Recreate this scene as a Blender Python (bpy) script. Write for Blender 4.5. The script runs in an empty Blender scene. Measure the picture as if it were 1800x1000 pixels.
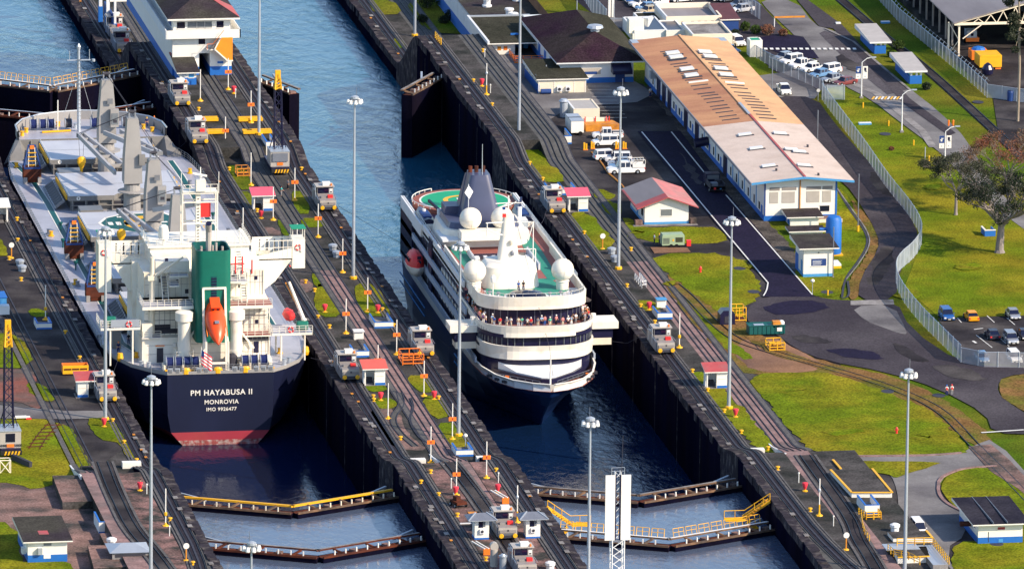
import bpy, math, random
from mathutils import Vector, Matrix
random.seed(7)
R = math.radians
SC = bpy.context.scene
COL = SC.collection
# ---------------------------------------------------------------- camera
CAMX, CAMH, PIT, YAW, ROL, FPX = -224.749, 369.533, 0.232754, -0.169410, 0.011563, 17502.6
Y0 = 1540.0                                    # world y = distance from the camera minus Y0
_cy, _sy, _cp, _sp = math.cos(YAW), math.sin(YAW), math.cos(PIT), math.sin(PIT)
FW = Vector((-_sy*_cp, _cy*_cp, -_sp)); RT = Vector((_cy, _sy, 0)); UP = RT.cross(FW)
_cr, _sr = math.cos(ROL), math.sin(ROL)
RT2 = RT*_cr + UP*_sr; UP2 = UP*_cr - RT*_sr
cam = bpy.data.objects.new('camera', bpy.data.cameras.new('camera'))
COL.objects.link(cam); SC.camera = cam
m = Matrix((RT2, UP2, -FW)).transposed().to_4x4(); m.translation = Vector((CAMX, -Y0, CAMH))
cam.matrix_world = m
cam.data.sensor_width = 36; cam.data.lens = FPX/1800*36
cam.data.clip_start = 10; cam.data.clip_end = 30000
def at(px, py, z=0.0):
    """ground point seen at a photo pixel (1800x1000), at height z"""
    d = FW*FPX + RT2*(px-900) + UP2*(500-py)
    t = (z-CAMH)/d.z
    return Vector((CAMX+d.x*t, -Y0+d.y*t, z))
def onY(px, py, y):
    d = FW*FPX + RT2*(px-900) + UP2*(500-py)
    t = (y+Y0)/d.y
    return Vector((CAMX+d.x*t, y, CAMH+d.z*t))
# ---------------------------------------------------------------- world, sun, exposure
SUN_AZ, SUN_EL = 128.0, 33.0                   # azimuth clockwise from +Y
w = bpy.data.worlds.new('World'); SC.world = w; w.use_nodes = True
nt = w.node_tree; nt.nodes.clear()
sk = nt.nodes.new('ShaderNodeTexSky'); sk.sky_type = 'NISHITA'; sk.sun_disc = False
sk.sun_elevation = R(SUN_EL); sk.sun_rotation = R(SUN_AZ); sk.air_density = 1.0; sk.dust_density = 0.6; sk.ozone_density = 2.0
bg = nt.nodes.new('ShaderNodeBackground'); bg.inputs[1].default_value = 0.15
wo = nt.nodes.new('ShaderNodeOutputWorld')
nt.links.new(sk.outputs[0], bg.inputs[0]); nt.links.new(bg.outputs[0], wo.inputs[0])
sun = bpy.data.objects.new('sun', bpy.data.lights.new('sun', 'SUN')); COL.objects.link(sun)
sun.data.energy = 4.4; sun.data.angle = R(0.7); sun.data.color = (1.0, 0.83, 0.62)
sd = Vector((math.sin(R(SUN_AZ))*math.cos(R(SUN_EL)), math.cos(R(SUN_AZ))*math.cos(R(SUN_EL)), math.sin(R(SUN_EL))))
sun.rotation_euler = sd.to_track_quat('Z', 'Y').to_euler()
SC.view_settings.view_transform = 'Standard'; SC.view_settings.look = 'None'
SC.view_settings.exposure = 0.6; SC.view_settings.gamma = 1.0
# ---------------------------------------------------------------- materials
MATS = {}
def mat(name, col, rough=.7, var=.12, scale=.6, bump=0, metal=0, col2=None, mix=.5, spec=None, detail=6, scale2=None, streak=None, fine=.0, emit=0):
    """procedural material: base colour broken up by noise; col2 adds patches"""
    if name in MATS: return MATS[name]
    m = bpy.data.materials.new(name); m.use_nodes = True; MATS[name] = m
    t = m.node_tree; b = t.nodes['Principled BSDF']; L = t.links.new
    b.inputs['Roughness'].default_value = rough; b.inputs['Metallic'].default_value = metal
    if spec is None and rough >= .72: spec = .04
    if spec is not None: b.inputs['Specular IOR Level'].default_value = spec
    tc = t.nodes.new('ShaderNodeTexCoord'); src = tc.outputs['Object']
    if streak:
        mp = t.nodes.new('ShaderNodeMapping'); mp.inputs['Scale'].default_value = streak; L(src, mp.inputs[0]); src2 = mp.outputs[0]
    else: src2 = src
    n = t.nodes.new('ShaderNodeTexNoise'); n.inputs['Scale'].default_value = scale; n.inputs['Detail'].default_value = detail; n.inputs['Roughness'].default_value = .65
    L(src2, n.inputs['Vector'])
    c = tuple(col)+(1,)
    base = None
    if col2 is not None:
        n2 = t.nodes.new('ShaderNodeTexNoise'); n2.inputs['Scale'].default_value = scale2 or scale*.4; n2.inputs['Detail'].default_value = 5
        L(src2, n2.inputs['Vector'])
        rp = t.nodes.new('ShaderNodeMapRange'); rp.inputs[1].default_value = mix-.12; rp.inputs[2].default_value = mix+.12
        rp.clamp = True; L(n2.outputs[0], rp.inputs[0])
        mx = t.nodes.new('ShaderNodeMix'); mx.data_type = 'RGBA'; mx.inputs[6].default_value = c; mx.inputs[7].default_value = tuple(col2)+(1,)
        L(rp.outputs[0], mx.inputs[0]); base = mx.outputs[2]
    hs = t.nodes.new('ShaderNodeHueSaturation')
    if base: L(base, hs.inputs['Color'])
    else: hs.inputs['Color'].default_value = c
    mr = t.nodes.new('ShaderNodeMapRange'); mr.inputs[1].default_value = .25; mr.inputs[2].default_value = .75
    mr.inputs[3].default_value = 1-var; mr.inputs[4].default_value = 1+var
    L(n.outputs[0], mr.inputs[0])
    val = mr.outputs[0]
    if fine:
        nf = t.nodes.new('ShaderNodeTexNoise'); nf.inputs['Scale'].default_value = 3.2; nf.inputs['Detail'].default_value = 5; L(src, nf.inputs['Vector'])
        mf = t.nodes.new('ShaderNodeMapRange'); mf.inputs[1].default_value = .3; mf.inputs[2].default_value = .7; mf.inputs[3].default_value = 1-fine; mf.inputs[4].default_value = 1+fine
        L(nf.outputs[0], mf.inputs[0])
        mm = t.nodes.new('ShaderNodeMath'); mm.operation = 'MULTIPLY'; L(val, mm.inputs[0]); L(mf.outputs[0], mm.inputs[1]); val = mm.outputs[0]
    L(val, hs.inputs['Value'])
    L(hs.outputs[0], b.inputs['Base Color'])
    if bump:
        bp = t.nodes.new('ShaderNodeBump'); bp.inputs['Strength'].default_value = bump; bp.inputs['Distance'].default_value = .1
        L(n.outputs[0], bp.inputs['Height']); L(bp.outputs[0], b.inputs['Normal'])
    if emit:
        b.inputs['Emission Color'].default_value = c; b.inputs['Emission Strength'].default_value = emit
    return m
def water(name, deep, bump, rough, scale):
    m = bpy.data.materials.new(name); m.use_nodes = True; t = m.node_tree; b = t.nodes['Principled BSDF']; L = t.links.new
    b.inputs['Base Color'].default_value = tuple(deep)+(1,); b.inputs['Roughness'].default_value = rough; b.inputs['IOR'].default_value = 1.33 if 'chamber' in name else 2.0
    tc = t.nodes.new('ShaderNodeTexCoord')
    mp = t.nodes.new('ShaderNodeMapping'); mp.inputs['Scale'].default_value = (1, .55, 1); mp.inputs['Rotation'].default_value = (0, 0, .2); L(tc.outputs['Object'], mp.inputs[0])
    n = t.nodes.new('ShaderNodeTexNoise'); n.inputs['Scale'].default_value = scale; n.inputs['Detail'].default_value = 5; n.inputs['Roughness'].default_value = .6; n.inputs['Distortion'].default_value = .6
    n2 = t.nodes.new('ShaderNodeTexNoise'); n2.inputs['Scale'].default_value = scale*.12; n2.inputs['Detail'].default_value = 2
    L(mp.outputs[0], n.inputs['Vector']); L(mp.outputs[0], n2.inputs['Vector'])
    mr = t.nodes.new('ShaderNodeMapRange'); mr.inputs[1].default_value = .35; mr.inputs[2].default_value = .65; mr.inputs[3].default_value = .25; L(n2.outputs[0], mr.inputs[0])
    mu = t.nodes.new('ShaderNodeMath'); mu.operation = 'MULTIPLY'; L(n.outputs[0], mu.inputs[0]); L(mr.outputs[0], mu.inputs[1])
    bp = t.nodes.new('ShaderNodeBump'); bp.inputs['Strength'].default_value = bump; bp.inputs['Distance'].default_value = .35
    L(mu.outputs[0], bp.inputs['Height']); L(bp.outputs[0], b.inputs['Normal'])
    MATS[name] = m; return m
def mesh_mat(name, col, fac):
    """woven wire seen from far: wire pattern too fine to resolve, partly open"""
    m = bpy.data.materials.new(name); m.use_nodes = True; t = m.node_tree; b = t.nodes['Principled BSDF']; L = t.links.new
    b.inputs['Base Color'].default_value = tuple(col)+(1,); b.inputs['Roughness'].default_value = .5; b.inputs['Metallic'].default_value = .2
    tr = t.nodes.new('ShaderNodeBsdfTransparent'); mx = t.nodes.new('ShaderNodeMixShader')
    tc = t.nodes.new('ShaderNodeTexCoord'); n = t.nodes.new('ShaderNodeTexNoise'); n.inputs['Scale'].default_value = .5; L(tc.outputs['Object'], n.inputs['Vector'])
    mr = t.nodes.new('ShaderNodeMapRange'); mr.inputs[1].default_value = .3; mr.inputs[2].default_value = .7; mr.inputs[3].default_value = fac-.12; mr.inputs[4].default_value = fac+.12; L(n.outputs[0], mr.inputs[0])
    L(mr.outputs[0], mx.inputs[0]); L(tr.outputs[0], mx.inputs[1]); L(b.outputs[0], mx.inputs[2]); L(mx.outputs[0], t.nodes['Material Output'].inputs[0])
    MATS[name] = m; return m
# ---------------------------------------------------------------- mesh builder
class MB:
    def __init__(s): s.v = []; s.f = []; s.m = []; s.mats = []; s.M = None
    def mi(s, mt):
        if isinstance(mt, str): mt = MATS[mt]
        if mt not in s.mats: s.mats.append(mt)
        return s.mats.index(mt)
    def add(s, vs, fs, mt):
        k = len(s.v); i = s.mi(mt)
        if s.M is not None: vs = [s.M @ Vector(q) for q in vs]
        s.v += [tuple(q) for q in vs]; s.f += [tuple(k+j for j in f) for f in fs]; s.m += [i]*len(fs); return s
    def box(s, x0, x1, y0, y1, z0, z1, mt, top=None):
        vs = [(x0,y0,z0),(x1,y0,z0),(x1,y1,z0),(x0,y1,z0),(x0,y0,z1),(x1,y0,z1),(x1,y1,z1),(x0,y1,z1)]
        fs = [(0,3,2,1),(0,1,5,4),(1,2,6,5),(2,3,7,6),(3,0,4,7)]
        s.add(vs, fs, mt); s.add(vs, [(4,5,6,7)], top or mt); return s
    def cbox(s, c, sx, sy, sz, mt, top=None): return s.box(c[0]-sx/2, c[0]+sx/2, c[1]-sy/2, c[1]+sy/2, c[2], c[2]+sz, mt, top)
    def prism(s, pts, z0, z1, mt, top=None):
        a = sum(pts[i][0]*pts[(i+1)%len(pts)][1]-pts[(i+1)%len(pts)][0]*pts[i][1] for i in range(len(pts)))
        if a < 0: pts = pts[::-1]
        n = len(pts); g = lambda z, i: z[i] if isinstance(z, (list, tuple)) else z
        vs = [(p[0],p[1],g(z0,i)) for i, p in enumerate(pts)]+[(p[0],p[1],g(z1,i)) for i, p in enumerate(pts)]
        s.add(vs, [tuple(range(n))[::-1]]+[(i,(i+1)%n,n+(i+1)%n,n+i) for i in range(n)], mt)
        s.add([vs[n+i] for i in range(n)], [tuple(range(n))], top or mt); return s
    def poly(s, pts, mt): return s.add(pts, [tuple(range(len(pts)))], mt)
    def frus(s, c, r0, r1, h, mt, n=10, cap=True, sx=1, sy=1):
        vs = [];
        for k, r in ((0, r0), (h, r1)):
            for i in range(n):
                a = 2*math.pi*i/n+math.pi/n; vs.append((c[0]+r*sx*math.cos(a), c[1]+r*sy*math.sin(a), c[2]+k))
        fs = [(i,(i+1)%n,n+(i+1)%n,n+i) for i in range(n)]
        if cap: fs += [tuple(range(n))[::-1], tuple(range(n, 2*n))]
        return s.add(vs, fs, mt)
    def lathe(s, c, prof, mt, n=12, sx=1, sy=1):
        vs = [(c[0]+r*sx*math.cos(2*math.pi*i/n), c[1]+r*sy*math.sin(2*math.pi*i/n), c[2]+z) for r, z in prof for i in range(n)]
        fs = [(k*n+i, k*n+(i+1)%n, (k+1)*n+(i+1)%n, (k+1)*n+i) for k in range(len(prof)-1) for i in range(n)]
        fs += [tuple(range(n))[::-1], tuple(range((len(prof)-1)*n, len(prof)*n))]
        return s.add(vs, fs, mt)
    def tube(s, p0, p1, r, mt, n=6, r1=None):
        p0 = Vector(p0); p1 = Vector(p1); d = p1-p0
        if d.length < 1e-6: return s
        q = d.to_track_quat('Z', 'Y'); r1 = r if r1 is None else r1
        vs = [p0+q@Vector((r*math.cos(2*math.pi*i/n), r*math.sin(2*math.pi*i/n), 0)) for i in range(n)]
        vs += [p1+q@Vector((r1*math.cos(2*math.pi*i/n), r1*math.sin(2*math.pi*i/n), 0)) for i in range(n)]
        return s.add(vs, [(i,(i+1)%n,n+(i+1)%n,n+i) for i in range(n)]+[tuple(range(n))[::-1], tuple(range(n,2*n))], mt)
    def path(s, pts, r, mt, n=6):
        for a, b in zip(pts, pts[1:]): s.tube(a, b, r, mt, n)
        return s
    def beam(s, p0, p1, w, h, mt):
        """rectangular bar; w across, h in height"""
        p0 = Vector(p0); p1 = Vector(p1); d = (p1-p0).normalized(); up = Vector((0,0,1))
        if abs(d.z) > .95: up = Vector((0,1,0))
        a = d.cross(up).normalized()*w/2; u = a.cross(d).normalized()*h/2
        vs = [p0-a-u, p0+a-u, p0+a+u, p0-a+u, p1-a-u, p1+a-u, p1+a+u, p1-a+u]
        return s.add(vs, [(0,1,2,3),(7,6,5,4),(0,4,5,1),(1,5,6,2),(2,6,7,3),(3,7,4,0)], mt)
    def sphere(s, c, r, mt, nu=16, nv=10, sz=1):
        return s.lathe(c, [(max(r*math.sin(math.pi*k/nv), .001), -r*sz*math.cos(math.pi*k/nv)) for k in range(nv+1)], mt, nu)
    def loft(s, rings, mt, caps=True, closed=True):
        n = len(rings[0]); vs = [p for r_ in rings for p in r_]; fs = []
        for k in range(len(rings)-1):
            for i in range(n if closed else n-1):
                fs.append((k*n+i, k*n+(i+1)%n, (k+1)*n+(i+1)%n, (k+1)*n+i))
        if caps: fs += [tuple(range(n))[::-1], tuple(range((len(rings)-1)*n, len(rings)*n))]
        return s.add(vs, fs, mt)
    def rail(s, pts, h, mt, step=2.0, r=.04, bars=2):
        """guard rail along a polyline"""
        for a, b in zip(pts, pts[1:]):
            a = Vector(a); b = Vector(b); n = max(1, int((b-a).length/step))
            for k in range(n+1):
                p = a.lerp(b, k/n); s.tube(p, p+Vector((0,0,h)), r, mt, 4)
            for j in range(bars):
                z = Vector((0,0,h*(j+1)/bars)); s.tube(a+z, b+z, r*.8, mt, 4)
        return s
    def build(s, name, parent=None, loc=None, rz=0, smooth=False):
        me = bpy.data.meshes.new(name); me.from_pydata(s.v, [], s.f)
        for mt in s.mats: me.materials.append(mt)
        me.polygons.foreach_set('material_index', s.m)
        if smooth:
            me.polygons.foreach_set('use_smooth', [True]*len(me.polygons))
            try: me.set_sharp_from_angle(angle=R(40))
            except Exception: pass
        me.update()
        o = bpy.data.objects.new(name, me); COL.objects.link(o)
        if parent: o.parent = parent
        if loc is not None: o.location = loc
        if rz: o.rotation_euler[2] = rz
        return o
def tag(o, label, cat, group=None):
    o['label'] = label; o['category'] = cat
    if group: o['group'] = group
    return o
def thing(name, label, cat, loc=(0,0,0), rz=0, group=None):
    o = bpy.data.objects.new(name, None); COL.objects.link(o); o.location = loc; o.rotation_euler[2] = rz
    o.empty_display_size = .5
    return tag(o, label, cat, group)
def struct(name, mb, **k):
    o = mb.build(name, **k); o['kind'] = 'structure'; return o
def dup(root, loc, rz, label, group=None, kids=None):
    r_ = root.copy(); COL.objects.link(r_); r_.location = loc; r_.rotation_euler[2] = rz; r_['label'] = label
    if group: r_['group'] = group
    for ch in KIDS.get(root.name) or [o for o in COL.objects if o.parent == root]:
        c = ch.copy(); COL.objects.link(c); c.parent = r_
        for g in [o for o in KIDS.get('*'+ch.name, [])]:
            d = g.copy(); COL.objects.link(d); d.parent = c
    return r_
KIDS = {}
def reg(root):
    """remember the parts of a thing that will be copied"""
    KIDS[root.name] = [o for o in COL.objects if o.parent == root]
    for ch in KIDS[root.name]: KIDS['*'+ch.name] = [o for o in COL.objects if o.parent == ch]
    return root
# colours
M = mat
M('concrete', (.075,.070,.070), .85, .45, .35, .3, col2=(.030,.032,.030), mix=.50, scale2=.16, fine=.4)
M('concrete_pink', (.23,.145,.13), .85, .4, .3, .3, col2=(.055,.055,.052), mix=.55, scale2=.16, fine=.4)
M('concrete_light', (.26,.25,.25), .8, .25, .8, .2, col2=(.15,.14,.14), mix=.55, fine=.1)
M('coping', (.035,.031,.04), .9, .6, .5, .6, col2=(.13,.115,.11), mix=.62, scale2=.7, fine=.3)
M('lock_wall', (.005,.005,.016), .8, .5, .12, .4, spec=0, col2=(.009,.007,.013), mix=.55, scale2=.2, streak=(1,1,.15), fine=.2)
M('track_bed', (.030,.027,.036), .8, .35, .5, .2, fine=.2)
M('rail_steel', (.012,.012,.02), .45, .2, 2, 0, .6)
M('curb', (.11,.107,.11), .85, .3, .8, .2, fine=.2)
M('strip_pink', (.27,.175,.17), .85, .35, .5, .2, col2=(.17,.13,.13), mix=.55, fine=.2)
M('strip_grey', (.095,.095,.095), .85, .3, .5, .2, fine=.2)
M('asphalt', (.046,.040,.050), .8, .18, .12, .1, col2=(.080,.072,.082), mix=.55, scale2=.04, fine=.3)
M('asphalt_fresh', (.018,.015,.036), .75, .2, .2, .1, fine=.35)
M('asphalt_old', (.20,.195,.20), .85, .25, .15, .1, col2=(.11,.105,.115), mix=.55, scale2=.08, fine=.12)
M('asphalt_dark', (.032,.029,.034), .85, .45, .15, .1, col2=(.085,.078,.078), mix=.57, scale2=.09, fine=.2)
M('grass', (.105,.150,.006), .95, .42, .16, .5, col2=(.20,.175,.012), mix=.52, scale2=.07, fine=.55)
M('grass_dark', (.065,.115,.006), .95, .38, .12, .5, col2=(.15,.135,.014), mix=.53, scale2=.05, fine=.55)
M('grass_worn', (.19,.105,.04), .95, .35, .2, .5, col2=(.11,.11,.02), mix=.53, scale2=.15, fine=.5)
M('deck_mottled', (.24,.14,.13), .85, .4, .4, .3, col2=(.045,.045,.042), mix=.50, scale2=.28, fine=.4)
M('verge_mix', (.11,.095,.085), .9, .4, .4, .2, col2=(.05,.045,.042), mix=.5, scale2=.25, fine=.4)
M('asphalt_mid', (.085,.078,.09), .85, .3, .2, .1, fine=.3)
M('shelter_roof', (.40,.38,.37), .7, .15, .4)
M('panel_orange', (.80,.27,.015), .6, .12, .6)
M('roof_navy', (.022,.021,.034), .85, .3, .5, .1, col2=(.035,.033,.045), mix=.5, fine=.3)
M('grass_thin', (.17,.16,.012), .95, .4, .3, .5, col2=(.12,.17,.006), mix=.5, scale2=.25, fine=.5)
M('dirt', (.26,.145,.09), .95, .3, .15, .4, col2=(.15,.09,.07), mix=.55, fine=.2)
M('dirt_red', (.22,.085,.07), .95, .35, .2, .4, col2=(.10,.08,.075), mix=.52, scale2=.12, fine=.2)
M('paint_white', (.72,.72,.70), .6, .12, 1.5)
M('white', (.80,.78,.73), .5, .06, .5, 0)
M('white_cool', (.72,.74,.76), .5, .08, .5)
M('cream', (.78,.70,.56), .6, .08, .4)
M('ship_white', (.83,.79,.70), .38, .08, .5, 0, col2=(.70,.62,.50), mix=.62, scale2=.5)
M('band_blue', (.40,.46,.56), .4, .06, .5)
M('deck_grey', (.36,.37,.44), .4, .14, .35, .05, fine=.06)
M('hatch_grey', (.50,.52,.58), .4, .08, .25, .05, col2=(.44,.46,.53), mix=.5)
M('coaming', (.20,.195,.19), .55, .15, .5)
M('crane_grey', (.31,.30,.295), .45, .10, .3)
M('gate_brown', (.20,.12,.075), .8, .4, .9, .1, col2=(.09,.07,.06), mix=.5)
M('crane_lt', (.42,.42,.44), .45, .08, .3)
M('hull_navy', (.006,.009,.034), .45, .25, .15, 0, col2=(.010,.014,.046), mix=.6, streak=(1,1,.3))
M('hull_navy2', (.006,.024,.105), .30, .25, .12, 0, col2=(.010,.045,.17), mix=.58, streak=(1,1,.25))
M('boot_red', (.36,.035,.06), .5, .12, .3, 0, col2=(.36,.06,.06), mix=.6)
M('scum', (.42,.38,.37), .8, .5, 1.0, 0, col2=(.30,.08,.08), mix=.45, scale2=1.5)
M('roof_rose', (.52,.17,.17), .7, .2, .6, .1, col2=(.42,.20,.19), mix=.5, scale2=.5)
M('rust', (.12,.035,.02), .85, .35, .8, .1, col2=(.07,.03,.025), mix=.5)
M('rope_blue', (.02,.03,.11), .8, .3, 4)
M('yellow', (.80,.42,.01), .5, .10, 1)
M('orange', (.85,.20,.02), .5, .10, 1)
M('orange_dk', (.62,.24,.02), .6, .25, 1.5, col2=(.40,.15,.03), mix=.6)
M('red', (.72,.03,.03), .5, .12, 1)
M('red_pink', (.75,.04,.07), .6, .12, 1)
M('red_dull', (.30,.03,.04), .6, .2, 1)
M('lifeboat', (.80,.075,.01), .35, .06, 1)
M('teal', (.0,.135,.095), .5, .10, .6)
M('teal_dk', (.0,.085,.085), .5, .12, .6)
M('green', (.0,.28,.14), .5, .08, .6)
M('green_paint', (.0,.33,.15), .55, .06, .5)
M('blue', (.01,.13,.48), .55, .10, .7)
M('blue_dk', (.008,.045,.20), .6, .15, .7)
M('blue_lt', (.06,.28,.58), .55, .1, .7)
M('navy', (.012,.012,.045), .3, .15, .6)
M('glass', (.006,.008,.03), .12, .1, 1, spec=.7)
M('glass_grey', (.16,.18,.20), .2, .15, 1, spec=.6)
M('black', (.012,.012,.014), .6, .2, 1)
M('dark', (.03,.03,.045), .7, .3, 1)
M('steel', (.22,.23,.25), .45, .12, 1, 0, .4)
M('galv', (.42,.47,.54), .4, .10, .6, 0, .35)
M('galv_dk', (.20,.22,.27), .5, .15, .8, 0, .3)
M('mule', (.26,.24,.235), .45, .12, .8)
M('mule_lt', (.42,.39,.36), .45, .12, .8)
M('roof_tan', (.50,.27,.15), .75, .14, .35, .05, col2=(.40,.195,.12), mix=.5, scale2=.2, streak=(.35,1,1), fine=.08)
M('roof_tan2', (.66,.40,.22), .75, .10, .35, .05, col2=(.56,.33,.19), mix=.55, scale2=.2, fine=.06)
M('roof_pale', (.60,.50,.44), .75, .08, .5, .05, col2=(.54,.44,.38), mix=.55, fine=.06)
M('roof_dark', (.040,.032,.040), .85, .3, .6, .1, col2=(.055,.052,.045), mix=.5, scale2=.12, fine=.35)
M('roof_shingle', (.030,.014,.026), .9, .25, .5, .1, col2=(.040,.030,.030), mix=.5, scale2=.1, fine=.5)
M('roof_shingle2', (.050,.048,.036), .9, .25, .5, .1, col2=(.035,.035,.025), mix=.5, scale2=.1, fine=.5)
M('roof_grey', (.26,.24,.25), .7, .12, .4, .1, streak=(1,.2,1), col2=(.20,.18,.19), mix=.5)
M('roof_red', (.42,.07,.075), .7, .2, .6, .1, col2=(.33,.10,.10), mix=.5, scale2=.4)
M('roof_red2', (.62,.11,.085), .6, .15, .6)
M('roof_pinkred', (.72,.10,.16), .6, .12, .6)
M('maroon', (.10,.03,.035), .7, .2, .6)
M('foliage', (.035,.07,.012), .9, .4, .6, col2=(.06,.085,.03), mix=.5)
M('foliage_grey', (.065,.068,.05), .9, .35, .6, col2=(.04,.05,.03), mix=.5, scale2=.3)
M('foliage_dark', (.022,.035,.020), .9, .4, .6, col2=(.05,.055,.04), mix=.55, scale2=.3)
M('foliage_red', (.24,.085,.05), .9, .3, .6, col2=(.13,.10,.07), mix=.5, scale2=.3)
M('bark', (.24,.21,.20), .95, .35, 1.5, .5, streak=(1,1,.2))
M('bark_pale', (.30,.25,.20), .95, .3, 1.5, .4, streak=(1,1,.2))
M('deck_red', (.27,.085,.06), .7, .15, .8)
M('deck_red2', (.30,.10,.085), .7, .15, .8)
M('deck_teal', (.02,.23,.17), .7, .15, .6)
M('funnel_navy', (.055,.065,.125), .35, .08, .4, col2=(.07,.08,.15), mix=.5)
M('skin', (.45,.25,.17), .6, .08, 8)
M('hair', (.05,.03,.02), .8, .2, 8)
M('tyre', (.015,.015,.017), .85, .1, 4)
water('water_lake', (.012,.10,.18), 1.0, .15, .45)
water('water_near', (.085,.115,.18), .40, .12, .9)
water('water_chamber', (.003,.010,.045), .22, .06, .8)
water('water_chamber_right', (.004,.016,.055), .55, .07, .8)
mesh_mat('chainlink', (.50,.58,.68), .55)
mesh_mat('chainlink_grey', (.42,.43,.48), .55)
# ================================================================ setting
LW, CW = 33.53, 18.29
XA, XB, XC, XD = -LW, 0.0, CW, CW+LW            # the four lock wall faces
ZN, ZF, WL = 1.8, -8.0, -11.3                   # near deck, far low level, chamber water
YN0, YN1, YF0, YF1 = -111.0, -124.0, 181.0, 203.0
YG0, YG1 = 84.0, 96.0
def zp(y):
    """height of the tow track along the lock"""
    if y < YN0:
        t = min(1, (YN0-y)/(YN0-YN1)); return ZN*t*t*(3-2*t)
    if y > YF0:
        t = min(1, (y-YF0)/(YF1-YF0)); return ZN+(ZF-ZN)*(t*t*(3-2*t)*.5+t*.5)
    if y > YG0:
        t = min(1, (y-YG0)/(YG1-YG0)); return ZN*t*t*(3-2*t)
    return 0.0
YS = [-420, -200, -150]+[YN1-.5+ (YN0-YN1+1)*k/8 for k in range(9)]+[-90, 10, 60]+[YG0-.5+(YG1-YG0+1)*k/8 for k in range(9)]+[120, 178]+[YF0+(YF1-YF0)*k/8 for k in range(9)]+[240, 400, 900]
def slab(mb, x0, x1, mt, top, step=False, far=True):
    """long body of masonry whose top follows the ramps (or steps up at the near deck)"""
    pr = []
    for y in YS:
        z = zp(y) if (far or y < 0 or y > YF0) else 0
        if step and (y < YN0 or (far and YG0-1 < y < YG1+1)): continue
        if far == 0 and y < YF0: z = 0 if y > YN0 else z
        if step and far and y > 100 and (not pr or pr[-1][0] < 90): pr += [(93.99, 0), (94, ZN)]
        pr.append((y, z))
    if step: pr = [(-420, ZN), (-123.0, ZN), (-122.99, 0)]+pr
    n = len(pr)
    for x, rev in ((x0, 0), (x1, 1)):
        vs = [(x, y, z) for y, z in pr]+[(x, 900, -30), (x, -420, -30)]
        mb.add(vs, [tuple(range(n+2)) if rev else tuple(range(n+2))[::-1]], mt)
    for i in range(n-1):
        (a, za), (b, zb) = pr[i], pr[i+1]
        mb.add([(x0,a,za),(x1,a,za),(x1,b,zb),(x0,b,zb)], [(0,1,2,3)], 'strip_grey' if top == 'strip_pink' and a >= 10 else top)
    mb.add([(x0,-420,-30),(x1,-420,-30),(x1,-420,pr[0][1]),(x0,-420,pr[0][1])], [(0,1,2,3)], mt)
def flat(mb, x0, x1, y0, y1, z, mt, top): mb.box(x0, x1, y0, y1, -30, z, mt, top)
c = MB()
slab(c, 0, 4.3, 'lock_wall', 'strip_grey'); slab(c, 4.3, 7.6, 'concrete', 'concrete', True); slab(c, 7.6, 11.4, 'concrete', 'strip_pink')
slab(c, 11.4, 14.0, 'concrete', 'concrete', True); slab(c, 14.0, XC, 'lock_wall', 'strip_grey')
struct('centre_wall', c)
c = MB()
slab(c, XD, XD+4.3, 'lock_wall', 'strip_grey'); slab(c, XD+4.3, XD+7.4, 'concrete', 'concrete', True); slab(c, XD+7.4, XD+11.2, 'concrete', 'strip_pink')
slab(c, XD+11.2, 70, 'concrete', 'concrete', True, 0); flat(c, 80, 1500, -3000, 9000, -.02, 'dirt', 'grass_dark')
flat(c, 70, 80, -3000, YF0-.5, -.01, 'dirt', 'asphalt_dark'); c.add([(70,YF0-.5,0),(80,YF0-.5,0),(80,YF1,ZF),(70,YF1,ZF)],[(0,1,2,3)],'asphalt_dark'); flat(c, 70, 80, YF1, 900, ZF, 'dirt', 'grass_dark')
struct('right_bank', c)
c = MB()
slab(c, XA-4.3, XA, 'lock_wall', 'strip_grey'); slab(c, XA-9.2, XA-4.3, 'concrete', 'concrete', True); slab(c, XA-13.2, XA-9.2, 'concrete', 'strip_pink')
flat(c, -1500, XA-13.2, -3000, 9000, 0, 'dirt', 'grass_dark')
struct('left_bank', c)
# rough stone coping along each chamber edge with lighter stones and recesses
rnd = random.Random(3)
for nm, x, s in (('coping', XA, -1), ('coping', XB, 1), ('coping', XC, -1), ('coping', XD, 1)):
    c = MB()
    y = -400.0
    while y < 600:
        l = rnd.uniform(1.4, 3.0); z = zp(y+l/2); ww = rnd.uniform(1.15, 1.55); o = rnd.uniform(-.22, .05)
        if abs(zp(y+l)-zp(y)) < .02:
            c.box(*(sorted((x-s*(-o), x+s*ww))), y, y+l-.08, z-1.2, z+rnd.uniform(.06, .22), 'coping')
            if rnd.random() < .16:
                xx = x+s*(ww+rnd.uniform(-.2, .2)); c.box(xx-.35, xx+.35, y, y+1.4, z+.2, z+.26, 'concrete_light')
            if rnd.random() < .03:
                xx = x+s*(ww+.1); c.box(xx-.2, xx+.2, y, y+.6, z+.2, z+.3, 'orange_dk')
        else:
            c.prism([(x-s*.06, y), (x+s*1.3, y), (x+s*1.3, y+l-.1), (x-s*.06, y+l-.1)], -12, [zp(y)+.1, zp(y)+.1, zp(y+l)+.1, zp(y+l)+.1] if s > 0 else [zp(y+l)+.1, zp(y+l)+.1, zp(y)+.1, zp(y)+.1], 'coping')
        y += l
    struct('lock_coping', c)
# joints, ladders and recesses on the visible chamber faces
c = MB()
for x in (XB, XD):
    y = -95
    while y < 190:
        c.box(x-.08, x+.1, y, y+.25, -14, -.3, 'coping'); y += 19
struct('wall_joints', c)
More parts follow.
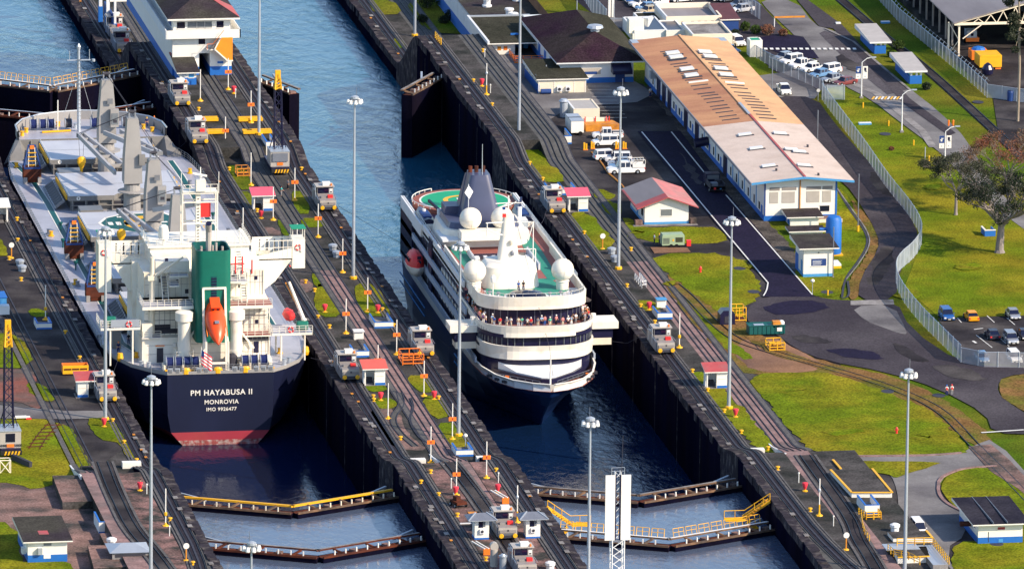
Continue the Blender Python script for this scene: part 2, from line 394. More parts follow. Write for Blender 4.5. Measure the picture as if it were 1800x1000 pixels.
# ---------------------------------------------------------------- water
c = MB(); c.poly([(XA-.5,-133,WL),(XB+.5,-133,WL),(XB+.5,160,WL),(XA-.5,160,WL)], 'water_chamber'); struct('chamber_water', c)
c = MB(); c.poly([(XC-.5,-134,WL),(XD+.5,-134,WL),(XD+.5,66,WL),(XC-.5,66,WL)], 'water_chamber_right'); struct('right_chamber_water', c)
c = MB(); c.poly([(XC-.5,66,WL),(XD+.5,66,WL),(XD+.5,9000,WL),(-9000,9000,WL),(-9000,920,WL),(XC-.5,920,WL)], 'water_lake')
c.poly([(XA-.5,160,WL),(XB+.5,160,WL),(XB+.5,920,WL),(XA-.5,920,WL)], 'water_lake'); struct('far_lake_water', c)
WN = -2.6
c = MB()
for a, b in ((XA, XB), (XC, XD)): c.poly([(a-.3,-430,WN),(b+.3,-430,WN),(b+.3,-127,WN),((a+b)/2,-134.5,WN),(a-.3,-127,WN)], 'water_near')
c.poly([(-9000,-9000,WN),(9000,-9000,WN),(9000,-430,WN),(-9000,-430,WN)], 'water_near'); struct('near_lake_water', c)
# ---------------------------------------------------------------- ground sheets
def chaikin(p, k=2):
    for _ in range(k):
        q = []
        for i in range(len(p)):
            a, b = p[i], p[(i+1) % len(p)]
            q += [(a[0]*.75+b[0]*.25, a[1]*.75+b[1]*.25), (a[0]*.25+b[0]*.75, a[1]*.25+b[1]*.75)]
        p = q
    return p
def sheet(name, px, mt, lvl=1, z=0.0, soft=0, th=.02, jag=0):
    if soft: px = chaikin(px, soft)
    q = [at(x, y, z) for x, y in px]; pts = [(a.x, a.y) for a in q]
    if jag:
        r_ = random.Random(len(px)); out = []
        for i in range(len(pts)):
            a, b = pts[i], pts[(i+1) % len(pts)]; L_ = math.hypot(b[0]-a[0], b[1]-a[1]); n = max(1, int(L_/1.5))
            for k in range(n): t = k/n; out.append((a[0]+(b[0]-a[0])*t+r_.uniform(-jag, jag), a[1]+(b[1]-a[1])*t+r_.uniform(-jag, jag)))
        pts = out
    c = MB(); c.poly([(a, b, z+.025*lvl) for a, b in pts], mt)
    o = c.build(name)
    if o.data.polygons[0].normal.z < 0: o.data.flip_normals()
    o['kind'] = 'structure'; return o
G_ = 'grass'
# right bank
sheet('yard', [(905,112),(1130,148),(1350,392),(1445,505),(1440,524),(1305,548),(1262,548),(1165,470),(1060,345),(960,215)], 'asphalt_dark', 1)
sheet('verge_strip', [(1132,150),(1150,152),(1350,392),(1395,438),(1447,506),(1440,523),(1428,518),(1282,345),(1255,318),(1200,236)], 'verge_mix', 2, soft=1, jag=.3)
sheet('upper_yard', [(838,98),(930,98),(1110,140),(1150,165),(1120,180),(1000,190),(960,215),(905,150)], 'asphalt_old', 2)
sheet('far_yard', [(1010,0),(1330,0),(1430,110),(1480,150),(1440,160),(1360,125),(1300,70),(1125,70),(1060,40)], 'asphalt', 1)
for p in ([(900,246),(938,248),(968,290),(993,314),(988,321),(952,321),(930,292)], [(1000,376),(1033,370),(1084,425),(1074,438),(1040,440),(1016,405)],
          [(1044,334),(1072,334),(1082,351),(1051,351)], [(1052,353),(1083,353),(1100,381),(1075,382)],
          [(1090,384),(1112,384),(1122,400),(1222,400),(1262,399),(1284,421),(1250,430),(1112,426)],
          [(1132,447),(1300,445),(1340,500),(1334,528),(1303,538),(1308,560),(1285,572),(1258,545),(1220,515),(1170,480)],
          [(1212,535),(1230,548),(1288,602),(1330,630),(1300,632),(1262,600)],
          [(1212,532),(1155,528),(1128,530),(1137,546),(1180,548)][::-1] if 0 else [(1116,529),(1158,529),(1160,546),(1132,548)],
          [(1215,655),(1240,655),(1290,700),(1372,795),(1340,797),(1290,750),(1245,700)]):
    sheet('lawn', p, G_, 3, soft=1, jag=.45)
sheet('dirt_verge', [(1165,478),(1205,500),(1265,545),(1340,598),(1400,612),(1450,637),(1600,668),(1690,722),(1748,772),(1738,786),(1705,783),(1640,730),(1560,695),(1450,660),(1312,662),(1280,632),(1235,585),(1190,540)], 'grass_worn', 2, soft=1, jag=.4)
sheet('dirt_patch', [(1290,600),(1360,590),(1400,612),(1450,640),(1430,655),(1340,655),(1300,640)], 'dirt', 2.5, soft=2, jag=.4)
for k, (x, y, a, b) in enumerate(((1180,500,16,5),(1320,470,14,5),(1600,520,26,9),(1700,470,30,8),(1640,330,18,7),(1480,760,40,7),(1620,770,24,5),(1400,690,26,6),(1120,410,14,3))):
    sheet('worn_patch', [(x+a*math.cos(R(t))*(.7+.5*((t*7+k*13) % 11)/11), y+b*math.sin(R(t))*(.7+.5*((t*5+k*3) % 7)/7)) for t in range(0,360,30)], 'grass_thin', 5.4+k*.05, soft=1, jag=.5)
sheet('oval_lawn', [(1305,660),(1400,652),(1480,660),(1560,690),(1640,722),(1708,790),(1690,800),(1480,802),(1435,802),(1395,762),(1360,722)], G_, 4, soft=2, jag=.55)
sheet('grass_strip', [(1300,555),(1345,600),(1440,640),(1560,668),(1660,712),(1720,765),(1712,772),(1650,722),(1560,684),(1450,650),(1340,620),(1290,575)], 'grass_worn', 4, soft=2, jag=.3)
sheet('junction_road', [(1308,546),(1345,520),(1430,522),(1480,530),(1575,528),(1600,580),(1690,640),(1830,648),(1830,655),(1765,662),(1752,680),(1760,700),(1830,745),(1830,765),(1745,762),(1733,728),(1650,684),(1560,655),(1450,635),(1400,615),(1360,585),(1318,572)], 'asphalt', 5, soft=1)
for pz, mt_ in (([(1395,588),(1432,594),(1470,602),(1440,606),(1400,600)],'asphalt_dark'),([(1450,612),(1530,618),(1560,632),(1520,634),(1470,624)],'asphalt_fresh'),([(1345,535),(1420,528),(1470,540),(1400,556),(1350,552)],'asphalt_fresh'),([(1640,640),(1700,648),(1740,668),(1700,672),(1650,655)],'asphalt_dark'),([(1560,600),(1600,612),(1640,640),(1600,636)],'asphalt_dark'),([(1540,300),(1580,345),(1560,350),(1520,310)],'asphalt_dark'),([(1545,430),(1580,440),(1550,500),(1520,505)],'asphalt_dark'),([(1190,260),(1215,290),(1240,330),(1215,320)],'asphalt'),([(1480,95),(1530,130),(1510,134),(1465,104)],'asphalt_dark')):
    sheet('road_patch', pz, mt_, 6.5, soft=2, jag=.5)
sheet('concrete_apron', [(1495,540),(1570,536),(1595,585),(1590,590),(1560,580),(1520,565)], 'asphalt_old', 6, soft=1)
sheet('apron_band', [(1495,530),(1570,528),(1572,537),(1495,538)], 'concrete_light', 7)
sheet('main_road', [(1120,232),(1196,232),(1262,322),(1432,523),(1340,523),(1350,500),(1282,422)], 'asphalt_fresh', 6)
sheet('east_road', [(1362,170),(1434,172),(1462,212),(1495,250),(1558,320),(1612,400),(1612,428),(1583,470),(1574,530),(1508,530),(1512,490),(1545,440),(1543,412),(1500,340),(1470,312),(1437,250),(1385,192)], 'asphalt', 6, soft=1)
sheet('side_lawn', [(1470,330),(1490,345),(1520,400),(1528,430),(1505,470),(1480,500),(1480,523),(1420,520),(1390,480),(1440,400)], G_, 4, soft=1, jag=.2)
sheet('verge_lawn', [(1492,345),(1530,390),(1545,415),(1543,445),(1515,485),(1508,527),(1490,528),(1490,495),(1525,450),(1530,420),(1505,375)], 'grass_worn', 4.6, soft=1, jag=.2)
sheet('north_path', [(1330,135),(1400,125),(1440,165),(1432,175),(1362,172)], 'asphalt_old', 5)
sheet('lower_road', [(1432,800),(1690,798),(1712,783),(1748,770),(1830,860),(1830,905),(1800,880),(1752,822),(1680,826),(1652,845),(1650,872),(1692,898),(1700,940),(1660,965),(1690,1030),(1585,1030),(1580,880),(1572,845),(1560,830),(1440,810)], 'asphalt_old', 3, soft=1)
sheet('wedge_lawn', [(1465,811),(1640,812),(1655,815),(1600,832),(1572,842),(1558,833),(1490,828)], G_, 5, soft=1, jag=.2)
sheet('corner_lawn', [(1655,872),(1658,840),(1700,822),(1755,825),(1830,890),(1830,912),(1760,905),(1690,899)], G_, 5, soft=2, jag=.2)
sheet('south_lawn', [(1668,965),(1700,948),(1830,955),(1830,1040),(1690,1040)], G_, 4, soft=1, jag=.3)
sheet('crossing_pad', [(1702,786),(1742,782),(1775,810),(1830,870),(1830,895),(1790,860),(1742,830)], 'concrete_pink', 6)
sheet('right_island', [(1754,682),(1760,664),(1840,655),(1840,745),(1765,705)], 'grass_worn', 6, soft=1, jag=.2)
sheet('east_lawn', [(1448,150),(1530,178),(1640,262),(1700,300),(1850,420),(1850,555),(1648,556),(1590,505),(1615,440),(1618,400),(1560,310)], G_, 1)
sheet('grey_road', [(1335,0),(1398,0),(1432,46),(1458,52),(1498,70),(1600,158),(1650,196),(1702,248),(1745,330),(1850,420),(1850,440),(1720,345),(1680,296),(1640,258),(1580,214),(1530,175),(1480,150),(1440,112),(1400,66),(1350,20)], 'asphalt_old', 3, soft=1)
sheet('grey_road_patch', [(1450,55),(1500,72),(1598,158),(1560,168),(1500,120),(1440,60)], 'asphalt_mid', 4)
sheet('grey_road_patch', [(1375,60),(1412,66),(1440,104),(1395,104),(1342,84),(1320,70)], 'asphalt_fresh', 4)
sheet('east_parking', [(1648,560),(1840,554),(1840,646),(1696,636)], 'asphalt_dark', 3)
sheet('shed_yard', [(1590,0),(1670,100),(1745,170),(1755,235),(1850,245),(1850,-60),(1590,-60)], 'asphalt_dark', 3)
sheet('path', [(1400,0),(1418,0),(1480,45),(1600,175),(1680,235),(1668,240),(1590,185),(1465,52),(1440,48)], 'asphalt', 5)
sheet('path', [(1740,225),(1850,235),(1850,262),(1760,250)], 'asphalt_dark', 4)
# yellow-edged platform and blocks of the near right deck
# centre wall lawns
for p in ([(396,292),(426,291),(451,333),(418,335)], [(422,338),(441,337),(452,363),(432,363)], [(509,338),(536,336),(549,376),(522,377)], [(527,384),(567,384),(574,399),(535,401)],
          [(487,387),(496,388),(514,414),(499,416)], [(546,482),(562,481),(572,503),(556,506)], [(556,500),(569,499),(586,528),(602,558),(561,557),(551,538)], [(625,498),(660,500),(686,540),(686,556),(642,556),(622,520)],
          [(711,660),(752,660),(767,688),(742,691),(728,682)], [(642,674),(676,675),(681,687),(648,690)], [(656,700),(695,700),(697,718),(664,719)],
          [(737,696),(777,696),(796,731),(762,738)], [(765,744),(802,742),(832,783),(800,788),(784,775)]):
    sheet('lawn_patch', p, 'grass' if p[0][0] > 500 else 'grass_dark', 3, soft=1, jag=.15)
for p in ([(455,400),(488,400),(500,428),(472,428)], [(525,492),(545,490),(552,513),(534,514)], [(648,718),(700,718),(720,770),(760,792),(690,790),(660,750)], [(1020,520),(1030,519),(1040,530),(1028,532)]):
    sheet('pink_paving', p, 'concrete_pink', 2, soft=1, jag=.2)
# left bank
sheet('left_yard', [(-60,300),(0,340),(60,470),(140,620),(215,790),(160,830),(-60,830)], 'asphalt_dark', 1)
for p in ([(-40,586),(38,587),(66,648),(-40,646)], [(42,672),(75,675),(96,700),(88,708),(56,696)], [(-40,737),(118,737),(150,800),(163,828),(140,836),(112,846),(60,863),(30,851),(-40,846)],
          [(49,544),(76,543),(84,556),(58,559)], [(148,736),(190,735),(208,750),(240,808),(218,802),(214,780),(172,772)], [(-40,416),(0,416),(14,446),(10,452),(-40,448)]):
    sheet('lawn', p, G_, 4, soft=1, jag=.2)
sheet('red_dirt', [(-40,648),(60,650),(66,668),(52,676),(88,712),(60,720),(30,705),(-40,705)], 'dirt_red', 3, soft=1, jag=.3)
sheet('gravel_lane', [(-40,708),(60,718),(110,722),(190,722),(196,735),(110,737),(-40,735)], 'asphalt_old', 3, jag=.3)
sheet('pink_yard', [(-60,848),(110,845),(165,830),(300,1000),(320,1060),(-60,1060)], 'concrete_pink', 2, jag=.2)
sheet('corner_lawn', [(-60,916),(33,919),(36,988),(60,984),(122,984),(138,1012),(150,1060),(-60,1060)], G_, 4, soft=1, jag=.3)
rp = random.Random(21)
for x0_, x1_ in ((4.45,7.5),(11.5,13.9),(XA-9.1,XA-4.45)):
    c = MB(); c.poly([(x0_,-420,ZN+.03),(x1_,-420,ZN+.03),(x1_,-123.3,ZN+.03),(x0_,-123.3,ZN+.03)], 'deck_mottled'); struct('stained_deck', c)
for k in range(0):
    cx, cy = rp.choice(((rp.uniform(5.8,7.3), 0),(rp.uniform(11.9,13),0),(XD+rp.uniform(5.6,7),0),(XD+rp.uniform(11.5,17),0),(XA-rp.uniform(5.6,9),0)))[0], rp.uniform(-190,-127)
    a_, b_ = rp.uniform(.8,2.2), rp.uniform(1.5,6); c = MB(); c.poly([(cx+a_*math.cos(R(t))*rp.uniform(.7,1.2), cy+b_*math.sin(R(t))*rp.uniform(.7,1.2), ZN+.05+.004*k) for t in range(0,360,24)], 'concrete_pink'); c.build('stained_patch')['kind'] = 'structure' if 0 else 'structure'
# ---------------------------------------------------------------- painted marks
def strip(mb, pts, wd, z, mt, h=0):
    """ribbon of given width along world points"""
    P_ = [Vector((p[0], p[1], (p[2] if len(p) > 2 else 0))) for p in pts]; L_, R_ = [], []
    for i, p in enumerate(P_):
        d = (P_[min(i+1, len(P_)-1)]-P_[max(i-1, 0)]); d.z = 0; d.normalize(); n = Vector((-d.y, d.x, 0))*wd/2
        L_.append(p+n+Vector((0,0,z))); R_.append(p-n+Vector((0,0,z)))
    for i in range(len(P_)-1):
        if h:
            dn = Vector((0,0,-h)); q = [L_[i], R_[i], R_[i+1], L_[i+1]]
            vs = q+[a+dn for a in q]; mb.add(vs, [(3,2,1,0),(0,1,5,4),(1,2,6,5),(2,3,7,6),(3,0,4,7)], mt)
        else: mb.add([L_[i], R_[i], R_[i+1], L_[i+1]], [(3,2,1,0)], mt)
def pxs(pts, z=0): return [at(x, y, z) for x, y in pts]
def smooth(pts, k=2):
    for _ in range(k):
        q = [pts[0]]
        for a, b in zip(pts, pts[1:]): q += [(a[0]*.75+b[0]*.25, a[1]*.75+b[1]*.25), (a[0]*.25+b[0]*.75, a[1]*.25+b[1]*.75)]
        pts = q+[pts[-1]]
    return pts
c = MB()
strip(c, pxs([(1128,234),(1280,416),(1350,499)]), .22, .22, 'paint_white'); strip(c, pxs(smooth([(1350,499),(1348,512),(1342,522)])), .22, .22, 'paint_white')
strip(c, pxs([(1180,234),(1258,330)]), .22, .22, 'paint_white'); strip(c, pxs([(1276,345),(1428,520)]), .22, .22, 'paint_white')
for k in range(16):
    x = 1343+k*10.4; y = 88
    strip(c, pxs([(x, y), (x+6, y)]), 1.5, .2, 'paint_white')
for k in range(10): strip(c, [at(1533+k*5.4, 177, 0), at(1537+k*5.4, 172, 0)], .35, .2, 'paint_white' if k % 2 else 'yellow')
for k in range(10):
    y = 154+k*6.1; strip(c, pxs([(1030+k*3.5, y), (1072+k*3.3, y)]), .12, .2, 'paint_white')
for a, b in (((1683,560),(1690,568)), ((1735,556),(1748,568)), ((1716,590),(1744,612)), ((1750,588),(1774,610)), ((1770,560),(1784,572))): strip(c, pxs([a, b]), .14, .12, 'paint_white')
strip(c, pxs([(1712,580),(1728,578)]), .3, .12, 'paint_white'); strip(c, pxs([(1710,600),(1716,604)]), .4, .12, 'paint_white')
strip(c, pxs([(1725,762),(1800,757)]), .5, .2, 'paint_white')
strip(c, pxs([(1450,52),(1500,75),(1540,110),(1600,160)]), .5, .2, 'concrete_light'); strip(c, pxs([(1480,140),(1540,165),(1620,230),(1640,260)]), 1.4, .12, 'concrete_light')
struct('road_markings', c)
c = MB()
for pts in ([(1490,495),(1494,522),(1480,526)], [(1470,330),(1492,368),(1520,405),(1527,430),(1508,462),(1485,490),(1480,524)]): strip(c, pxs(smooth(pts, 3)), .35, .15, 'dark')
strip(c, pxs(smooth([(1472,333),(1495,366),(1524,405),(1531,430),(1512,462),(1488,492)], 3)), .2, .16, 'concrete_light')
struct('drain_channel', c)
c = MB()
for pts in ([(1690,797),(1640,801),(1590,802),(1480,803)], [(1650,848),(1656,838),(1690,824),(1752,820)], [(1650,848),(1649,868),(1662,885),(1692,900)], [(1480,126),(1455,120),(1430,122)]):
    strip(c, pxs(smooth(pts, 2)), .5, .24, 'strip_pink', .2)
struct('kerb', c)
# ---------------------------------------------------------------- tow tracks
def yline(x, y0, y1, xo=None):
    ys = sorted(set([y0, y1]+[y for y in YS if y0 < y < y1])); return [(x if xo is None else x+xo(y), y, zp(y)) for y in ys]
def curve_out(y): return 0 if y > -150 else -((-150-y)/10)**2*0
c = MB()
bend = lambda s: (lambda y: 0 if y > -160 else s*.0016*(y+160)**2)
YSB = [-420, -380, -340, -300, -260, -240, -220, -205, -195, -185, -175, -165]; YS = sorted(set(YS+YSB))
for x, s in ((XA, -1), (XB, 1), (XC, -1), (XD, 1)):
    f = bend(s) if x in (XA, XD) else bend(s*.0)
    y0, y1 = -300, 700
    strip(c, yline(x+s*2.4, y0, y1, f), 1.9, .05, 'track_bed', .2)
    for q, wd, mt, zz in ((1.65, .12, 'rail_steel', .14), (3.15, .12, 'rail_steel', .14), (2.4, .3, 'dark', .12), (3.65, .32, 'curb', .16), (4.12, .26, 'curb', .12), (1.4, .14, 'strip_grey', .1), (3.4,.2,'dark',.09)):
        strip(c, yline(x+s*q, y0, y1, f), wd, zz, mt, .2)
struct('tow_tracks', c)
c = MB()
def retrack(x, y0, y1, s):
    for q, wd, mt, zz in ((0, .10, 'rail_steel', .12), (1.1, .10, 'rail_steel', .12), (-1.25, .75, 'curb', .12), (-1.75, .14, 'dark', .10), (-.75,.16,'dark',.1), (1.95, .2, 'dark', .1)):
        strip(c, yline(x+s*q, y0, y1), wd, zz, mt, .2)
retrack(9.4, -122, 700, 1); retrack(XD+10.2, -122, 700, -1); retrack(XA-11.6, -122, 160, 1)
def pxtrack(cs, z, g=1.6, mt='rail_steel', bed=None, bw=3.2, curb=True, k=2):
    P_ = pxs(smooth(cs, k), z)
    if bed: strip(c, P_, bw, .06, bed, .1)
    for o in (-g/2, g/2):
        q = []
        for i, p in enumerate(P_):
            d = (P_[min(i+1, len(P_)-1)]-P_[max(i-1, 0)]); d.z = 0; d.normalize(); q.append((p.x-d.y*o, p.y+d.x*o, p.z))
        strip(c, q, .14, .16, mt, .14)
    if curb:
        for o, w_, m_ in ((-bw/2-.2, .4, 'curb'), (bw/2+.2, .4, 'curb')):
            q = []
            for i, p in enumerate(P_):
                d = (P_[min(i+1, len(P_)-1)]-P_[max(i-1, 0)]); d.z = 0; d.normalize(); q.append((p.x-d.y*o, p.y+d.x*o, p.z))
            strip(c, q, w_, .14, m_, .14)
pxtrack([(1415,800),(1452,852),(1480,890),(1500,922),(1506,945),(1525,975),(1545,1010)], ZN, 1.5, 'rail_steel', 'asphalt_dark', 2.6)
pxtrack([(790,812),(812,838),(850,890),(890,950),(930,1010)], ZN, 1.5, 'rail_steel', 'asphalt_dark', 2.4)
pxtrack([(180,812),(195,852),(212,890),(232,930),(268,970),(300,1015)], ZN, 1.5, 'rail_steel', 'asphalt_dark', 2.6)
struct('return_tracks', c)
c = MB()
pxtrack([(1185,500),(1215,525),(1248,562),(1290,597),(1340,615),(1460,648),(1550,675),(1620,703),(1660,727),(1690,758),(1722,793),(1760,828),(1810,880)], 0, 1.6, 'rail_steel', None, 2.4, False)
pxtrack([(1478,0),(1555,66),(1625,118),(1735,218),(1800,280)], 0, 1.7, 'rail_steel', 'asphalt_dark', 2.2, False)
pxtrack([(60,790),(75,765),(95,745)], 0, 1.6, 'rust', 'dirt', 3.2, False)
for t in range(7): 
    a = at(62+t*5.2, 786-t*6.3, 0); c.cbox((a.x, a.y, .03), 2.6, .35, .14, 'rust')
pxtrack([(702,690),(708,712),(688,735),(700,760),(730,785)], 0, .9, 'dark', 'strip_grey', 1.0, False)
pxtrack([(722,700),(728,718),(718,738),(735,768),(752,780)], 0, .2, 'dark', None, 1.0, False)
struct('service_rails', c)
# ================================================================ small repeated things
ORD = 'first second third fourth fifth sixth seventh eighth ninth tenth eleventh twelfth thirteenth fourteenth fifteenth sixteenth seventeenth eighteenth nineteenth twentieth'.split()
ORD += ['twenty-'+o for o in ORD[:9]]+['thirtieth']+['thirty-'+o for o in ORD[:9]]
def onX(px, py, X):
    d = FW*FPX + RT2*(px-900) + UP2*(500-py); t = (X-CAMX)/d.x
    return Vector((X, -Y0+d.y*t, CAMH+d.z*t))
def fb(xl, xr, yb, yt, z=0.0):
    """front wall seen in the photo: x0, x1, y, height"""
    p = at(xl, yb, z); q = onY(xr, yb, p.y); t = onY(xl, yt, p.y); return p.x, q.x, p.y, t.z-z
def lev(px, py):
    """ground height at a photo pixel on the lock island"""
    p = at(px, py, ZN); return ZN if (p.y < -123.5 and p.x < 70) or (94 < p.y < YF0 and p.x < XD+11.2) else 0.0
# --- high mast lamp
def lamp_mast(h=30.0):
    t = thing('lamp_mast', '', 'lamp mast')
    MB().lathe((0,0,0), [(.62,0),(.62,.35),(.5,.45)], 'yellow', 8).build('base', t)
    MB().lathe((0,0,0), [(.29,.4),(.23,h*.5),(.13,h-.4)], 'galv', 10).build('pole', t, smooth=True)
    hd = MB(); hd.lathe((0,0,h-.5), [(.4,0),(.65,.2),(.65,.5),(.2,.7)], 'galv', 12); 
    for k in range(8):
        a = 2*math.pi*k/8; hd.tube((0,0,h-.3), (1.05*math.cos(a), 1.05*math.sin(a), h-.55), .06, 'galv_dk', 4)
    hd.tube((.3,0,h),(.3,0,h+1.5),.04,'galv_dk',4)
    hd = hd.build('lamp_carrier', t)
    for k in range(8):
        a = 2*math.pi*k/8; f = MB(); f.lathe((1.05*math.cos(a), 1.05*math.sin(a), h-1.1), [(.16,.66),(.24,.55),(.34,.1),(.28,.0)][::-1], 'paint_white', 8); f.build('floodlight', hd, smooth=True)
    return reg(t)
mast0 = lamp_mast()
masts = [(621,490,0,'grey lamp mast on the centre wall beside the open blue water'),(1087,473,0,'grey lamp mast on the right bank beside the parked utility truck'),
 (1281,718,0,'grey lamp mast on the right bank beside a red-roofed booth'),(1590,1008,0,'grey lamp mast rising in front of the oval lawn'),
 (185,738,0,'grey lamp mast on the left bank beside the bulk carrier'),(265,1022,ZN,'grey lamp mast nearest the black stern of the bulk carrier'),
 (1033,1100,ZN,'grey lamp mast left of the tall white marker board'),(455,237,0,'grey lamp mast between the control house and the yellow crane tip'),
 (912,247,0,'grey lamp mast on the right bank beside the white office container'),(729,64,ZF,'grey lamp mast behind the dark wall end of the right lock'),
 (806,766,0,'grey lamp mast in front of the cruise ship side'),(440,1336,0,'lamp mast whose lit head alone shows at the bottom edge'),(1075,350,0,'')]
for i, (x, y, z, l) in enumerate(masts[:-1]):
    p = at(x, y, z or lev(x, y))
    if i == 0: mast0.location = p; mast0['label'] = l; mast0['group'] = 'high lamp masts along the locks'
    else: dup(mast0, p, .3*i, l, 'high lamp masts along the locks')
# --- marker posts
def post(kind):
    t = thing('marker_post', '', 'post'); h = 5.6
    MB().lathe((0,0,0), [(.55,0),(.5,.14),(.22,.22),(.16,.5)], 'yellow', 8, 1, 1).build('base', t)
    MB().tube((0,0,.2), (0,0,h), .085, 'white', 6).build('pole', t)
    if kind == 1:
        b = MB(); b.box(-.58,.58,-.14,-.08,2.9,3.5,'orange').box(-.1,.1,-.15,-.14,3.05,3.35,'red_dull'); b.build('board', t)
    if kind == 2: MB().lathe((0,0,1.5), [(.1,0),(.24,.12),(.24,.5),(.1,.62)], 'yellow', 8).build('lamp', t)
    if kind == 3:
        MB().lathe((0,0,3.6), [(.1,0),(.2,.1),(.2,.35),(.1,.5)], 'galv', 8).build('lamp', t)
        MB().tube((0,0,.3),(0,0,1.7),.12,'yellow',6).build('sleeve', t)
    return reg(t)
posts = [(401,158,1),(441,216,1),(396,262,1),(352,178,0),(518,353,1),(480,387,1),(559,417,1),(602,479,1),(646,548,1),(608,586,1),(697,623,1),(664,668,1),(745,696,1),(682,736,0),(795,772,1),(757,813,1),(802,870,1),(855,840,1),
 (909,918,3),(291,924,2),(80,562,2),(1194,611,2),(1440,906,3),(427,424,0),(441,326,0),(855,167,3),(522,452,0)]
rows = {}
protos = {}
nn = {}
for x, y, k in sorted(posts, key=lambda q: q[1]):
    bank = 'left bank' if x < 295 and y > 300 and not (x == 291) else ('right bank' if (x > 1150 or x == 855 and y < 300) else 'centre wall')
    if x == 291: bank = 'left bank'
    kd = {0: 'plain white marker post', 1: 'white post with an orange board', 2: 'white post with a yellow lamp', 3: 'white post with a grey lamp'}[k]
    i = nn[(bank, k)] = nn.get((bank, k), 0)+1
    lb = f'{kd} on the {bank}, {ORD[i-1]} from the top'
    z = lev(x, y); p = at(x, y, z)
    if k not in protos: protos[k] = post(k); protos[k].location = p; protos[k]['label'] = lb; protos[k]['group'] = 'marker posts along the locks'
    else: dup(protos[k], p, 0, lb, 'marker posts along the locks')
# --- red covered telephones, bollards, disc posts
def many(proto, pts, fmt, group, rz=0, zz=None):
    cnt = {}
    for j, (x, y) in enumerate(sorted(pts, key=lambda q: q[1])):
        z = lev(x, y) if zz is None else zz; p = at(x, y, z)
        bank = 'left bank' if p.x < -25 else ('centre wall' if p.x < 30 else 'right bank')
        i = cnt[bank] = cnt.get(bank, 0)+1
        lb = fmt.format(bank=bank, n=ORD[i-1])
        if j == 0: proto.location = p; proto['label'] = lb; proto['group'] = group; proto.rotation_euler[2] = rz
        else: dup(proto, p, rz, lb, group)
t = thing('hydrant_cover', '', 'hydrant cover')
MB().lathe((0,0,0), [(.42,0),(.42,.12),(.16,.16),(.16,.4)], 'yellow', 8).build('base', t)
MB().lathe((0,0,.3), [(.16,0),(.25,.2),(.45,.85),(.42,1.0),(.1,1.1)], 'red_pink', 10).build('hood', t, smooth=True)
many(reg(t), [(1293,733),(1141,545),(571,549),(664,550),(669,704),(763,702),(801,870),(875,866),(1415,863),(183,750),(411,165),(459,384),(847,152),(246,862)], 'red hooded hydrant on the {bank}, {n} from the top', 'red hooded hydrants')
t = thing('bollard', '', 'bollard')
MB().lathe((0,0,0), [(.28,0),(.28,.1),(.16,.16),(.16,.38),(.34,.44),(.32,.6),(.1,.66)], 'yellow', 10).build('bollard_body', t, smooth=True)
MB().lathe((0,0,0), [(.45,-.05),(.45,.05)], 'concrete_light', 8).build('foot', t)
bl = [(349,195,),(389,263),(403,300),(444,340),(452,373),(530,300),(559,560),(579,577),(672,547),(692,575),(656,700),(657,706),(771,702),(740,850),(757,832),(804,908),(872,829),(854,985),(929,990),(704,773),(1102,505),(1126,540),(1151,569),(1217,655),(1244,688),(1273,725),(1303,762),(1027,412),(1109,441),(954,318),(931,290),(963,360),(849,92),(832,145),(865,187),
 (140,632),(115,587),(30,388),(31,425),(16,457),(37,494),(196,693),(198,742),(218,780),(1367,826),(1424,899),(299,916),(339,993),(240,812),(479,452),(537,498),(553,513),(1350,791),(771,872)]
many(reg(t), [b for b in bl], 'small yellow bollard on the {bank}, {n} from the top', 'small yellow bollards')
t = thing('disc_post', '', 'sign post')
MB().lathe((0,0,0), [(.45,0),(.4,.15),(.15,.2)], 'yellow', 8).build('base', t)
MB().tube((0,0,.1), (0,0,1.9), .11, 'orange_dk', 6).build('pole', t)
c = MB(); c.M = Matrix.Translation((0,-.1,2.2)) @ Matrix.Rotation(R(90), 4, 'X'); c.lathe((0,0,0), [(.42,-.05),(.45,0),(.42,.05)], 'white', 14); c.build('disc', t)
many(reg(t), [(1059,438),(327,985),(1487,966),(20,454)], 'white disc on a short orange post on the {bank}, {n} from the top', 'white disc posts')
t = thing('sign_disc', 'small white disc on a thin pole at the corner of the lawn', 'sign', at(1428,517))
MB().tube((0,0,0),(0,0,1.9),.05,'galv',5).build('pole', t); MB().lathe((0,0,1.9), [(.1,0),(.33,.2),(.33,.4),(.1,.6)], 'white', 10).build('disc', t)
t2 = thing('sign_disc', 'small pale disc on a thin pole on the pink paving of the centre wall', 'sign', at(818,790))
MB().tube((0,0,0),(0,0,1.9),.05,'galv',5).build('pole', t2); MB().lathe((0,0,1.9), [(.1,0),(.33,.2),(.33,.4),(.1,.6)], 'white', 10).build('disc', t2)
# short white stakes
t = thing('stake', '', 'stake'); MB().tube((0,0,0),(0,0,1.3),.07,'paint_white',6).build('rod', t); MB().lathe((0,0,1.3),[(.1,0),(.14,.15),(.1,.3)],'paint_white',6).build('cap', t)
many(reg(t), [(793,858),(1404,848),(1465,924),(298,942),(258,868),(414,172),(876,848),(852,102),(862,164)], 'short white stake on the {bank}, {n} from the top', 'short white stakes')
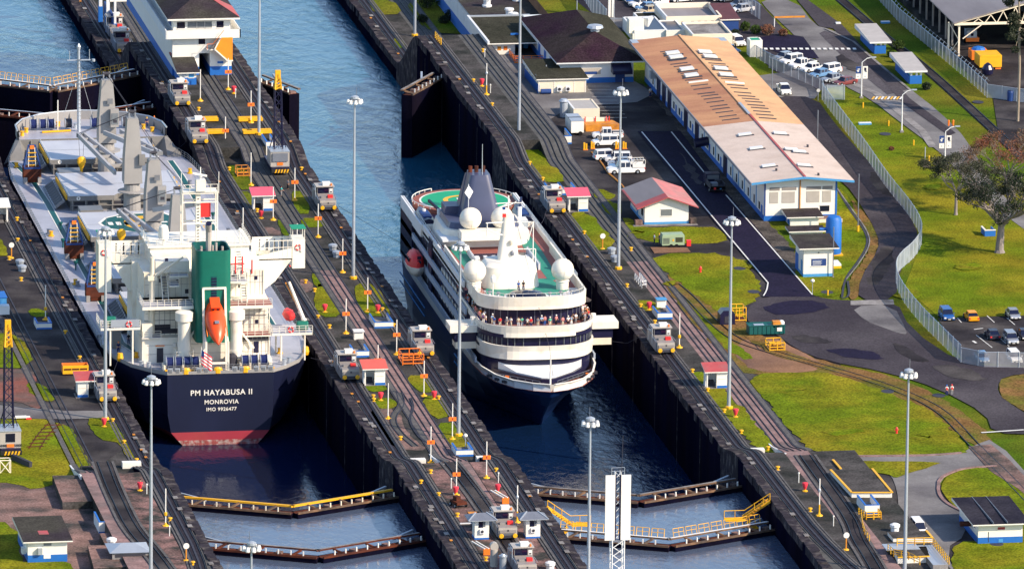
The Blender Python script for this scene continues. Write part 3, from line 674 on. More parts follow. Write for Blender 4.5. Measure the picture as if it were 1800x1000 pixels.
# --- red hydrants and cones
t = thing('fire_hydrant', '', 'hydrant'); MB().lathe((0,0,0),[(.22,0),(.22,.1),(.16,.15),(.16,.75),(.22,.8),(.1,1.05)],'red',8).build('barrel', t); MB().tube((-.3,0,.6),(.3,0,.6),.09,'red',6).build('outlets', t)
t.location = at(1231,479); t['label'] = 'red hydrant on the lawn below the white house'; reg(t)
dup(t, at(1576,762), 0, 'red hydrant on the big oval lawn')
t = thing('traffic_cone', '', 'cone'); MB().box(-.3,.3,-.3,.3,0,.06,'red').build('foot', t); MB().lathe((0,0,.06),[(.22,0),(.12,.4),(.04,.75)],'red',8).build('cone', t); MB().lathe((0,0,.3),[(.165,0),(.125,.2)],'paint_white',8).build('band', t)
t.location = at(510,468); t['label'] = 'red and white cone under the bridge wing of the bulk carrier'; reg(t)
dup(t, at(144,836), 0, 'red cone beside the raised concrete block on the left')
for x, y, l in ((615,470,'lower left'),(772,790,'')): pass
# --- tow locomotives
def mule():
    t = thing('tow_locomotive', '', 'locomotive')
    f = MB(); f.box(-1.35,1.35,.2,9.6,.35,1.0,'galv_dk'); f.box(-1.2,1.2,-.05,.2,.45,.8,'dark'); f.build('frame', t)
    h = MB(); h.prism([(-1.35,.1),(1.35,.1),(1.35,3.4),(-1.35,3.4)], 1.0, [1.95,1.95,2.35,2.35], 'mule_lt', 'mule'); h.box(-1.2,1.2,-.02,.1,1.15,1.6,'mule'); h.box(-.12,.12,-.04,0,1.4,1.65,'dark'); h.build('hood', t)
    for x in (-1.36,):
        pass
    g = MB(); g.prism([(-1.35,5.6),(1.35,5.6),(1.35,9.5),(-1.35,9.5)], 1.0, [2.4,2.4,2.0,2.0], 'mule'); g.box(-.8,.8,7,8.6,2.0,2.6,'galv_dk'); g.build('rear_hood', t)
    c_ = MB(); c_.box(-1.35,1.35,3.4,5.6,1.0,3.55,'mule'); cb = c_.build('cab', t)
    MB().box(-1.25,.55,3.36,3.4,2.45,3.35,'glass').build('windscreen', cb); MB().box(-1.4,-1.35,3.7,5.3,2.4,3.3,'glass').build('side_window', cb)
    MB().box(.68,1.2,3.35,3.4,2.45,3.2,'paint_white').box(.78,1.1,3.33,3.36,2.55,2.75,'dark').build('number_plate', cb)
    r_ = MB(); r_.box(-1.6,1.5,3.1,5.9,3.55,3.68,'mule_lt'); r_.path([(-1.7,3.1,1.2),(-1.7,3.1,3.5),(-1.7,5.9,3.5),(-1.7,5.9,1.2)],.06,'galv',5); r_.build('roof', t)
    MB().box(-.4,.9,3.6,4.9,3.68,4.15,'white').build('cooling_unit', t)
    MB().lathe((1.0,3.5,3.68),[(.14,0),(.14,.3),(.05,.4)],'orange',6).build('beacon', t)
    MB().box(.1,.95,1.2,1.9,2.1,2.55,'red').build('red_box', t); MB().box(-1.0,-.2,1.2,1.9,2.1,2.4,'mule').build('locker', t)
    for x in (-1.0, 1.0):
        b = MB(); b.M = Matrix.Translation((x,-.12,.75)) @ Matrix.Rotation(R(90), 4, 'X'); b.lathe((0,0,0), [(.30,-.1),(.36,0),(.30,.1)], 'yellow', 12); b.build('buffer', t)
    for y in (1.4,3.2,6.6,8.4):
        for x in (-.95,.95):
            b = MB(); b.M = Matrix.Translation((x,y,.42)) @ Matrix.Rotation(R(90), 4, 'Y'); b.lathe((0,0,-.12), [(.42,0),(.42,.24)], 'black', 12); b.build('wheel', t)
    wd = MB(); wd.box(-1.55,-1.35,.6,5.8,.5,2.0,'galv_dk'); wd.path([(-1.6,.4,2.2),(-1.6,3.2,2.2)],.05,'galv',4); wd.path([(1.5,.4,2.2),(1.5,3.2,2.2)],.05,'galv',4); wd.build('walkway', t)
    return reg(t)
mul = [(321,189,0,'beside the control house'),(352,256,0,'by the yellow beams near the bulk carrier bow'),(219,96,ZF,'front one of the pair behind the wall hump'),(207,70,ZF,'rear one of the pair under the blue portal'),
 (577,373,0,'with a wire to the cruise ship stern'),(748,629,0,'beside the orange cage and the cruise ship side'),(617,671,0,'beside the centre wall booth with bright red roof'),(1171,624,0,'on the right bank off the cruise ship bow'),
 (980,378,0,'on the right bank beside a pink-roofed booth'),(190,709,0,'on the left bank by the bulk carrier stern'),(893,950,ZN,'between the two grey-roofed booths'),(927,1015,ZN,'at the bottom edge on the centre wall')]
m0 = mule()
for i, (x, y, z, l) in enumerate(mul):
    p = at(x, y, z or lev(x, y))
    tx = {True: None}
    lb = 'grey tow locomotive '+l
    if i == 0: m0.location = p; m0['label'] = lb; m0['group'] = 'grey tow locomotives on the rails'
    else: dup(m0, p, 0, lb, 'grey tow locomotives on the rails')
# --- booths
def booth(open_left=True, roofm='roof_red2'):
    t = thing('booth', '', 'booth'); s = 1 if open_left else -1
    MB().box(-1.9,1.9,-1.5,1.5,0,.12,'concrete_light').build('floor', t)
    wl = MB(); X0, X1 = sorted((s*.05, s*1.6)); wl.box(X0,X1,-1.3,-1.15,.5,2.6,'white').box(X0,X1,-1.2,1.2,.12,.5,'white_cool'); wl.box(*sorted((s*1.5,s*1.6)),-1.15,1.2,.12,2.7,'white'); wl.box(-1.6,1.6,1.1,1.2,.12,2.8,'white_cool'); wl.box(*sorted((-s*1.6,-s*1.45)),-.2,1.1,.12,2.7,'white_cool'); wl.build('wall', t)
    MB().box(X0-.01,X1+.01,-1.33,-1.1,.12,.5,'blue').build('base_band', t)
    p = MB(); p.box(*sorted((-s*1.6,-s*1.42)),-1.3,-1.12,.12,2.6,'white'); p.box(*sorted((-s*.05,s*.05)),-1.3,-1.12,.12,2.6,'white'); p.build('pillars', t)
    MB().box(*sorted((-s*1.3,-s*.2)),.2,.8,.12,.95,'dark').build('desk', t)
    r_ = MB(); r_.prism([(-2.0,-1.75),(2.0,-1.75),(2.0,1.7),(-2.0,1.7)], [2.62,2.62,3.35,3.35], [2.78,2.78,3.52,3.52], 'white', roofm); r_.build('roof', t)
    MB().box(X0+.2,X1-.2,-1.35,-1.3,1.55,1.62,'cream').build('trim', t)
    return reg(t)
for x, y, o, rm, l in ((463,372,1,'roof_pinkred','open booth with a red roof beside the grass behind the bulk carrier mast'),(659,678,1,'roof_red2','open booth with a bright orange-red roof beside a centre wall locomotive'),
    (155,699,0,'roof_red','open booth with a dull red roof beside the orange skip'),(1260,683,1,'roof_red','open booth with a red roof beside a lamp mast on the right bank'),(1017,373,1,'roof_pinkred','open booth with a pink roof beside the right bank locomotive'),(-3,392,0,'white_cool','open booth with a pale roof cut by the left edge')):
    b = booth(o, rm); p = at(x, y, 0); b.location = (p.x, p.y+1.3, 0); b['label'] = l; b['group'] = 'small open booths'
def grey_booth(l, x, y):
    t = thing('guard_booth', l, 'booth', group='grey-roofed guard booths'); p = at(x, y, ZN); t.location = (p.x, p.y+1.1, ZN)
    MB().box(-1.05,1.05,-1.1,1.1,.3,2.9,'white').build('wall', t); MB().box(-1.07,1.07,-1.12,1.12,0,.3,'blue').build('base_band', t)
    MB().box(-.5,.15,-1.14,-1.1,1.8,2.7,'glass').build('window', t); MB().box(.2,.5,-1.14,-1.1,1.9,2.7,'glass_grey').build('window', t)
    a = MB(); a.box(-.35,.4,-1.4,-1.1,.95,1.6,'white_cool'); a = a.build('cooling_unit', t); b = MB(); b.M = Matrix.Translation((0,-1.42,1.27)) @ Matrix.Rotation(R(90),4,'X'); b.lathe((0,0,0),[(.22,-.02),(.22,.02)],'dark',10); b.build('fan', a)
    r_ = MB(); r_.prism([(-2.1,-1.9),(2.1,-1.9),(2.1,1.9),(-2.1,1.9)], 2.95, 3.05, 'galv', 'galv_dk')
    r_.add([(-2.1,-1.9,3.05),(2.1,-1.9,3.05),(2.1,1.9,3.05),(-2.1,1.9,3.05),(-.8,0,3.75),(.8,0,3.75)], [(0,1,5,4),(1,2,5),(2,3,4,5),(3,0,4)], 'galv_dk'); r_.beam((-2.1,-1.9,3.05),(-.8,0,3.8),.15,.15,'galv'); r_.beam((2.1,-1.9,3.05),(.8,0,3.8),.15,.15,'galv'); r_.build('roof', t)
grey_booth('white booth with a grey hipped roof, left of the locomotive', 847, 948); grey_booth('white booth with a grey hipped roof, right of the locomotive', 937, 946)
# --- sunken stair parapets in white and blue
def parapet(x, y, w_, d_, l, back=False, hi=.95, top='blue', z=None, front='white', low='blue', rz=0):
    z = lev(x, y) if z is None else z; p = at(x, y, z)
    t = thing('stair_parapet', l, 'parapet', (p.x, p.y, z), rz, 'white and blue stair parapets')
    a = MB(); a.box(-w_/2,-w_/2+.22,.22,d_,0,hi,'white_cool').box(w_/2-.22,w_/2,.22,d_,0,hi,'white_cool').box(-w_/2,w_/2,0,.22,0,hi,front)
    if back: a.box(-w_/2+.22,w_/2-.22,d_-.22,d_,0,hi,'white_cool')
    a.build('parapet_wall', t)
    b = MB(); b.box(-w_/2-.03,-w_/2+.25,.25,d_+.03,hi,hi+.09,top).box(w_/2-.25,w_/2+.03,.25,d_+.03,hi,hi+.09,top).box(-w_/2-.03,w_/2+.03,-.03,.25,hi,hi+.09,top); b.build('capping', t)
    if low: MB().box(-w_/2-.02,w_/2+.02,-.02,.0,0,.3,low).build('base_band', t)
    s = MB(); n = 6
    for k in range(n): s.box(-w_/2+.22,w_/2-.22,.22+(d_-.22)*k/n,.22+(d_-.22)*(k+1)/n-.02,0,.05+.05*k,'dark' if k < 2 else 'concrete_light')
    s.build('steps', t)
for a in ((403,272,2.2,3,'small blue and white stair parapet beside a locomotive on the centre wall'),(78,579,2.4,4,'blue and white stair parapet beside a post on the left bank'),(635,628,2.5,4.5,'blue and white stair parapet behind the bright red booth'),
    (675,577,3.0,6,'grey and white stair parapet with a blue base on the centre wall'),(817,802,2.6,4.5,'blue and white stair parapet at the foot of a lamp mast'),(1169,561,2.4,5,'blue and white stair parapet on the right bank'),
    (978,343,2.6,5,'left one of two joined blue and white stair parapets'),(1001,343,2.4,5,'right one of two joined blue and white stair parapets')): parapet(*a)
parapet(192,937,3.0,6,'large blue and white stair parapet on the pink paving at lower left', z=0, hi=1.7); parapet(1533,903,2.2,6,'blue and white stair parapet beside yellow railings at lower right', z=ZN, hi=1.3)
parapet(992,254,2.5,6,'blue and white stair parapet left of the cream container', hi=1.4)
parapet(476,276,1.6,6,'tall blue and white parapet behind the rail crane', hi=2.6)
for x, y, l, m_ in ((631,597,'small white box with a pale lid above the blue stair parapet','white_cool'),(1163,541,'small white box with a blue lid on the right bank','blue_lt')):
    p = at(x, y, 0); t = thing('equipment_box', l, 'box', p); MB().box(-.75,.75,0,1.1,0,1.3,'white').build('body', t); MB().box(-.85,.85,-.3,1.4,1.3,1.42,m_).build('lid', t)
# --- cages, skips, tanks
def cage(x, y, w_, d_, h_, mt, l, z=0, fl=True):
    p = at(x, y, z); t = thing('cage', l, 'cage', p)
    f = MB(); r_ = .09
    for zz in (.2, h_/2, h_):
        f.path([(-w_/2,0,zz),(w_/2,0,zz),(w_/2,d_,zz),(-w_/2,d_,zz),(-w_/2,0,zz)], r_, mt, 4)
    for xx in (-w_/2, 0, w_/2):
        for yy in (0, d_): f.tube((xx,yy,0),(xx,yy,h_), r_, mt, 4)
    f.build('frame', t); MB().box(-w_/2,w_/2,0,d_,.1,.18,'rust' if fl else mt).build('floor', t)
cage(726,641,3.3,4.0,1.6,'orange','orange tube cage beside the centre wall locomotive'); cage(428,311,2.1,2.6,1.4,'orange_dk','orange tube cage on the grass of the centre wall'); cage(1299,565,2.2,2.6,2.2,'yellow','yellow tube cage beside the dark container')
cage(1366,617,2.4,3.4,1.3,'yellow','yellow tube cage on the dirt beside the service rails')
p = at(133,660,0); t = thing('skip', 'long orange metal skip beside the dull red booth', 'skip', p)
c = MB(); c.box(-2.0,2.0,0,.12,.3,1.6,'yellow').box(-2,2,1.8,1.92,.3,1.6,'orange').box(-2,-1.88,.12,1.8,.3,1.6,'orange').box(1.88,2,.12,1.8,.3,1.6,'orange').box(-2,2,0,1.9,.2,.3,'rust'); c.build('body', t)
c = MB()
for k in range(3): c.box(-1.8+k*1.25,-.7+k*1.25,-.05,0,.9,1.15,'rust')
c.build('slots', t)
def dumpster(x, y, l, mt='teal_dk'):
    p = at(x, y, 0); t = thing('dumpster', l, 'dumpster', p)
    c = MB(); c.prism([(-2.9,0),(2.9,0),(2.9,2.2),(-2.9,2.2)], .25, 1.6, mt); c.build('body', t); c = MB()
    for k in range(9): c.box(-2.8+k*.69,-2.68+k*.69,-.08,0,.3,1.5,mt)
    c.build('ribs', t); MB().box(-2.95,2.95,-.1,.02,1.6,1.72,mt).box(-2.95,2.95,2.2,2.3,1.6,1.72,mt).build('rim', t)
    MB().box(1.6,2.4,-.1,-.08,.7,1.3,'paint_white').build('notice', t)
    c = MB(); c.cbox((1.6,.6,1.3),1.2,1.2,.9,'orange_dk'); c.sphere((2.5,1.1,1.7),.55,'white_cool',8,5); c.cbox((-1.2,.7,1.2),1.6,1.2,.5,'galv'); c.build('rubbish', t)
dumpster(1348, 590, 'long dark green dumpster with rubbish at the road junction')
p = at(1279,571,0); t = thing('container', 'dark blue hexagonal-topped waste container beside the yellow cage', 'container', p)
c = MB(); c.add([(-1.2,0,0),(1.2,0,0),(1.2,2.4,0),(-1.2,2.4,0),(-1.2,0,1.7),(1.2,0,1.7),(1.2,2.4,1.7),(-1.2,2.4,1.7),(-.7,0,2.3),(.7,0,2.3),(.7,2.4,2.3),(-.7,2.4,2.3)], [(0,1,5,4),(4,5,9,8),(1,2,6,5),(5,6,10,9),(2,3,7,6),(6,7,11,10),(3,0,4,7),(7,4,8,11),(8,9,10,11)], 'navy'); c.build('body', t); MB().box(-.5,.5,-.04,0,.3,1.4,'dark').build('door', t)
def blocks(pts, h, l, mt='concrete_pink', z=0, sh=None):
    q = [at(x, y, z) for x, y in pts]; o = MB().prism([(a.x, a.y) for a in q], z, z+h, 'concrete' , mt).build('concrete_platform'); return tag(o, l, 'platform')
blocks([(110,896),(193,893),(172,848),(92,849)], 1.2, 'raised concrete platform with a dark left face at lower left')
blocks([(185,973),(262,970),(250,948),(175,952)], 1.3, 'raised concrete block with a vent at the bottom left', 'concrete_pink')
blocks([(165,1015),(262,1010),(255,975),(154,974)], 1.4, 'low concrete block carrying the glazed roof light, bottom left', 'concrete_pink')
blocks([(147,847),(172,846),(160,828),(140,829)], .9, 'small dark concrete block behind the larger platform at left', 'concrete')
t = thing('roof_light', 'low hipped glass roof light on the concrete block at bottom left', 'roof light', at(229,982,1.4))
MB().box(-2.6,2.6,0,.1,0,.9,'concrete_light').box(-2.2,2.2,-.04,0,.3,.75,'dark').build('front', t); MB().add([(-3,-.3,1),(3,-.3,1),(3,5.5,1),(-3,5.5,1),(-1,2.6,1.7),(1,2.6,1.7)],[(0,1,5,4),(1,2,5),(2,3,4,5),(3,0,4)],'galv').build('glazing', t)
def roofvent(x, y, z, l, r_=.6, h=1.2, mt='white_cool'):
    t = thing('vent', l, 'vent', at(x, y, z), 0); MB().lathe((0,0,0),[(r_,0),(r_,h*.45)],mt,10).build('body', t); MB().lathe((0,0,0),[(r_*.8,h*.45),(r_*1.25,h*.55),(r_*1.25,h*.85),(r_*.6,h)],mt,10).build('cap', t)
roofvent(196,958,1.3,'white vent on the concrete block at bottom left'); roofvent(893,935,0,'') if 0 else None
roofvent(1573,933,ZN,'white vent on the right deck beside the white van'); roofvent(967,1000,ZN,'white vent at the bottom of the centre wall'); 
for x, y, l in ((585,440,'rear one of two grey drums on the centre wall'),(592,452,'front one of two grey drums on the centre wall'),(1075,446,'rear one of two grey drums beside the mast base'),(1081,460,'front one of two grey drums beside the mast base'),(35,467,'rear one of two silver drums on the left bank'),(39,477,'front one of two silver drums on the left bank')):
    roofvent(x, y, 0, l, .6, 1.1, 'galv')
t = thing('duct', 'tall grey duct with a round elbow at the bottom of the centre wall', 'duct', at(868,995,ZN)); MB().lathe((0,0,0),[(.55,0),(.55,2.6)],'mule_lt',12).build('riser', t); c = MB(); c.M = Matrix.Translation((0,.3,3.0))@Matrix.Rotation(R(90),4,'X'); c.lathe((0,0,-.2),[(.6,0),(.6,.9)],'mule_lt',14); c.build('elbow', t)
t = thing('duct', 'short grey duct at the bottom edge of the centre wall', 'duct', at(884,1004,ZN)); MB().lathe((0,0,0),[(.5,0),(.5,2.2),(.3,2.6)],'galv',12).build('riser', t); MB().lathe((0,0,2.2),[(.62,0),(.62,.2)],'galv',12).build('rim', t)
# yellow beams laid across
for i, (xl, xr, yb) in enumerate(((346,384,216),(420,462,216),(362,394,238),(428,478,238))):
    p = at(xl, yb, lev(xl, yb)); q = onY(xr, yb, p.y); t = thing('yellow_beam', ('pair of yellow barrier beams beside the bow of the bulk carrier, '+('upper left','upper right','lower left','lower right')[i]), 'beam', p)
    w_ = q.x-p.x; MB().box(0,w_,0,.35,.2,.75,'yellow').build('front_beam', t); MB().box(0,w_,1.3,1.65,.2,.75,'yellow').build('rear_beam', t); MB().box(0,.3,.35,1.3,.2,.6,'yellow').box(w_-.3,w_,.35,1.3,.2,.6,'yellow').build('cross_tie', t)
# white ramp side walls and kerb blocks at the step between the decks
for x0, l in ((7.35,'white triangular ramp wall beside the return track of the centre wall'),(XD+6.95+.4,'white triangular ramp wall beside the return track of the right bank'),(XA-13.5,'white triangular ramp wall beside the return track of the left bank')):
    if x0 < 0: x0 = XA-13.45
    o = MB().add([(x0,-124,-.5),(x0,-111,-.5),(x0,-111,.12),(x0,-113.5,.3),(x0,-124,ZN+.1),(x0+.25,-124,-.5),(x0+.25,-111,-.5),(x0+.25,-111,.12),(x0+.25,-113.5,.3),(x0+.25,-124,ZN+.1)], [(0,1,2,3,4),(9,8,7,6,5),(3,2,7,8),(4,3,8,9),(0,4,9,5)], 'white_cool').build('ramp_wall'); tag(o, l, 'wall')
for x, y, w_, l in ((736,818,1.1,'white concrete block under a yellow bollard, left side of the centre wall'),(851,814,1.1,'white concrete block under a yellow bollard, right side of the centre wall'),(1333,800,1.0,'white concrete block under a yellow bollard on the right bank'),(232,823,1.4,'white concrete block under a yellow bollard on the left bank')):
    p = at(x, y, 0); o = MB().box(p.x-w_,p.x+w_,p.y,p.y+1.2,0,.9+(ZN if y > 815 and x < 800 else 0)*0,'white').build('concrete_block'); tag(o, l, 'block')
# ================================================================ bulk carrier
SX, SY = -16.7, -57.0
ship = thing('bulk_carrier', 'grey decked bulk carrier with a navy hull, green funnel and its name on the stern', 'ship', (SX, SY, 0))
def LS(px, py, yl):
    """ship coordinates of a photo pixel on the cross plane yl metres ahead of the transom"""
    p = onY(px, py, SY+yl); return (p.x-SX, yl, p.z)
def ship_hull(parent, st, zs, bands, name='hull'):
    """st: stations (y, [half widths per z level], keel half width); bands: material per level gap"""
    c = MB()
    for k in range(len(st)-1):
        (ya, wa), (yb, wb) = st[k], st[k+1]
        for j in range(len(zs)-1):
            for s in (1, -1):
                za0, za1, zb0, zb1 = zs[j], zs[j+1], zs[j], zs[j+1]
                q = [(s*wa[j],ya[j],za0),(s*wb[j],yb[j],zb0),(s*wb[j+1],yb[j+1],zb1),(s*wa[j+1],ya[j+1],za1)]
                c.add(q, [(0,1,2,3) if s < 0 else (3,2,1,0)], bands[j])
    (ya, wa) = st[0]
    for j in range(len(zs)-1):
        c.add([(-wa[j],ya[j],zs[j]),(wa[j],ya[j],zs[j]),(wa[j+1],ya[j+1],zs[j+1]),(-wa[j+1],ya[j+1],zs[j+1])], [(3,2,1,0)], bands[j])
    return c
zs = [0, -3.2, -6.5, -9.2, -10.5, -11.35, -14]
bd = ['hull_navy','hull_navy','hull_navy','boot_red','scum','boot_red']
def stn(y, w, aft=0, tuck=0): return ([y+aft*k for k in (0,.0,.05,.25,.6,.8,2.0)], w)
st = [stn(0, [8.3,8.3,8.2,7.7,6.6,5.8,3], 0), stn(2.0, [10.4,9.4,8.9,8.3,7.2,6.2,3], .5), stn(6, [13.2,12.2,11.6,10.4,8.4,6.8,3], 1), stn(12,[15.2,14.6,13.6,12,9.6,7.4,4]), stn(20,[16.1,15.9,15.2,13.8,11.6,9.5,6]), stn(34,[16.2,16.2,16.2,15.8,15,14,12]), stn(60,[16.2]*7), stn(140,[16.2]*7),
      stn(150,[15.4,15.2,15,14.6,14,13,11]), stn(158,[13.6,12.8,12,11,10,9,7]), stn(165,[9.4,8.2,7,6,5,4.4,3]), stn(170,[5.2,4,3,2.4,1.8,1.4,.8]), stn(172.4,[.5,.4,.3,.2,.2,.2,.2])]
c = ship_hull(ship, st, zs, bd); c.build('hull', ship, smooth=True)
edge = [(w[0], y[0]) for y, w in st]
dk = MB(); P_ = [(x, y) for x, y in edge if y <= 160]; dk.poly([(x-.02, y, -.02) for x, y in P_]+[(-x+.02, y, -.02) for x, y in P_[::-1]], 'deck_grey'); dko = dk.build('deck', ship)
# pale sheer strake and railings
g = MB()
for s in (1, -1):
    pr = [(s*x, y, 0) for x, y in edge if y <= 30]
    for a, b in zip(pr, pr[1:]): g.add([(a[0],a[1],-.05),(b[0],b[1],-.05),(b[0],b[1],.55),(a[0],a[1],.55)], [(0,1,2,3)], 'crane_grey')
g.add([(-8.3,0,-.05),(8.3,0,-.05),(8.3,0,.5),(-8.3,0,.5)], [(0,1,2,3)], 'crane_grey'); g.build('bulwark', ship)
g = MB()
for s in (1, -1): g.rail([(s*(x-.1), y, 0) for x, y in edge if 20 <= y <= 158], 1.1, 'steel', 1.6, .045, 3)
g.rail([(-8.2,.1,.5),(8.2,.1,.5)], .9, 'steel', 1.0, .05, 3); g.build('guard_rail', ship)
for x, y in ((-13.2,6.2),(13.2,6.2),(-8,1),(8,1)):
    pass
f = MB()
for k in range(-7, 8):
    if abs(k) in (0, 1, 4): continue
    f.box(k*1.12-.4,k*1.12+.4,.05,.35,.1,1.0,'galv'); f.box(k*1.12-.26,k*1.12+.26,-.03,.05,.25,.85,'steel')
f.build('stern_fairleads', ship)
for x in (-1.5, -5.4, 3.9): MB().lathe((x if x != -1.5 else -.4, .3, .05), [(.75,0),(.75,.7),(.5,1.0)], 'yellow', 10, 1, .5).build('fairlead', ship)
for x, y in ((-14.4,10),(14.9,10.6)): MB().lathe((x, y, 0), [(.4,0),(.55,.5),(.4,1.3)], 'yellow', 8).build('fairlead', ship)
# forecastle
fc = MB(); yB = 158.5
out = [(12.4,yB),(12.2,163),(10.6,167.5),(7.6,170.8),(4,172.6),(0,173.4)]
zt = 2.4
ring = [(x, y) for x, y in out]+[(-x, y) for x, y in out[::-1][1:]]
fc.prism(ring, -.05, zt, 'coaming', 'deck_grey'); fc.build('forecastle', ship)
bw = MB()
R2_ = [(x*1.03, y+.25) for x, y in ring]
for a, b in zip(R2_, R2_[1:]):
    for o in (0, -.25):
        bw.add([(a[0]*(1+o/12),a[1]+o,zt-.1),(b[0]*(1+o/12),b[1]+o,zt-.1),(b[0]*(1+o/12),b[1]+o,zt+1.5),(a[0]*(1+o/12),a[1]+o,zt+1.5)], [(0,1,2,3)], 'crane_grey')
    bw.tube((a[0],a[1],zt+1.5),(b[0],b[1],zt+1.5),.16,'galv',5)
    m_ = ((a[0]+b[0])/2*.96, (a[1]+b[1])/2-.5); bw.beam((m_[0],m_[1],zt),((a[0]+b[0])/2,(a[1]+b[1])/2,zt+1.4),.15,.4,'coaming')
bw.build('forecastle_bulwark', ship)
b2 = MB()
for s in (-1, 1): b2.add([(s*12.4,yB,zt),(s*15.0,yB-5.5,0),(s*12.2,yB-5.5,0),(s*11,yB,0)],[(0,1,2,3)],'coaming'); b2.add([(s*12.9,yB+1,zt),(s*12.4,yB,zt),(s*15,yB-5.5,-.1),(s*15.6,yB-4,-1)],[(0,1,2,3)],'coaming')
for k in range(14): b2.box(-10.5+k*1.6,-10.4+k*1.6,yB-.25,yB,0,2.2,'crane_grey')
b2.build('forecastle_front', ship)
def drum(x, y, z, r_, l, mt, par, flm='galv'):
    d = MB(); d.M = Matrix.Translation((x, y, z)) @ Matrix.Rotation(R(90), 4, 'Y'); d.lathe((0,0,-l/2), [(r_,0),(r_,l)], mt, 12); d.build('rope_drum', par)
    e = MB()
    for o in (-l/2-.08, l/2):
        e.M = Matrix.Translation((x, y, z)) @ Matrix.Rotation(R(90), 4, 'Y'); e.lathe((0,0,o), [(r_*1.2,0),(r_*1.2,.08)], flm, 14)
    e.build('drum_flanges', par)
for x in (-9.2,-7.6,-6.2,-3.2,1.2,2.6,6.6,8): drum(x, 165.6, zt+1.1, .8, 1.0, 'rope_blue' if x not in (-3.2,6.6) else 'dark', ship)
y_ = MB(); y_.beam((-8,163.2,zt+.2),(-3,163.9,zt+.2),.4,.25,'yellow'); y_.build('yellow_guard', ship)
for x, y in ((-10.6,164),(-5.6,167.8),(-4.6,168.3),(7.2,165),(9.6,164.6),(10.8,162.2),(-11.6,161.5),(-1.8,166.8)): MB().lathe((x,y,zt),[(.35,0),(.3,.5),(.42,.8)],'yellow' if x != -1.8 else 'galv',8).build('bollard', ship)
fm = MB(); fm.tube((-1.6,163.8,zt),(-1.6,164.2,zt+14.2),.34,'galv',8,.22)
for k in range(18): fm.box(-1.95,-1.25,163.6,163.68,zt+.6+k*.7,zt+.68+k*.7,'steel')
fm.beam((-3.6,164,zt+12.4),(.4,164,zt+12.4),.4,.15,'galv'); fm.tube((-3.2,164,zt+12.4),(-3.2,164,zt+14),.06,'galv',4); fm.tube((.2,164,zt+12.4),(.2,164,zt+14.2),.06,'galv',4); fm.lathe((.9,164,zt+12.1),[(.3,0),(.3,.4)],'galv',8); fm.lathe((-1.6,164.2,zt+14.2),[(.3,0),(.35,.5),(.1,1)],'galv',8)
fm.tube((-1.6,164,zt+11),(-4.8,165.5,zt),.03,'galv',3); fm.tube((-1.6,164,zt+11),(1.6,165.5,zt),.03,'galv',3)
fm.build('foremast', ship); MB().tube((-5.2,164,zt),(-5.2,164,zt+5.5),.09,'white',6).build('flag_staff', ship)
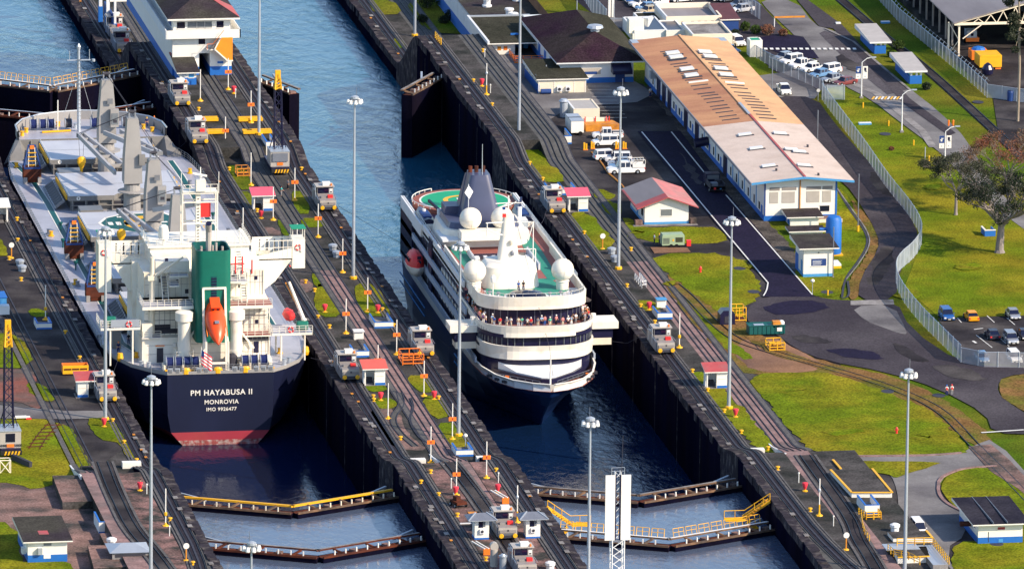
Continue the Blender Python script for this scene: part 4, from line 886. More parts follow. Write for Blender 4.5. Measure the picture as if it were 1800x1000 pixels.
# hatches
hy = [(26.5,45.5,10.0),(54.5,73.5,9.8),(84,102,9.6),(114,131.5,9.6),(141.7,156.5,9.3)]
def ptxt(body, size, loc, rot, mt, par, name, ext=.02, bold=.02, align='CENTER'):
    cu = bpy.data.curves.new(name, 'FONT'); cu.body = body; cu.size = size; cu.extrude = ext; cu.offset = bold; cu.align_x = align; cu.align_y = 'CENTER'; cu.space_character = 1.12
    o = bpy.data.objects.new(name, cu); COL.objects.link(o); dg = bpy.context.evaluated_depsgraph_get(); me = bpy.data.meshes.new_from_object(o.evaluated_get(dg)); COL.objects.unlink(o); bpy.data.objects.remove(o)
    me.materials.clear(); me.materials.append(MATS[mt]); ob = bpy.data.objects.new(name, me); COL.objects.link(ob); ob.parent = par; ob.location = loc; ob.rotation_euler = rot; return ob
for i, (a, b, w_) in enumerate(hy):
    zc, zh = 1.75, 2.55
    h = MB(); h.box(-w_+.5,w_-.5,a+.6,b-.5,-.05,zc,'coaming')
    for k in range(9):
        x = -w_+.7+k*(2*w_-1.4)/8; h.box(x-.08,x+.08,a,a+.6,0,zc,'coaming')
        if k < 8 and k % 3 != 2: h.box(x+.4,x+2*w_/9,a+.5,a+.6,.3,zc-.3,'dark')
    h.box(-w_+.5,w_-.5,a-.1,a+.6,.85,.95,'coaming'); hc = h.build('hatch_coaming', ship)
    t_ = MB(); t_.prism([(-w_,a),(-w_*.32,a),(-w_*.2,a-.0),(-w_*.12,a+1.4),(-w_*.02,a+1.4),(0,a),(w_,a),(w_,b),(-w_,b)], zc, zh, 'coaming', 'hatch_grey'); t_.box(-w_,w_,(a+b)/2-.05,(a+b)/2+.05,zh,zh+.02,'steel')
    t_.build('hatch_cover', ship)
    s_ = MB(); n = int((b-a)/1.6)
    s_.beam((-w_-2.0,a+1,.5),(-w_-2.0,b,.5),.12,.12,'galv'); s_.beam((-w_-.6,a+1,1.6),(-w_-.6,b,1.6),.12,.12,'galv')
    for k in range(n): s_.beam((-w_-2.0,a+1.2+k*1.6,.45),(-w_-.5,a+1.2+k*1.6,1.6),.12,.5,'steel')
    s_.add([(-w_-2.1,a+1,.2),(-w_-.45,a+1,1.5),(-w_-.45,b,1.5),(-w_-2.1,b,.2)],[(0,1,2,3)],'galv_dk'); s_.build('side_walkway', ship)
    o_ = MB()
    for k in range(int((b-a-2)/1.25)):
        o_.box(-w_-.25,-w_+.02,a+1.2+k*1.25,a+1.2+k*1.25+.75,1.7,2.5,'yellow'); 
    for k in range(int((b-a-4)/3.2)): o_.box(w_-.02,w_+.3,a+3+k*3.2,a+3.5+k*3.2,1.9,2.45,'yellow')
    o_.build('cover_cleats', ship)
    r_ = MB(); r_.tube((-w_+.2,a-.1,zh+.15),(-w_+.2,b,zh+.15),.07,'white',4); r_.tube((w_-.2,a,zh+.15),(w_-.2,b,zh+.15),.07,'white',4); r_.build('cover_pipe', ship)
    if i < 4:
        pl = MB(); yc = (b+hy[i+1][0])/2; 
        pl.box(-w_+.8,-w_+4.6,yc-4,yc-.5,0,2.4,'coaming','steel'); pl.box(-w_+5.6,-w_+9,yc-3.6,yc-.8,0,1.6,'coaming','steel'); pl.box(3.4,w_-1,yc-3.6,yc+2.4,0,2.1,'coaming','steel'); pl.build('deck_house', ship)
        MB().lathe((-w_+3.2,b+1.3,0),[(.4,0),(.4,1.2)],'red',8).build('fire_locker', ship)
    nb = MB(); nb.lathe((-w_+1.6, a-.03, 2.2), [(.26,-.01),(.26,.01)], 'white', 12); 
    nb = MB(); nb.M = Matrix.Translation((-w_+1.7, a-.03, 2.15))@Matrix.Rotation(R(90),4,'X'); nb.lathe((0,0,0),[(.34,-.02),(.34,.02)],'white',14); nb = nb.build('number_disc', ship)
    ptxt(str(5-i), .5, (-w_+1.7, a-.07, 2.15), (R(90),0,0), 'black', ship, 'hatch_number', .005, .01)
# side walkway stripe
ws = MB()
for x, wd, mt, z in ((-12.3,1.25,'white',.02),(-12.3,.85,'teal_dk',.04)):
    strip(ws, [(x-1.2,150),(x-.6,141),(x,128),(x,114)] and [(x-1.9,152),(x-.4,138),(x,120),(x,30)], wd, z, mt)
strip(ws, [(-12.3,30),(-12.6,22),(-10.8,14),(-10.8,10)], 1.25, .02, 'white'); strip(ws, [(-12.3,30),(-12.6,22),(-10.8,14),(-10.8,10)], .8, .04, 'teal_dk')
strip(ws, [(12.3,150),(12.6,138),(12.6,30)], 1.25, .02, 'white'); strip(ws, [(12.3,150),(12.6,138),(12.6,30)], .85, .04, 'teal_dk'); ws.build('walkway_stripe', ship)
# painted emblem on the third hatch
em = MB(); zc = 2.57
def ell(cx, cy, rx, ry, z, mt, a0=0, a1=360, inner=None, n=40):
    pts = [(cx+rx*math.cos(R(a0+(a1-a0)*k/n)), cy+ry*math.sin(R(a0+(a1-a0)*k/n)), z) for k in range(n+1)]
    if inner:
        q = [(inner[0]+inner[2]*math.cos(R(a0+(a1-a0)*k/n)), inner[1]+inner[3]*math.sin(R(a0+(a1-a0)*k/n)), z) for k in range(n+1)]
        for k in range(n): em.add([pts[k],pts[k+1],q[k+1],q[k]],[(0,1,2,3)],mt)
    else: em.poly(pts[:-1] if a1-a0 == 360 else pts, mt)
def hexa(s, z, mt): em.poly([(x*s-.6, 93+y*s, z) for x, y in ((-6.6,1.0),(-5,4.8),(-1.5,7.4),(5.2,7.6),(7.2,3),(7.4,-3),(3,-7.4),(-1,-7.0),(-5.4,-3.6),(-6.4,-.6))], mt)
hexa(1.0, zc, 'white'); hexa(.92, zc+.015, 'teal_dk')
ell(1.0, 93, 4.0, 5.2, zc+.03, 'yellow', 50, 300, (1.6,93,2.4,3.6)); em.box(-.6,4.6,87.4,88.2,zc,zc+.03,'yellow')
for k in range(6): em.box(-1.6+k*1.05,-.9+k*1.05,85.9,86.5,zc,zc+.03,'white')
for k in range(3): em.box(-5.6+k*1.3,-4.8+k*1.3,92.2-k*.2,94.2,zc,zc+.03,'white')
em.box(2.0,4.2,93.0,93.8,zc,zc+.03,'white'); em.box(-3.6,-.6,97.4,98.2,zc,zc+.03,'white'); em.build('hatch_emblem', ship)
# deck fittings
for x, y in ((-14.2,148),(-13,146.5),(-14.8,98),(-14.6,96.4),(-14.9,62),(-14.7,60.6),(14.3,140),(13,131),(14.5,95),(14,60),(-13.8,20),(11,12),(-11.6,12)):
    MB().lathe((x,y,0),[(.5,0),(.5,.15),(.3,.2),(.3,.7),(.4,.85)],'yellow' if (x*y) % 2 < 1 else 'galv_dk',8).build('mooring_bitts', ship)
for x, y in ((-13.7,88),(-13.6,72),(13.2,104),(13.4,80),(-12.6,100)): MB().lathe((x,y,0),[(.12,0),(.12,.8),(.35,1.3),(.35,1.5)],'teal_dk',8).build('vent_head', ship)
# deck cranes
def crane(i, x, y, hz, jib):
    cr = MB(); cr.lathe((x,y,0),[(1.5,0),(1.35,5.6),(1.35,6.0)],'crane_grey',16); cr.lathe((x,y,4.6),[(1.4,0),(2.4,.05),(2.4,.2),(1.4,.3)],'crane_grey',16); cr.lathe((x,y,6.0),[(1.45,0),(1.45,.25)],'dark',16)
    a, b = 1.5, .95
    cr.loft([[(x-a,y-a,6.2),(x+a,y-a,6.2),(x+a,y+a,6.2),(x-a,y+a,6.2)],[(x-a*.95,y-a,10.5),(x+a*.95,y-a,10.5),(x+a*.95,y+a,10.5),(x-a*.95,y+a,10.5)],[(x-b,y-b*1.1,hz-.6),(x+b,y-b*1.1,hz-.6),(x+b,y+b,hz-.6),(x-b,y+b,hz-.6)]],'crane_grey')
    cr.box(x-.9,x+.9,y-.9,y+.7,hz-.6,hz-.35,'crane_grey'); cr.beam((x-.5,y,hz-.4),(x-.5,y+.3,hz+.9),.25,.3,'steel'); cr.beam((x+.5,y,hz-.4),(x+.5,y+.3,hz+.9),.25,.3,'steel'); cr.tube((x-.6,y+.3,hz+.6),(x+.6,y+.3,hz+.6),.3,'dark',8)
    co = cr.build('deck_crane', ship)
    if i in (1, 3):
        k = MB(); k.box(x+.35,x+1.75,y-2.7,y-1.6,9.2,12.2,'crane_grey'); k.box(x+.5,x+1.6,y-2.76,y-2.7,9.7,11.6,'glass_grey'); k.box(x+.8,x+1.4,y-2.8,y-2.76,10.0,10.5,'dark'); k.build('crane_cab', co)
        MB().box(x-.1,x+.8,y-1.85,y-1.7,13.0,13.9,'steel').build('louvre', co)
    else: MB().box(x+.9,x+1.9,y-2.1,y-1.4,9.4,11.2,'coaming').build('locker', co)
    (hx, hy_, hz_), (tx, ty, tz) = jib
    j = MB(); h0 = Vector((hx,hy_,hz_)); t0 = Vector((tx,ty,tz)); d = (t0-h0).normalized(); n = Vector((-d.y, d.x, 0)).normalized(); L_ = (t0-h0).length
    for s in (-1, 1): j.beam(h0+n*1.5*s, t0+n*.5*s, .42, .75, 'crane_lt')
    for q in (.18, .42, .68, .88):
        m_ = h0.lerp(t0, q); w_ = 1.6+( .55-1.6)*q; j.beam(m_-n*w_, m_+n*w_, .35, .5, 'crane_grey')
    j.beam(t0-n*.8, t0+n*.8, .6, .7, 'steel')
    for s in (-.25, .25): j.tube((x, y, hz+.6), t0+n*s+Vector((0,0,.4)), .05, 'dark', 3)
    j.build('jib', co)
    hk = MB()
    if i in (2, 4):
        zb = 3.0 if i == 2 else 3.6
        for s in (-.5, .5): hk.tube(t0+n*s, (tx+n.x*s*.6, ty+n.y*s*.6, zb+1.9), .035, 'dark', 3)
        hk.lathe((tx, ty, zb), [(.15,-.9),(.3,.0),(.75,.9),(.7,1.6),(.3,1.9)], 'yellow', 8, 1, .5); hk.build('hook', co)
crane(1, -.1, 138.5, 17.2, ((.5,135.5,8.5),(5.6,116,9.0)))
crane(2, .2, 107.5, 17.4, ((-.9,109.6,7.4),(-5.0,133.2,8.6)))
crane(3, .1, 80.0, 16.6, ((1.2,77,8.5),(4.2,56,14.2)))
crane(4, -.1, 49.5, 17.6, ((-.9,51.5,7.4),(-5.6,76.5,8.6)))
# ---------------- accommodation
W_ = 'ship_white'
sp = MB()
sp.box(-11.2,8.8,20,26,-.05,13.4,W_); sp.box(-11.2,8.8,8,20,-.05,4.0,W_); sp.box(-10.6,8.8,10,20,4.0,9.4,W_); sp.box(-10.4,8.6,12.5,20,9.4,13.4,W_)
sp.box(-11.2,-9.6,8,10,4,6.2,W_)
sp.build('accommodation', ship)
w2 = MB(); w2.box(-8.6,7.0,18.5,27.6,13.4,15.95,W_); w2.box(-9.0,7.4,18.1,28,15.95,16.2,W_); w2.build('wheelhouse', ship)
cs = MB(); cs.box(-8.6,-3.3,12,18.5,13.4,15.2,W_); cs.build('aft_casing', ship)
# bridge wings
for s, xe, zb in ((-1,-16.3,11.0),(1,16.3,14.0)):
    y0_, y1_ = 21.5, 25.0; c = MB()
    xi = s*8.4; xo = xe-s*2.0
    ring0 = [(xi,16.0),(xo,17.3),(xo,15.6 if s > 0 else 16.0),(xi+s*3.2,11.2 if s < 0 else 12.0),(xi,9.6)]
    f_ = [(x, y0_, z) for x, z in ring0]+[(x, y0_+.5, z) for x, z in ring0]
    fs = [(0,1,2,3,4),(9,8,7,6,5)]+[(i,(i+1)%5,5+(i+1)%5,5+i) for i in range(5)]
    if s < 0: c.add(f_, fs, W_)
    else: c.add(f_, [q[::-1] for q in fs], W_)
    c.build('wing_bracket', ship, loc=(0,0,-2.7))
    c = MB(); x0_, x1_ = sorted((xe, xe-s*2.0)); c.box(x0_,x1_,y0_-.1,y1_,zb,18.6,W_); po = c.build('wing_pylon', ship, loc=(0,0,-2.7))
    c = MB(); x0_, x1_ = sorted((xi, xo)); c.box(x0_,x1_,y0_,y1_,15.4,15.6,'teal_dk'); c.build('wing_deck', ship, loc=(0,0,-2.7))
    c = MB(); c.box(x0_,x1_,y1_-.1,y1_,15.6,18.4,W_); c.tube((x0_,y0_,18.5),(x1_,y0_,18.5),.08,W_,5); c.tube((x0_,y0_,17.4),(x1_,y0_,17.4),.06,W_,5)
    for k in range(9): xx = x0_+(x1_-x0_)*k/8; c.tube((xx,y0_,16),(xx,y0_,18.5),.05,W_,4)
    for k in range(5): xx = x0_+(x1_-x0_)*(k+.5)/5; c.box(xx-.7,xx+.7,y1_-.14,y1_-.1,16.2,18.0,'white_cool')
    c.build('wing_bulwark', ship, loc=(0,0,-2.7))
    c = MB(); xx = (xe-s*1.0)
    for a in (-.9,.9):
        for b in (.3,2.4): c.tube((xx+a*(1.05),y0_+b,18.5),(xx+a*(1.05),y0_+b,20.3),.06,W_,4)
    c.build('canopy_posts', ship, loc=(0,0,-2.7)); MB().box(xx-1.15,xx+1.15,y0_-.1,y0_+2.8,20.3,20.4,'green').build('canopy', ship, loc=(0,0,-2.7))
    lb = MB(); lb.M = Matrix.Translation((xx+.3*s*0-.1,y0_-.2,17.4))@Matrix.Rotation(R(90),4,'X')
    n = 16
    for k in range(n):
        a, b = 2*math.pi*k/n, 2*math.pi*(k+1)/n; lb.tube((.42*math.cos(a),.42*math.sin(a),0),(.42*math.cos(b),.42*math.sin(b),0),.11,'red' if k % 4 else 'white',5)
    lb.build('lifebuoy', ship, loc=(0,0,-2.7)); MB().box(xx+.25,xx+.6,y0_-.3,y0_-.1,16.7,17.8,'white').build('lifebuoy_case', ship, loc=(0,0,-2.7))
# decks, balconies, platforms
bal = [(-11.4,-3.4,6.2,12.5,8.9,9.4),(2.2,9.0,6.2,12.5,8.7,9.2),(-11.3,-8.2,7.5,10.2,4.0,4.15),(2.6,8.9,7.0,10,4.0,4.2),(-6.6,-3.6,10.5,12.4,12.9,13.2),(-6.8,-5.2,9,12.5,11.8,12.0),(2.2,5.6,9.5,12.5,12.0,12.3)]
for k, (a, b, c0, d, e, f) in enumerate(bal):
    MB().box(a,b,c0,d,e,f,W_,'deck_red2' if k in (1,3) else 'deck_grey').build('balcony', ship)
    MB().rail([(a+.1,d-.2,f),(a+.1,c0+.1,f),(b-.1,c0+.1,f)], 1.05, W_, 1.1, .045, 3).build('balcony_rail', ship)
MB().rail([(-8.8,27.8,16.2),(-8.8,18.3,16.2),(7.2,18.3,16.2),(7.2,27.8,16.2)],1.1,W_,1.2,.045,3).build('monkey_island_rail', ship)
# panel seams on the white walls
sm = MB()
for k in range(10): sm.box(2.6+k*.7,2.67+k*.7,7.96,8,0,4,'mule')
for k in range(8): sm.box(2.6+k*.8,2.67+k*.8,9.95,10,4.2,8.7,'mule'); sm.box(-10+k*.85,-9.93+k*.85,9.95,10,4,8.8,'mule'); sm.box(-9+k*.9,-8.97+k*.9,12.46,12.5,9.4,13.3,'mule'); sm.box(2.6+k*.75,2.64+k*.75,12.46,12.5,9.4,13.3,'mule')
for z in (6.3,): sm.box(2.4,8.8,9.94,10,z,z+.06,'mule_lt'); sm.box(-10.6,-3.6,9.94,10,z,z+.06,'dark')
for z in (1.4,2.8,5.3,7.4,11.4,12.4): sm.box(-10.4,8.6,12.44 if z > 9 else (9.93 if z > 4 else 7.94),12.5 if z > 9 else (10 if z > 4 else 8),z,z+.05,'mule_lt')
sm.build('panel_seams', ship)
pp = MB()
for x, y, a, b in ((-9.9,9.9,4.2,8.8),(-3.5,9.9,1,9),(1.9,12.3,2,13),(2.4,7.9,.2,4),(8.7,7.9,.2,9),(-10.3,12.4,9.5,13.3),(8.4,12.4,9.5,13.3),(5.9,12.4,9.4,13),(-3.2,12.4,9.4,13)): pp.tube((x,y,a),(x,y,b),.09,'cream',5)
for x0,x1,y,z in ((-10,-4,9.85,7.9),(2.4,8.6,9.85,6.8),(2.4,8.6,7.85,3.3),(-9.8,-4,12.35,12.7)): pp.tube((x0,y,z),(x1,y,z),.08,'mule',5)
pp.build('pipework', ship)
for x, y, z, w_, h_ in ((3.4,12.44,12,.5,.6),(7,12.44,11.8,.5,.6),(-9.4,12.44,11.8,.5,.6),(-8,12.44,11.8,.5,.6),(6.8,9.94,5.4,.5,.6),(3.2,9.94,7.4,.4,.5),(6.3,7.94,1.2,.8,1.8),(-9.6,9.94,7.6,.5,.6),(-7.8,7.0,16.4,.5,.5)): MB().box(x,x+w_,y,y+.06,z,z+h_,'navy').build('window', ship)
for x, y, z, w_, h_ in ((-5.3,12.44,11.6,.5,.6),(-3.9,12.44,9.9,.55,.7),(-7.4,12.44,9.9,.3,.4),(4.5,12.44,10.6,.4,.5),(-5.3,9.94,7.6,.3,.35),(-10.2,9.94,4.6,.5,.4)): MB().box(x,x+w_,y,y+.06,z,z+h_,'dark').build('window', ship)
for a, b, z, mt in ((-10.4,-3.8,2.0+2.2,'dark'),(-10.2,-6.5,4.9,'dark'),(3,8.6,3.1,'dark')): MB().box(a,b,7.98 if z == 3.1 else 9.93,8.02 if z == 3.1 else 9.97,z,z+.75,'dark').build('deck_opening', ship)
d_ = MB(); d_.prism([(-8.9,7.9),(-7.9,7.9),(-7.9,7.99),(-8.9,7.99)],.1,2.4,'dark'); d_.build('door', ship); MB().box(-9.1,-7.7,7.85,8,2.7,2.85,'orange').build('door_light', ship)
for k, (x, z) in enumerate(((-6.4,2.6),(-5.8,2.6),(5.0,7.6),(7.7,7.6))): MB().box(x,x+.45,7.5 if k < 2 else 9.5,7.98 if k < 2 else 9.98,z,z+.6,'white').build('floodlight', ship)
def stairs(a, b, w_, n):
    s_ = MB(); a = Vector(a); b = Vector(b); 
    for s in (-w_/2, w_/2): s_.beam(a+Vector((s,0,0)), b+Vector((s,0,0)), .1, .25, W_); s_.tube(a+Vector((s,0,1)), b+Vector((s,0,1)), .04, W_, 4)
    for k in range(n): p = a.lerp(b, (k+.5)/n); s_.box(p.x-w_/2,p.x+w_/2,p.y-.15,p.y+.15,p.z-.04,p.z+.04,'steel')
    return s_.build('stairs', ship)
stairs((-7.3,9.6,9.4),(-7.3,12.2,12.8),.9,9); stairs((-9.4,12.4,9.6),(-9.4,14.4,13.2),.9,9); stairs((4.9,8.2,9.2),(4.9,12,13.4),.9,12); stairs((4.9,13,13.4),(4.9,16.5,15.6),.9,7)
st_ = MB()
for k in range(12): st_.box(-5.6+k*.22,-5.3+k*.22,7.0,7.7,1.7+k*.32,1.78+k*.32,'steel')
st_.beam((-5.7,6.9,1.6),(-2.9,6.9,5.6),.1,.3,W_); st_.build('stairs', ship); st_ = MB(); st_.beam((3.4,6.9,5.9),(6.2,6.9,2.2),.1,.3,W_); st_.beam((3.4,7.6,5.9),(6.2,7.6,2.2),.1,.3,W_); st_.build('stairs', ship)
for x in (-5.0, 3.1):
    v = MB(); v.lathe((x,5.2,1.7),[(1.0,0),(1.0,5.6),(1.4,5.7),(1.42,7.0),(.9,7.25)],W_,16); v.build('vent', ship, smooth=True); MB().box(x-1.5,x+1.5,3.6,6.8,1.4,1.7,W_).build('vent_platform', ship); MB().rail([(x-1.4,6.6,1.7),(x-1.4,3.7,1.7),(x+1.4,3.7,1.7),(x+1.4,6.6,1.7)],1,W_,1,.045,2).build('platform_rail', ship)
MB().box(-6.4,-3.3,5.5,8.2,-.05,1.6,W_).box(2.0,8.8,5.0,8.2,-.05,.9,W_).build('poop_house', ship)
# funnel
fn = MB(); n = 20
def rr(cx, cy, hx, hy, r_, z):
    out = []
    for qx, qy, a0 in ((1,1,0),(-1,1,90),(-1,-1,180),(1,-1,270)):
        for k in range(5): a = R(a0+90*k/4); out.append((cx+qx*(hx-r_)+r_*math.cos(a), cy+qy*(hy-r_)+r_*math.sin(a), z))
    return out
fn.loft([rr(-.5,7.6,2.75,3.4,1.1,3.9),rr(-.5,7.6,2.75,3.4,1.1,18.5)],'teal',caps=False); fn.loft([rr(-.5,7.6,2.75,3.4,1.1,18.5),rr(-.5,7.6,2.55,3.2,1,18.5),rr(-.5,7.6,2.55,3.2,1,17.3)],'teal_dk',caps=False); fn.poly(rr(-.5,7.6,2.55,3.2,1,17.3),'navy'); fo = fn.build('funnel', ship, smooth=True)
l_ = MB(); 
for k in range(10): l_.box(-.9,-.1,4.12,4.18,9.9+k*.45,10.2+k*.45,'navy')
l_.box(-1.2,.2,4.0,4.2,9.3,9.8,'navy').box(-.95,-.05,4.16,4.19,9.8,14.5,'teal_dk'); l_.build('louvre', fo)
e_ = MB(); e_.tube((-.9,7.6,17),(-.9,7.6,21.2),.45,'mule_lt',10); e_.tube((-.9,7.6,21.0),(-1.0,6.9,22.2),.5,'mule_lt',10); e_.tube((-1.0,6.95,22.1),(-1.02,6.82,22.32),.46,'navy',10); e_.build('exhaust_pipe', fo)
for x, y, h_ in ((-2.2,6.6,.9),(.2,7,1.9),(1.2,7.2,1.2),(-.1,9,1),(-1.8,9.4,.8)): MB().tube((x,y,17.3),(x,y,17.3+h_),.2,'mule_lt',8).build('small_exhaust', fo)
# radar mast
rm = MB(); zb = 16.2
for x in (-3.4, 2.1):
    for y in (19.4, 21.4): rm.tube((x,y,zb),(x,y,zb+8.2),.11,W_,6)
for z in (3.2, 6.6, 8.0):
    rm.beam((-3.4,19.4,zb+z),(2.1,19.4,zb+z),.12,.2,W_); rm.beam((-3.4,21.4,zb+z),(2.1,21.4,zb+z),.12,.2,W_)
rm.box(-1.2,-.5,19.8,20.6,zb,zb+8,W_); rm.box(-3.4,2.1,19.2,21.6,zb+8.2,zb+8.35,W_)
for k in range(14): rm.box(-1.0,-.7,19.7,19.8,zb+.5+k*.5,zb+.6+k*.5,'dark')
rm.rail([(-3.4,19.2,zb+8.35),(2.1,19.2,zb+8.35)],1.1,W_,1.1,.05,2); rm.box(-1.3,.2,19.0,20.4,zb+8.4,zb+10.2,W_); ro = rm.build('radar_mast', ship)
rd = MB(); rd.beam((-1.9,18.9,zb+11.4),(.4,19.3,zb+10.8),.2,.3,'white'); rd.tube((-.6,19.4,zb+10.2),(-.6,19.4,zb+12.2),.1,'white',6); rd.lathe((-.6,19.4,zb+10.6),[(.3,0),(.3,.4)],'white_cool',8); rd.build('radar_scanner', ro)
for x in (-3.6, 2.3): MB().tube((x,19.4,zb+8),(x,19.4,zb+11.4),.06,'white',5).build('antenna', ro)
MB().box(-.2,1.4,22,22.2,zb+3.6,zb+6,'red').build('signal_flags', ro)
MB().lathe((-6.4,19.2,zb),[(.18,0),(.18,.8),(.75,.9),(.85,1.8),(.7,2.9),(.35,3.2)],'white',14).build('satellite_dome', ship, smooth=True); MB().tube((5.6,19,zb),(5.6,19,zb+1.8),.08,'white',5).lathe((5.6,19,zb+1.8),[(.3,0),(.35,.3),(.1,.6)],'white',8).build('antenna', ship)
rg = MB()
for x, y in ((1.4,0),(2.5,0)): rg.tube((2.6+x,12.4,12.8),(2.6+x,12.4,15.6),.12,'red',5)
rg.tube((3.0,12.4,14.4),(5.4,12.4,14.4),.1,'red',4); rg.tube((6.6,12.4,12.8),(6.6,12.4,15),.12,'red',5); rg.build('red_rail', ship)
# provision crane port side
pc = MB(); pc.tube((-9.4,10,4.2),(-9.4,10,13.4),.45,'cream',10); pc.tube((-9.4,10,13.4),(-9.4,10,16.4),.35,'cream',10); pc.tube((-8.9,9.6,13.6),(-4.6,9.6,16.4),.28,'cream',8,.15); pc.box(-10.1,-8.7,9.4,10.6,12.8,13.5,'cream'); pc.build('provision_crane', ship)
# free-fall lifeboat and its frame
fr = MB()
for x in (-2.2, 1.25): fr.tube((x,.6,0),(x,.6,12.2),.2,W_,6) if 0 else fr.beam((x,2.2,0),(x,4.2,12.6),.35,.35,W_); fr.beam((x,4.2,12.6),(x,8.6,12.6),.3,.3,W_); fr.beam((x,.4,.1),(x,.4,5.0),.3,.3,W_); fr.beam((x,.4,4.6),(x,8.0,9.6),.25,.3,W_)
fr.beam((-2.2,4.2,12.6),(1.25,4.2,12.6),.35,.35,W_); fr.beam((-2.2,.4,1.6),(1.25,.4,1.6),.3,.3,W_); fr.build('lifeboat_frame', ship)
lf = MB(); lf.M = Matrix.Translation((-.45,-.4,4.3)) @ Matrix.Rotation(R(38), 4, 'X')
sec = []
for y, w_, h0, h1 in ((0,.08,.5,.7),(.9,.75,.1,1.3),(2.2,1.3,-.2,1.8),(4.2,1.6,-.3,2.1),(6.2,1.5,-.3,2.2),(7.4,1.15,-.1,2.3),(8.0,.7,.2,2.0)):
    m_ = (h0+h1)/2; sec.append([(w_*math.cos(R(a)), y, m_+(h1-h0)/2*math.sin(R(a))*1.0) for a in range(0,360,30)])
lf.loft(sec,'lifeboat'); lf.box(-.75,.75,5.6,7.7,1.9,2.75,'lifeboat'); lfo = lf.build('lifeboat', ship, smooth=True)
q = MB(); q.M = lf.M; q.box(-.55,-.2,5.55,5.6,2.1,2.5,'glass').box(.2,.55,5.55,5.6,2.1,2.5,'glass').box(-.35,.35,3.0,3.6,2.06,2.12,'galv_dk'); q.build('windows', lfo)
q = MB(); q.M = lf.M; q.box(-1.62,-1.5,1.5,7,.75,.9,'orange').box(1.5,1.62,1.5,7,.75,.9,'orange'); q.build('fender_strip', lfo)
# mooring drums on the poop
for x in (-7.6,-6.2,-4.9,-3.6,4.2,5.6,7.1): drum(x, 2.8, 1.35, .82, 1.0, 'rope_blue', ship)
bs = MB()
for x in (-8.5,-5.6,-2.9,3.4,4.9,6.3,8.0): bs.box(x-.14,x+.14,1.6,3.8,.05,1.1,'cream'); 
for x in (-8.3,-5.5,-4.2,-2.9,3.4,8.4): bs.box(x-.22,x+.22,1.2,1.6,.05,.5,'yellow')
bs.build('winch_bed', ship)
MB().lathe((2.3,3.4,0),[(.5,0),(.8,.6),(.8,1.9),(.4,2.3)],'dark',10).build('capstan', ship)
for x, y in ((10.6,4.6),(11.5,5.4),(-10.6,4.6),(-11.6,5.4)): MB().lathe((x,y,0),[(.45,0),(.35,.1),(.35,.9),(.45,1.0)],'galv',8).build('mooring_bitts', ship)
# side platforms with raft and rescue boat
for s, zt_, a, b in ((-1,6.0,-18.0+.2,-11.6),(1,4.4,9.0,15.4)):
    x0_, x1_ = a, b; MB().box(x0_,x1_,7,13,zt_-.35,zt_,W_,'deck_grey').build('boat_platform', ship); c = MB()
    for x, y in ((x0_+1.5,7.2),(x1_-1.2,7.2),(x0_+1.5,12.8)): c.tube((x,y,0),(x,y,zt_),.15,W_,6)
    c.build('platform_posts', ship); MB().rail([(x0_+.1,13,zt_),(x0_+.1,7.1,zt_),(x1_,7.1,zt_)],1.1,W_,1.0,.05,3).build('platform_rail', ship)
    xx = x0_+1.6 if s < 0 else x1_-1.4
    d = MB(); d.M = Matrix.Translation((xx,8.6,zt_+.8))@Matrix.Rotation(R(90),4,'Y'); d.lathe((0,0,-.9),[(.65,0),(.75,.2),(.75,1.6),(.65,1.8)],'teal',12); d.build('life_raft', ship)
    lb = MB(); lb.M = Matrix.Translation((x0_+4.4 if s < 0 else x0_+3,7.0,zt_+.55))@Matrix.Rotation(R(90),4,'X')
    for k in range(n): a_, b_ = 2*math.pi*k/n, 2*math.pi*(k+1)/n; lb.tube((.4*math.cos(a_),.4*math.sin(a_),0),(.4*math.cos(b_),.4*math.sin(b_),0),.12,'red' if k % 5 else 'white',5)
    lb.build('lifebuoy', ship)
MB().box(-16.2,-11.8,7.05,7.1,6.1,7.3,'galv').build('windbreak', ship)
rb = MB(); rb.loft([[(12.3+w_*math.cos(R(a)),y,6.3+.75*h_*math.sin(R(a))) for a in range(0,360,45)] for y,w_,h_ in ((9.2,.2,.5),(10,.9,1),(12,1.0,1.1),(13.4,.6,.9))],'red'); rb.build('rescue_boat', ship, smooth=True)
dv = MB(); dv.tube((14.3,9,4.4),(14.3,9,6.2),.45,W_,8); dv.tube((14.3,9,6.0),(12.4,12,11.4),.32,W_,8,.2); dv.path([(13.8,10,7.2),(11.9,12.4,11.2)],.12,'orange_dk',5); dv.build('boat_davit', ship)
cc = MB(); cc.box(-14.5,-13.2,18,24,0,3.8,'coaming'); cc.build('deck_locker', ship)
# gangway, poles
gw = MB(); gw.beam((-17.6+1.7,24,.6),(-15.9,38,.6),.8,.5,'galv_dk'); gw.build('gangway', ship)
ys = MB()
# stern name
for s, z, tx in ((1.25,-3.0,'PM HAYABUSA II'),(.98,-4.5,'MONROVIA'),(.80,-5.65,'IMO 9926477')): ptxt(tx, s*.95, (0.15,-.05,z), (R(90),0,0), 'white', ship, 'stern_name', .02, s*.018)
# flag
MB().tube((-3.0,.3,0),(-3.0,.1,4.3),.06,'white',5).build('ensign_staff', ship)
fl = MB(); fl.M = Matrix.Translation((-3.0,.1,0)) 
for k in range(9):
    z0 = 3.9-k*.26; 
    for j in range(4):
        a = j*.42; fl.add([(a,-.02*(j%2)*8,z0-a*.75),(a+.42,-.02*((j+1)%2)*8,z0-(a+.42)*.75),(a+.42,-.02*((j+1)%2)*8,z0-.26-(a+.42)*.75),(a,-.02*(j%2)*8,z0-.26-a*.75)],[(0,1,2,3)],'blue_dk' if (k < 4 and j < 1) else ('red_pink' if k % 2 == 0 else 'white'))
fl.build('ensign', ship)
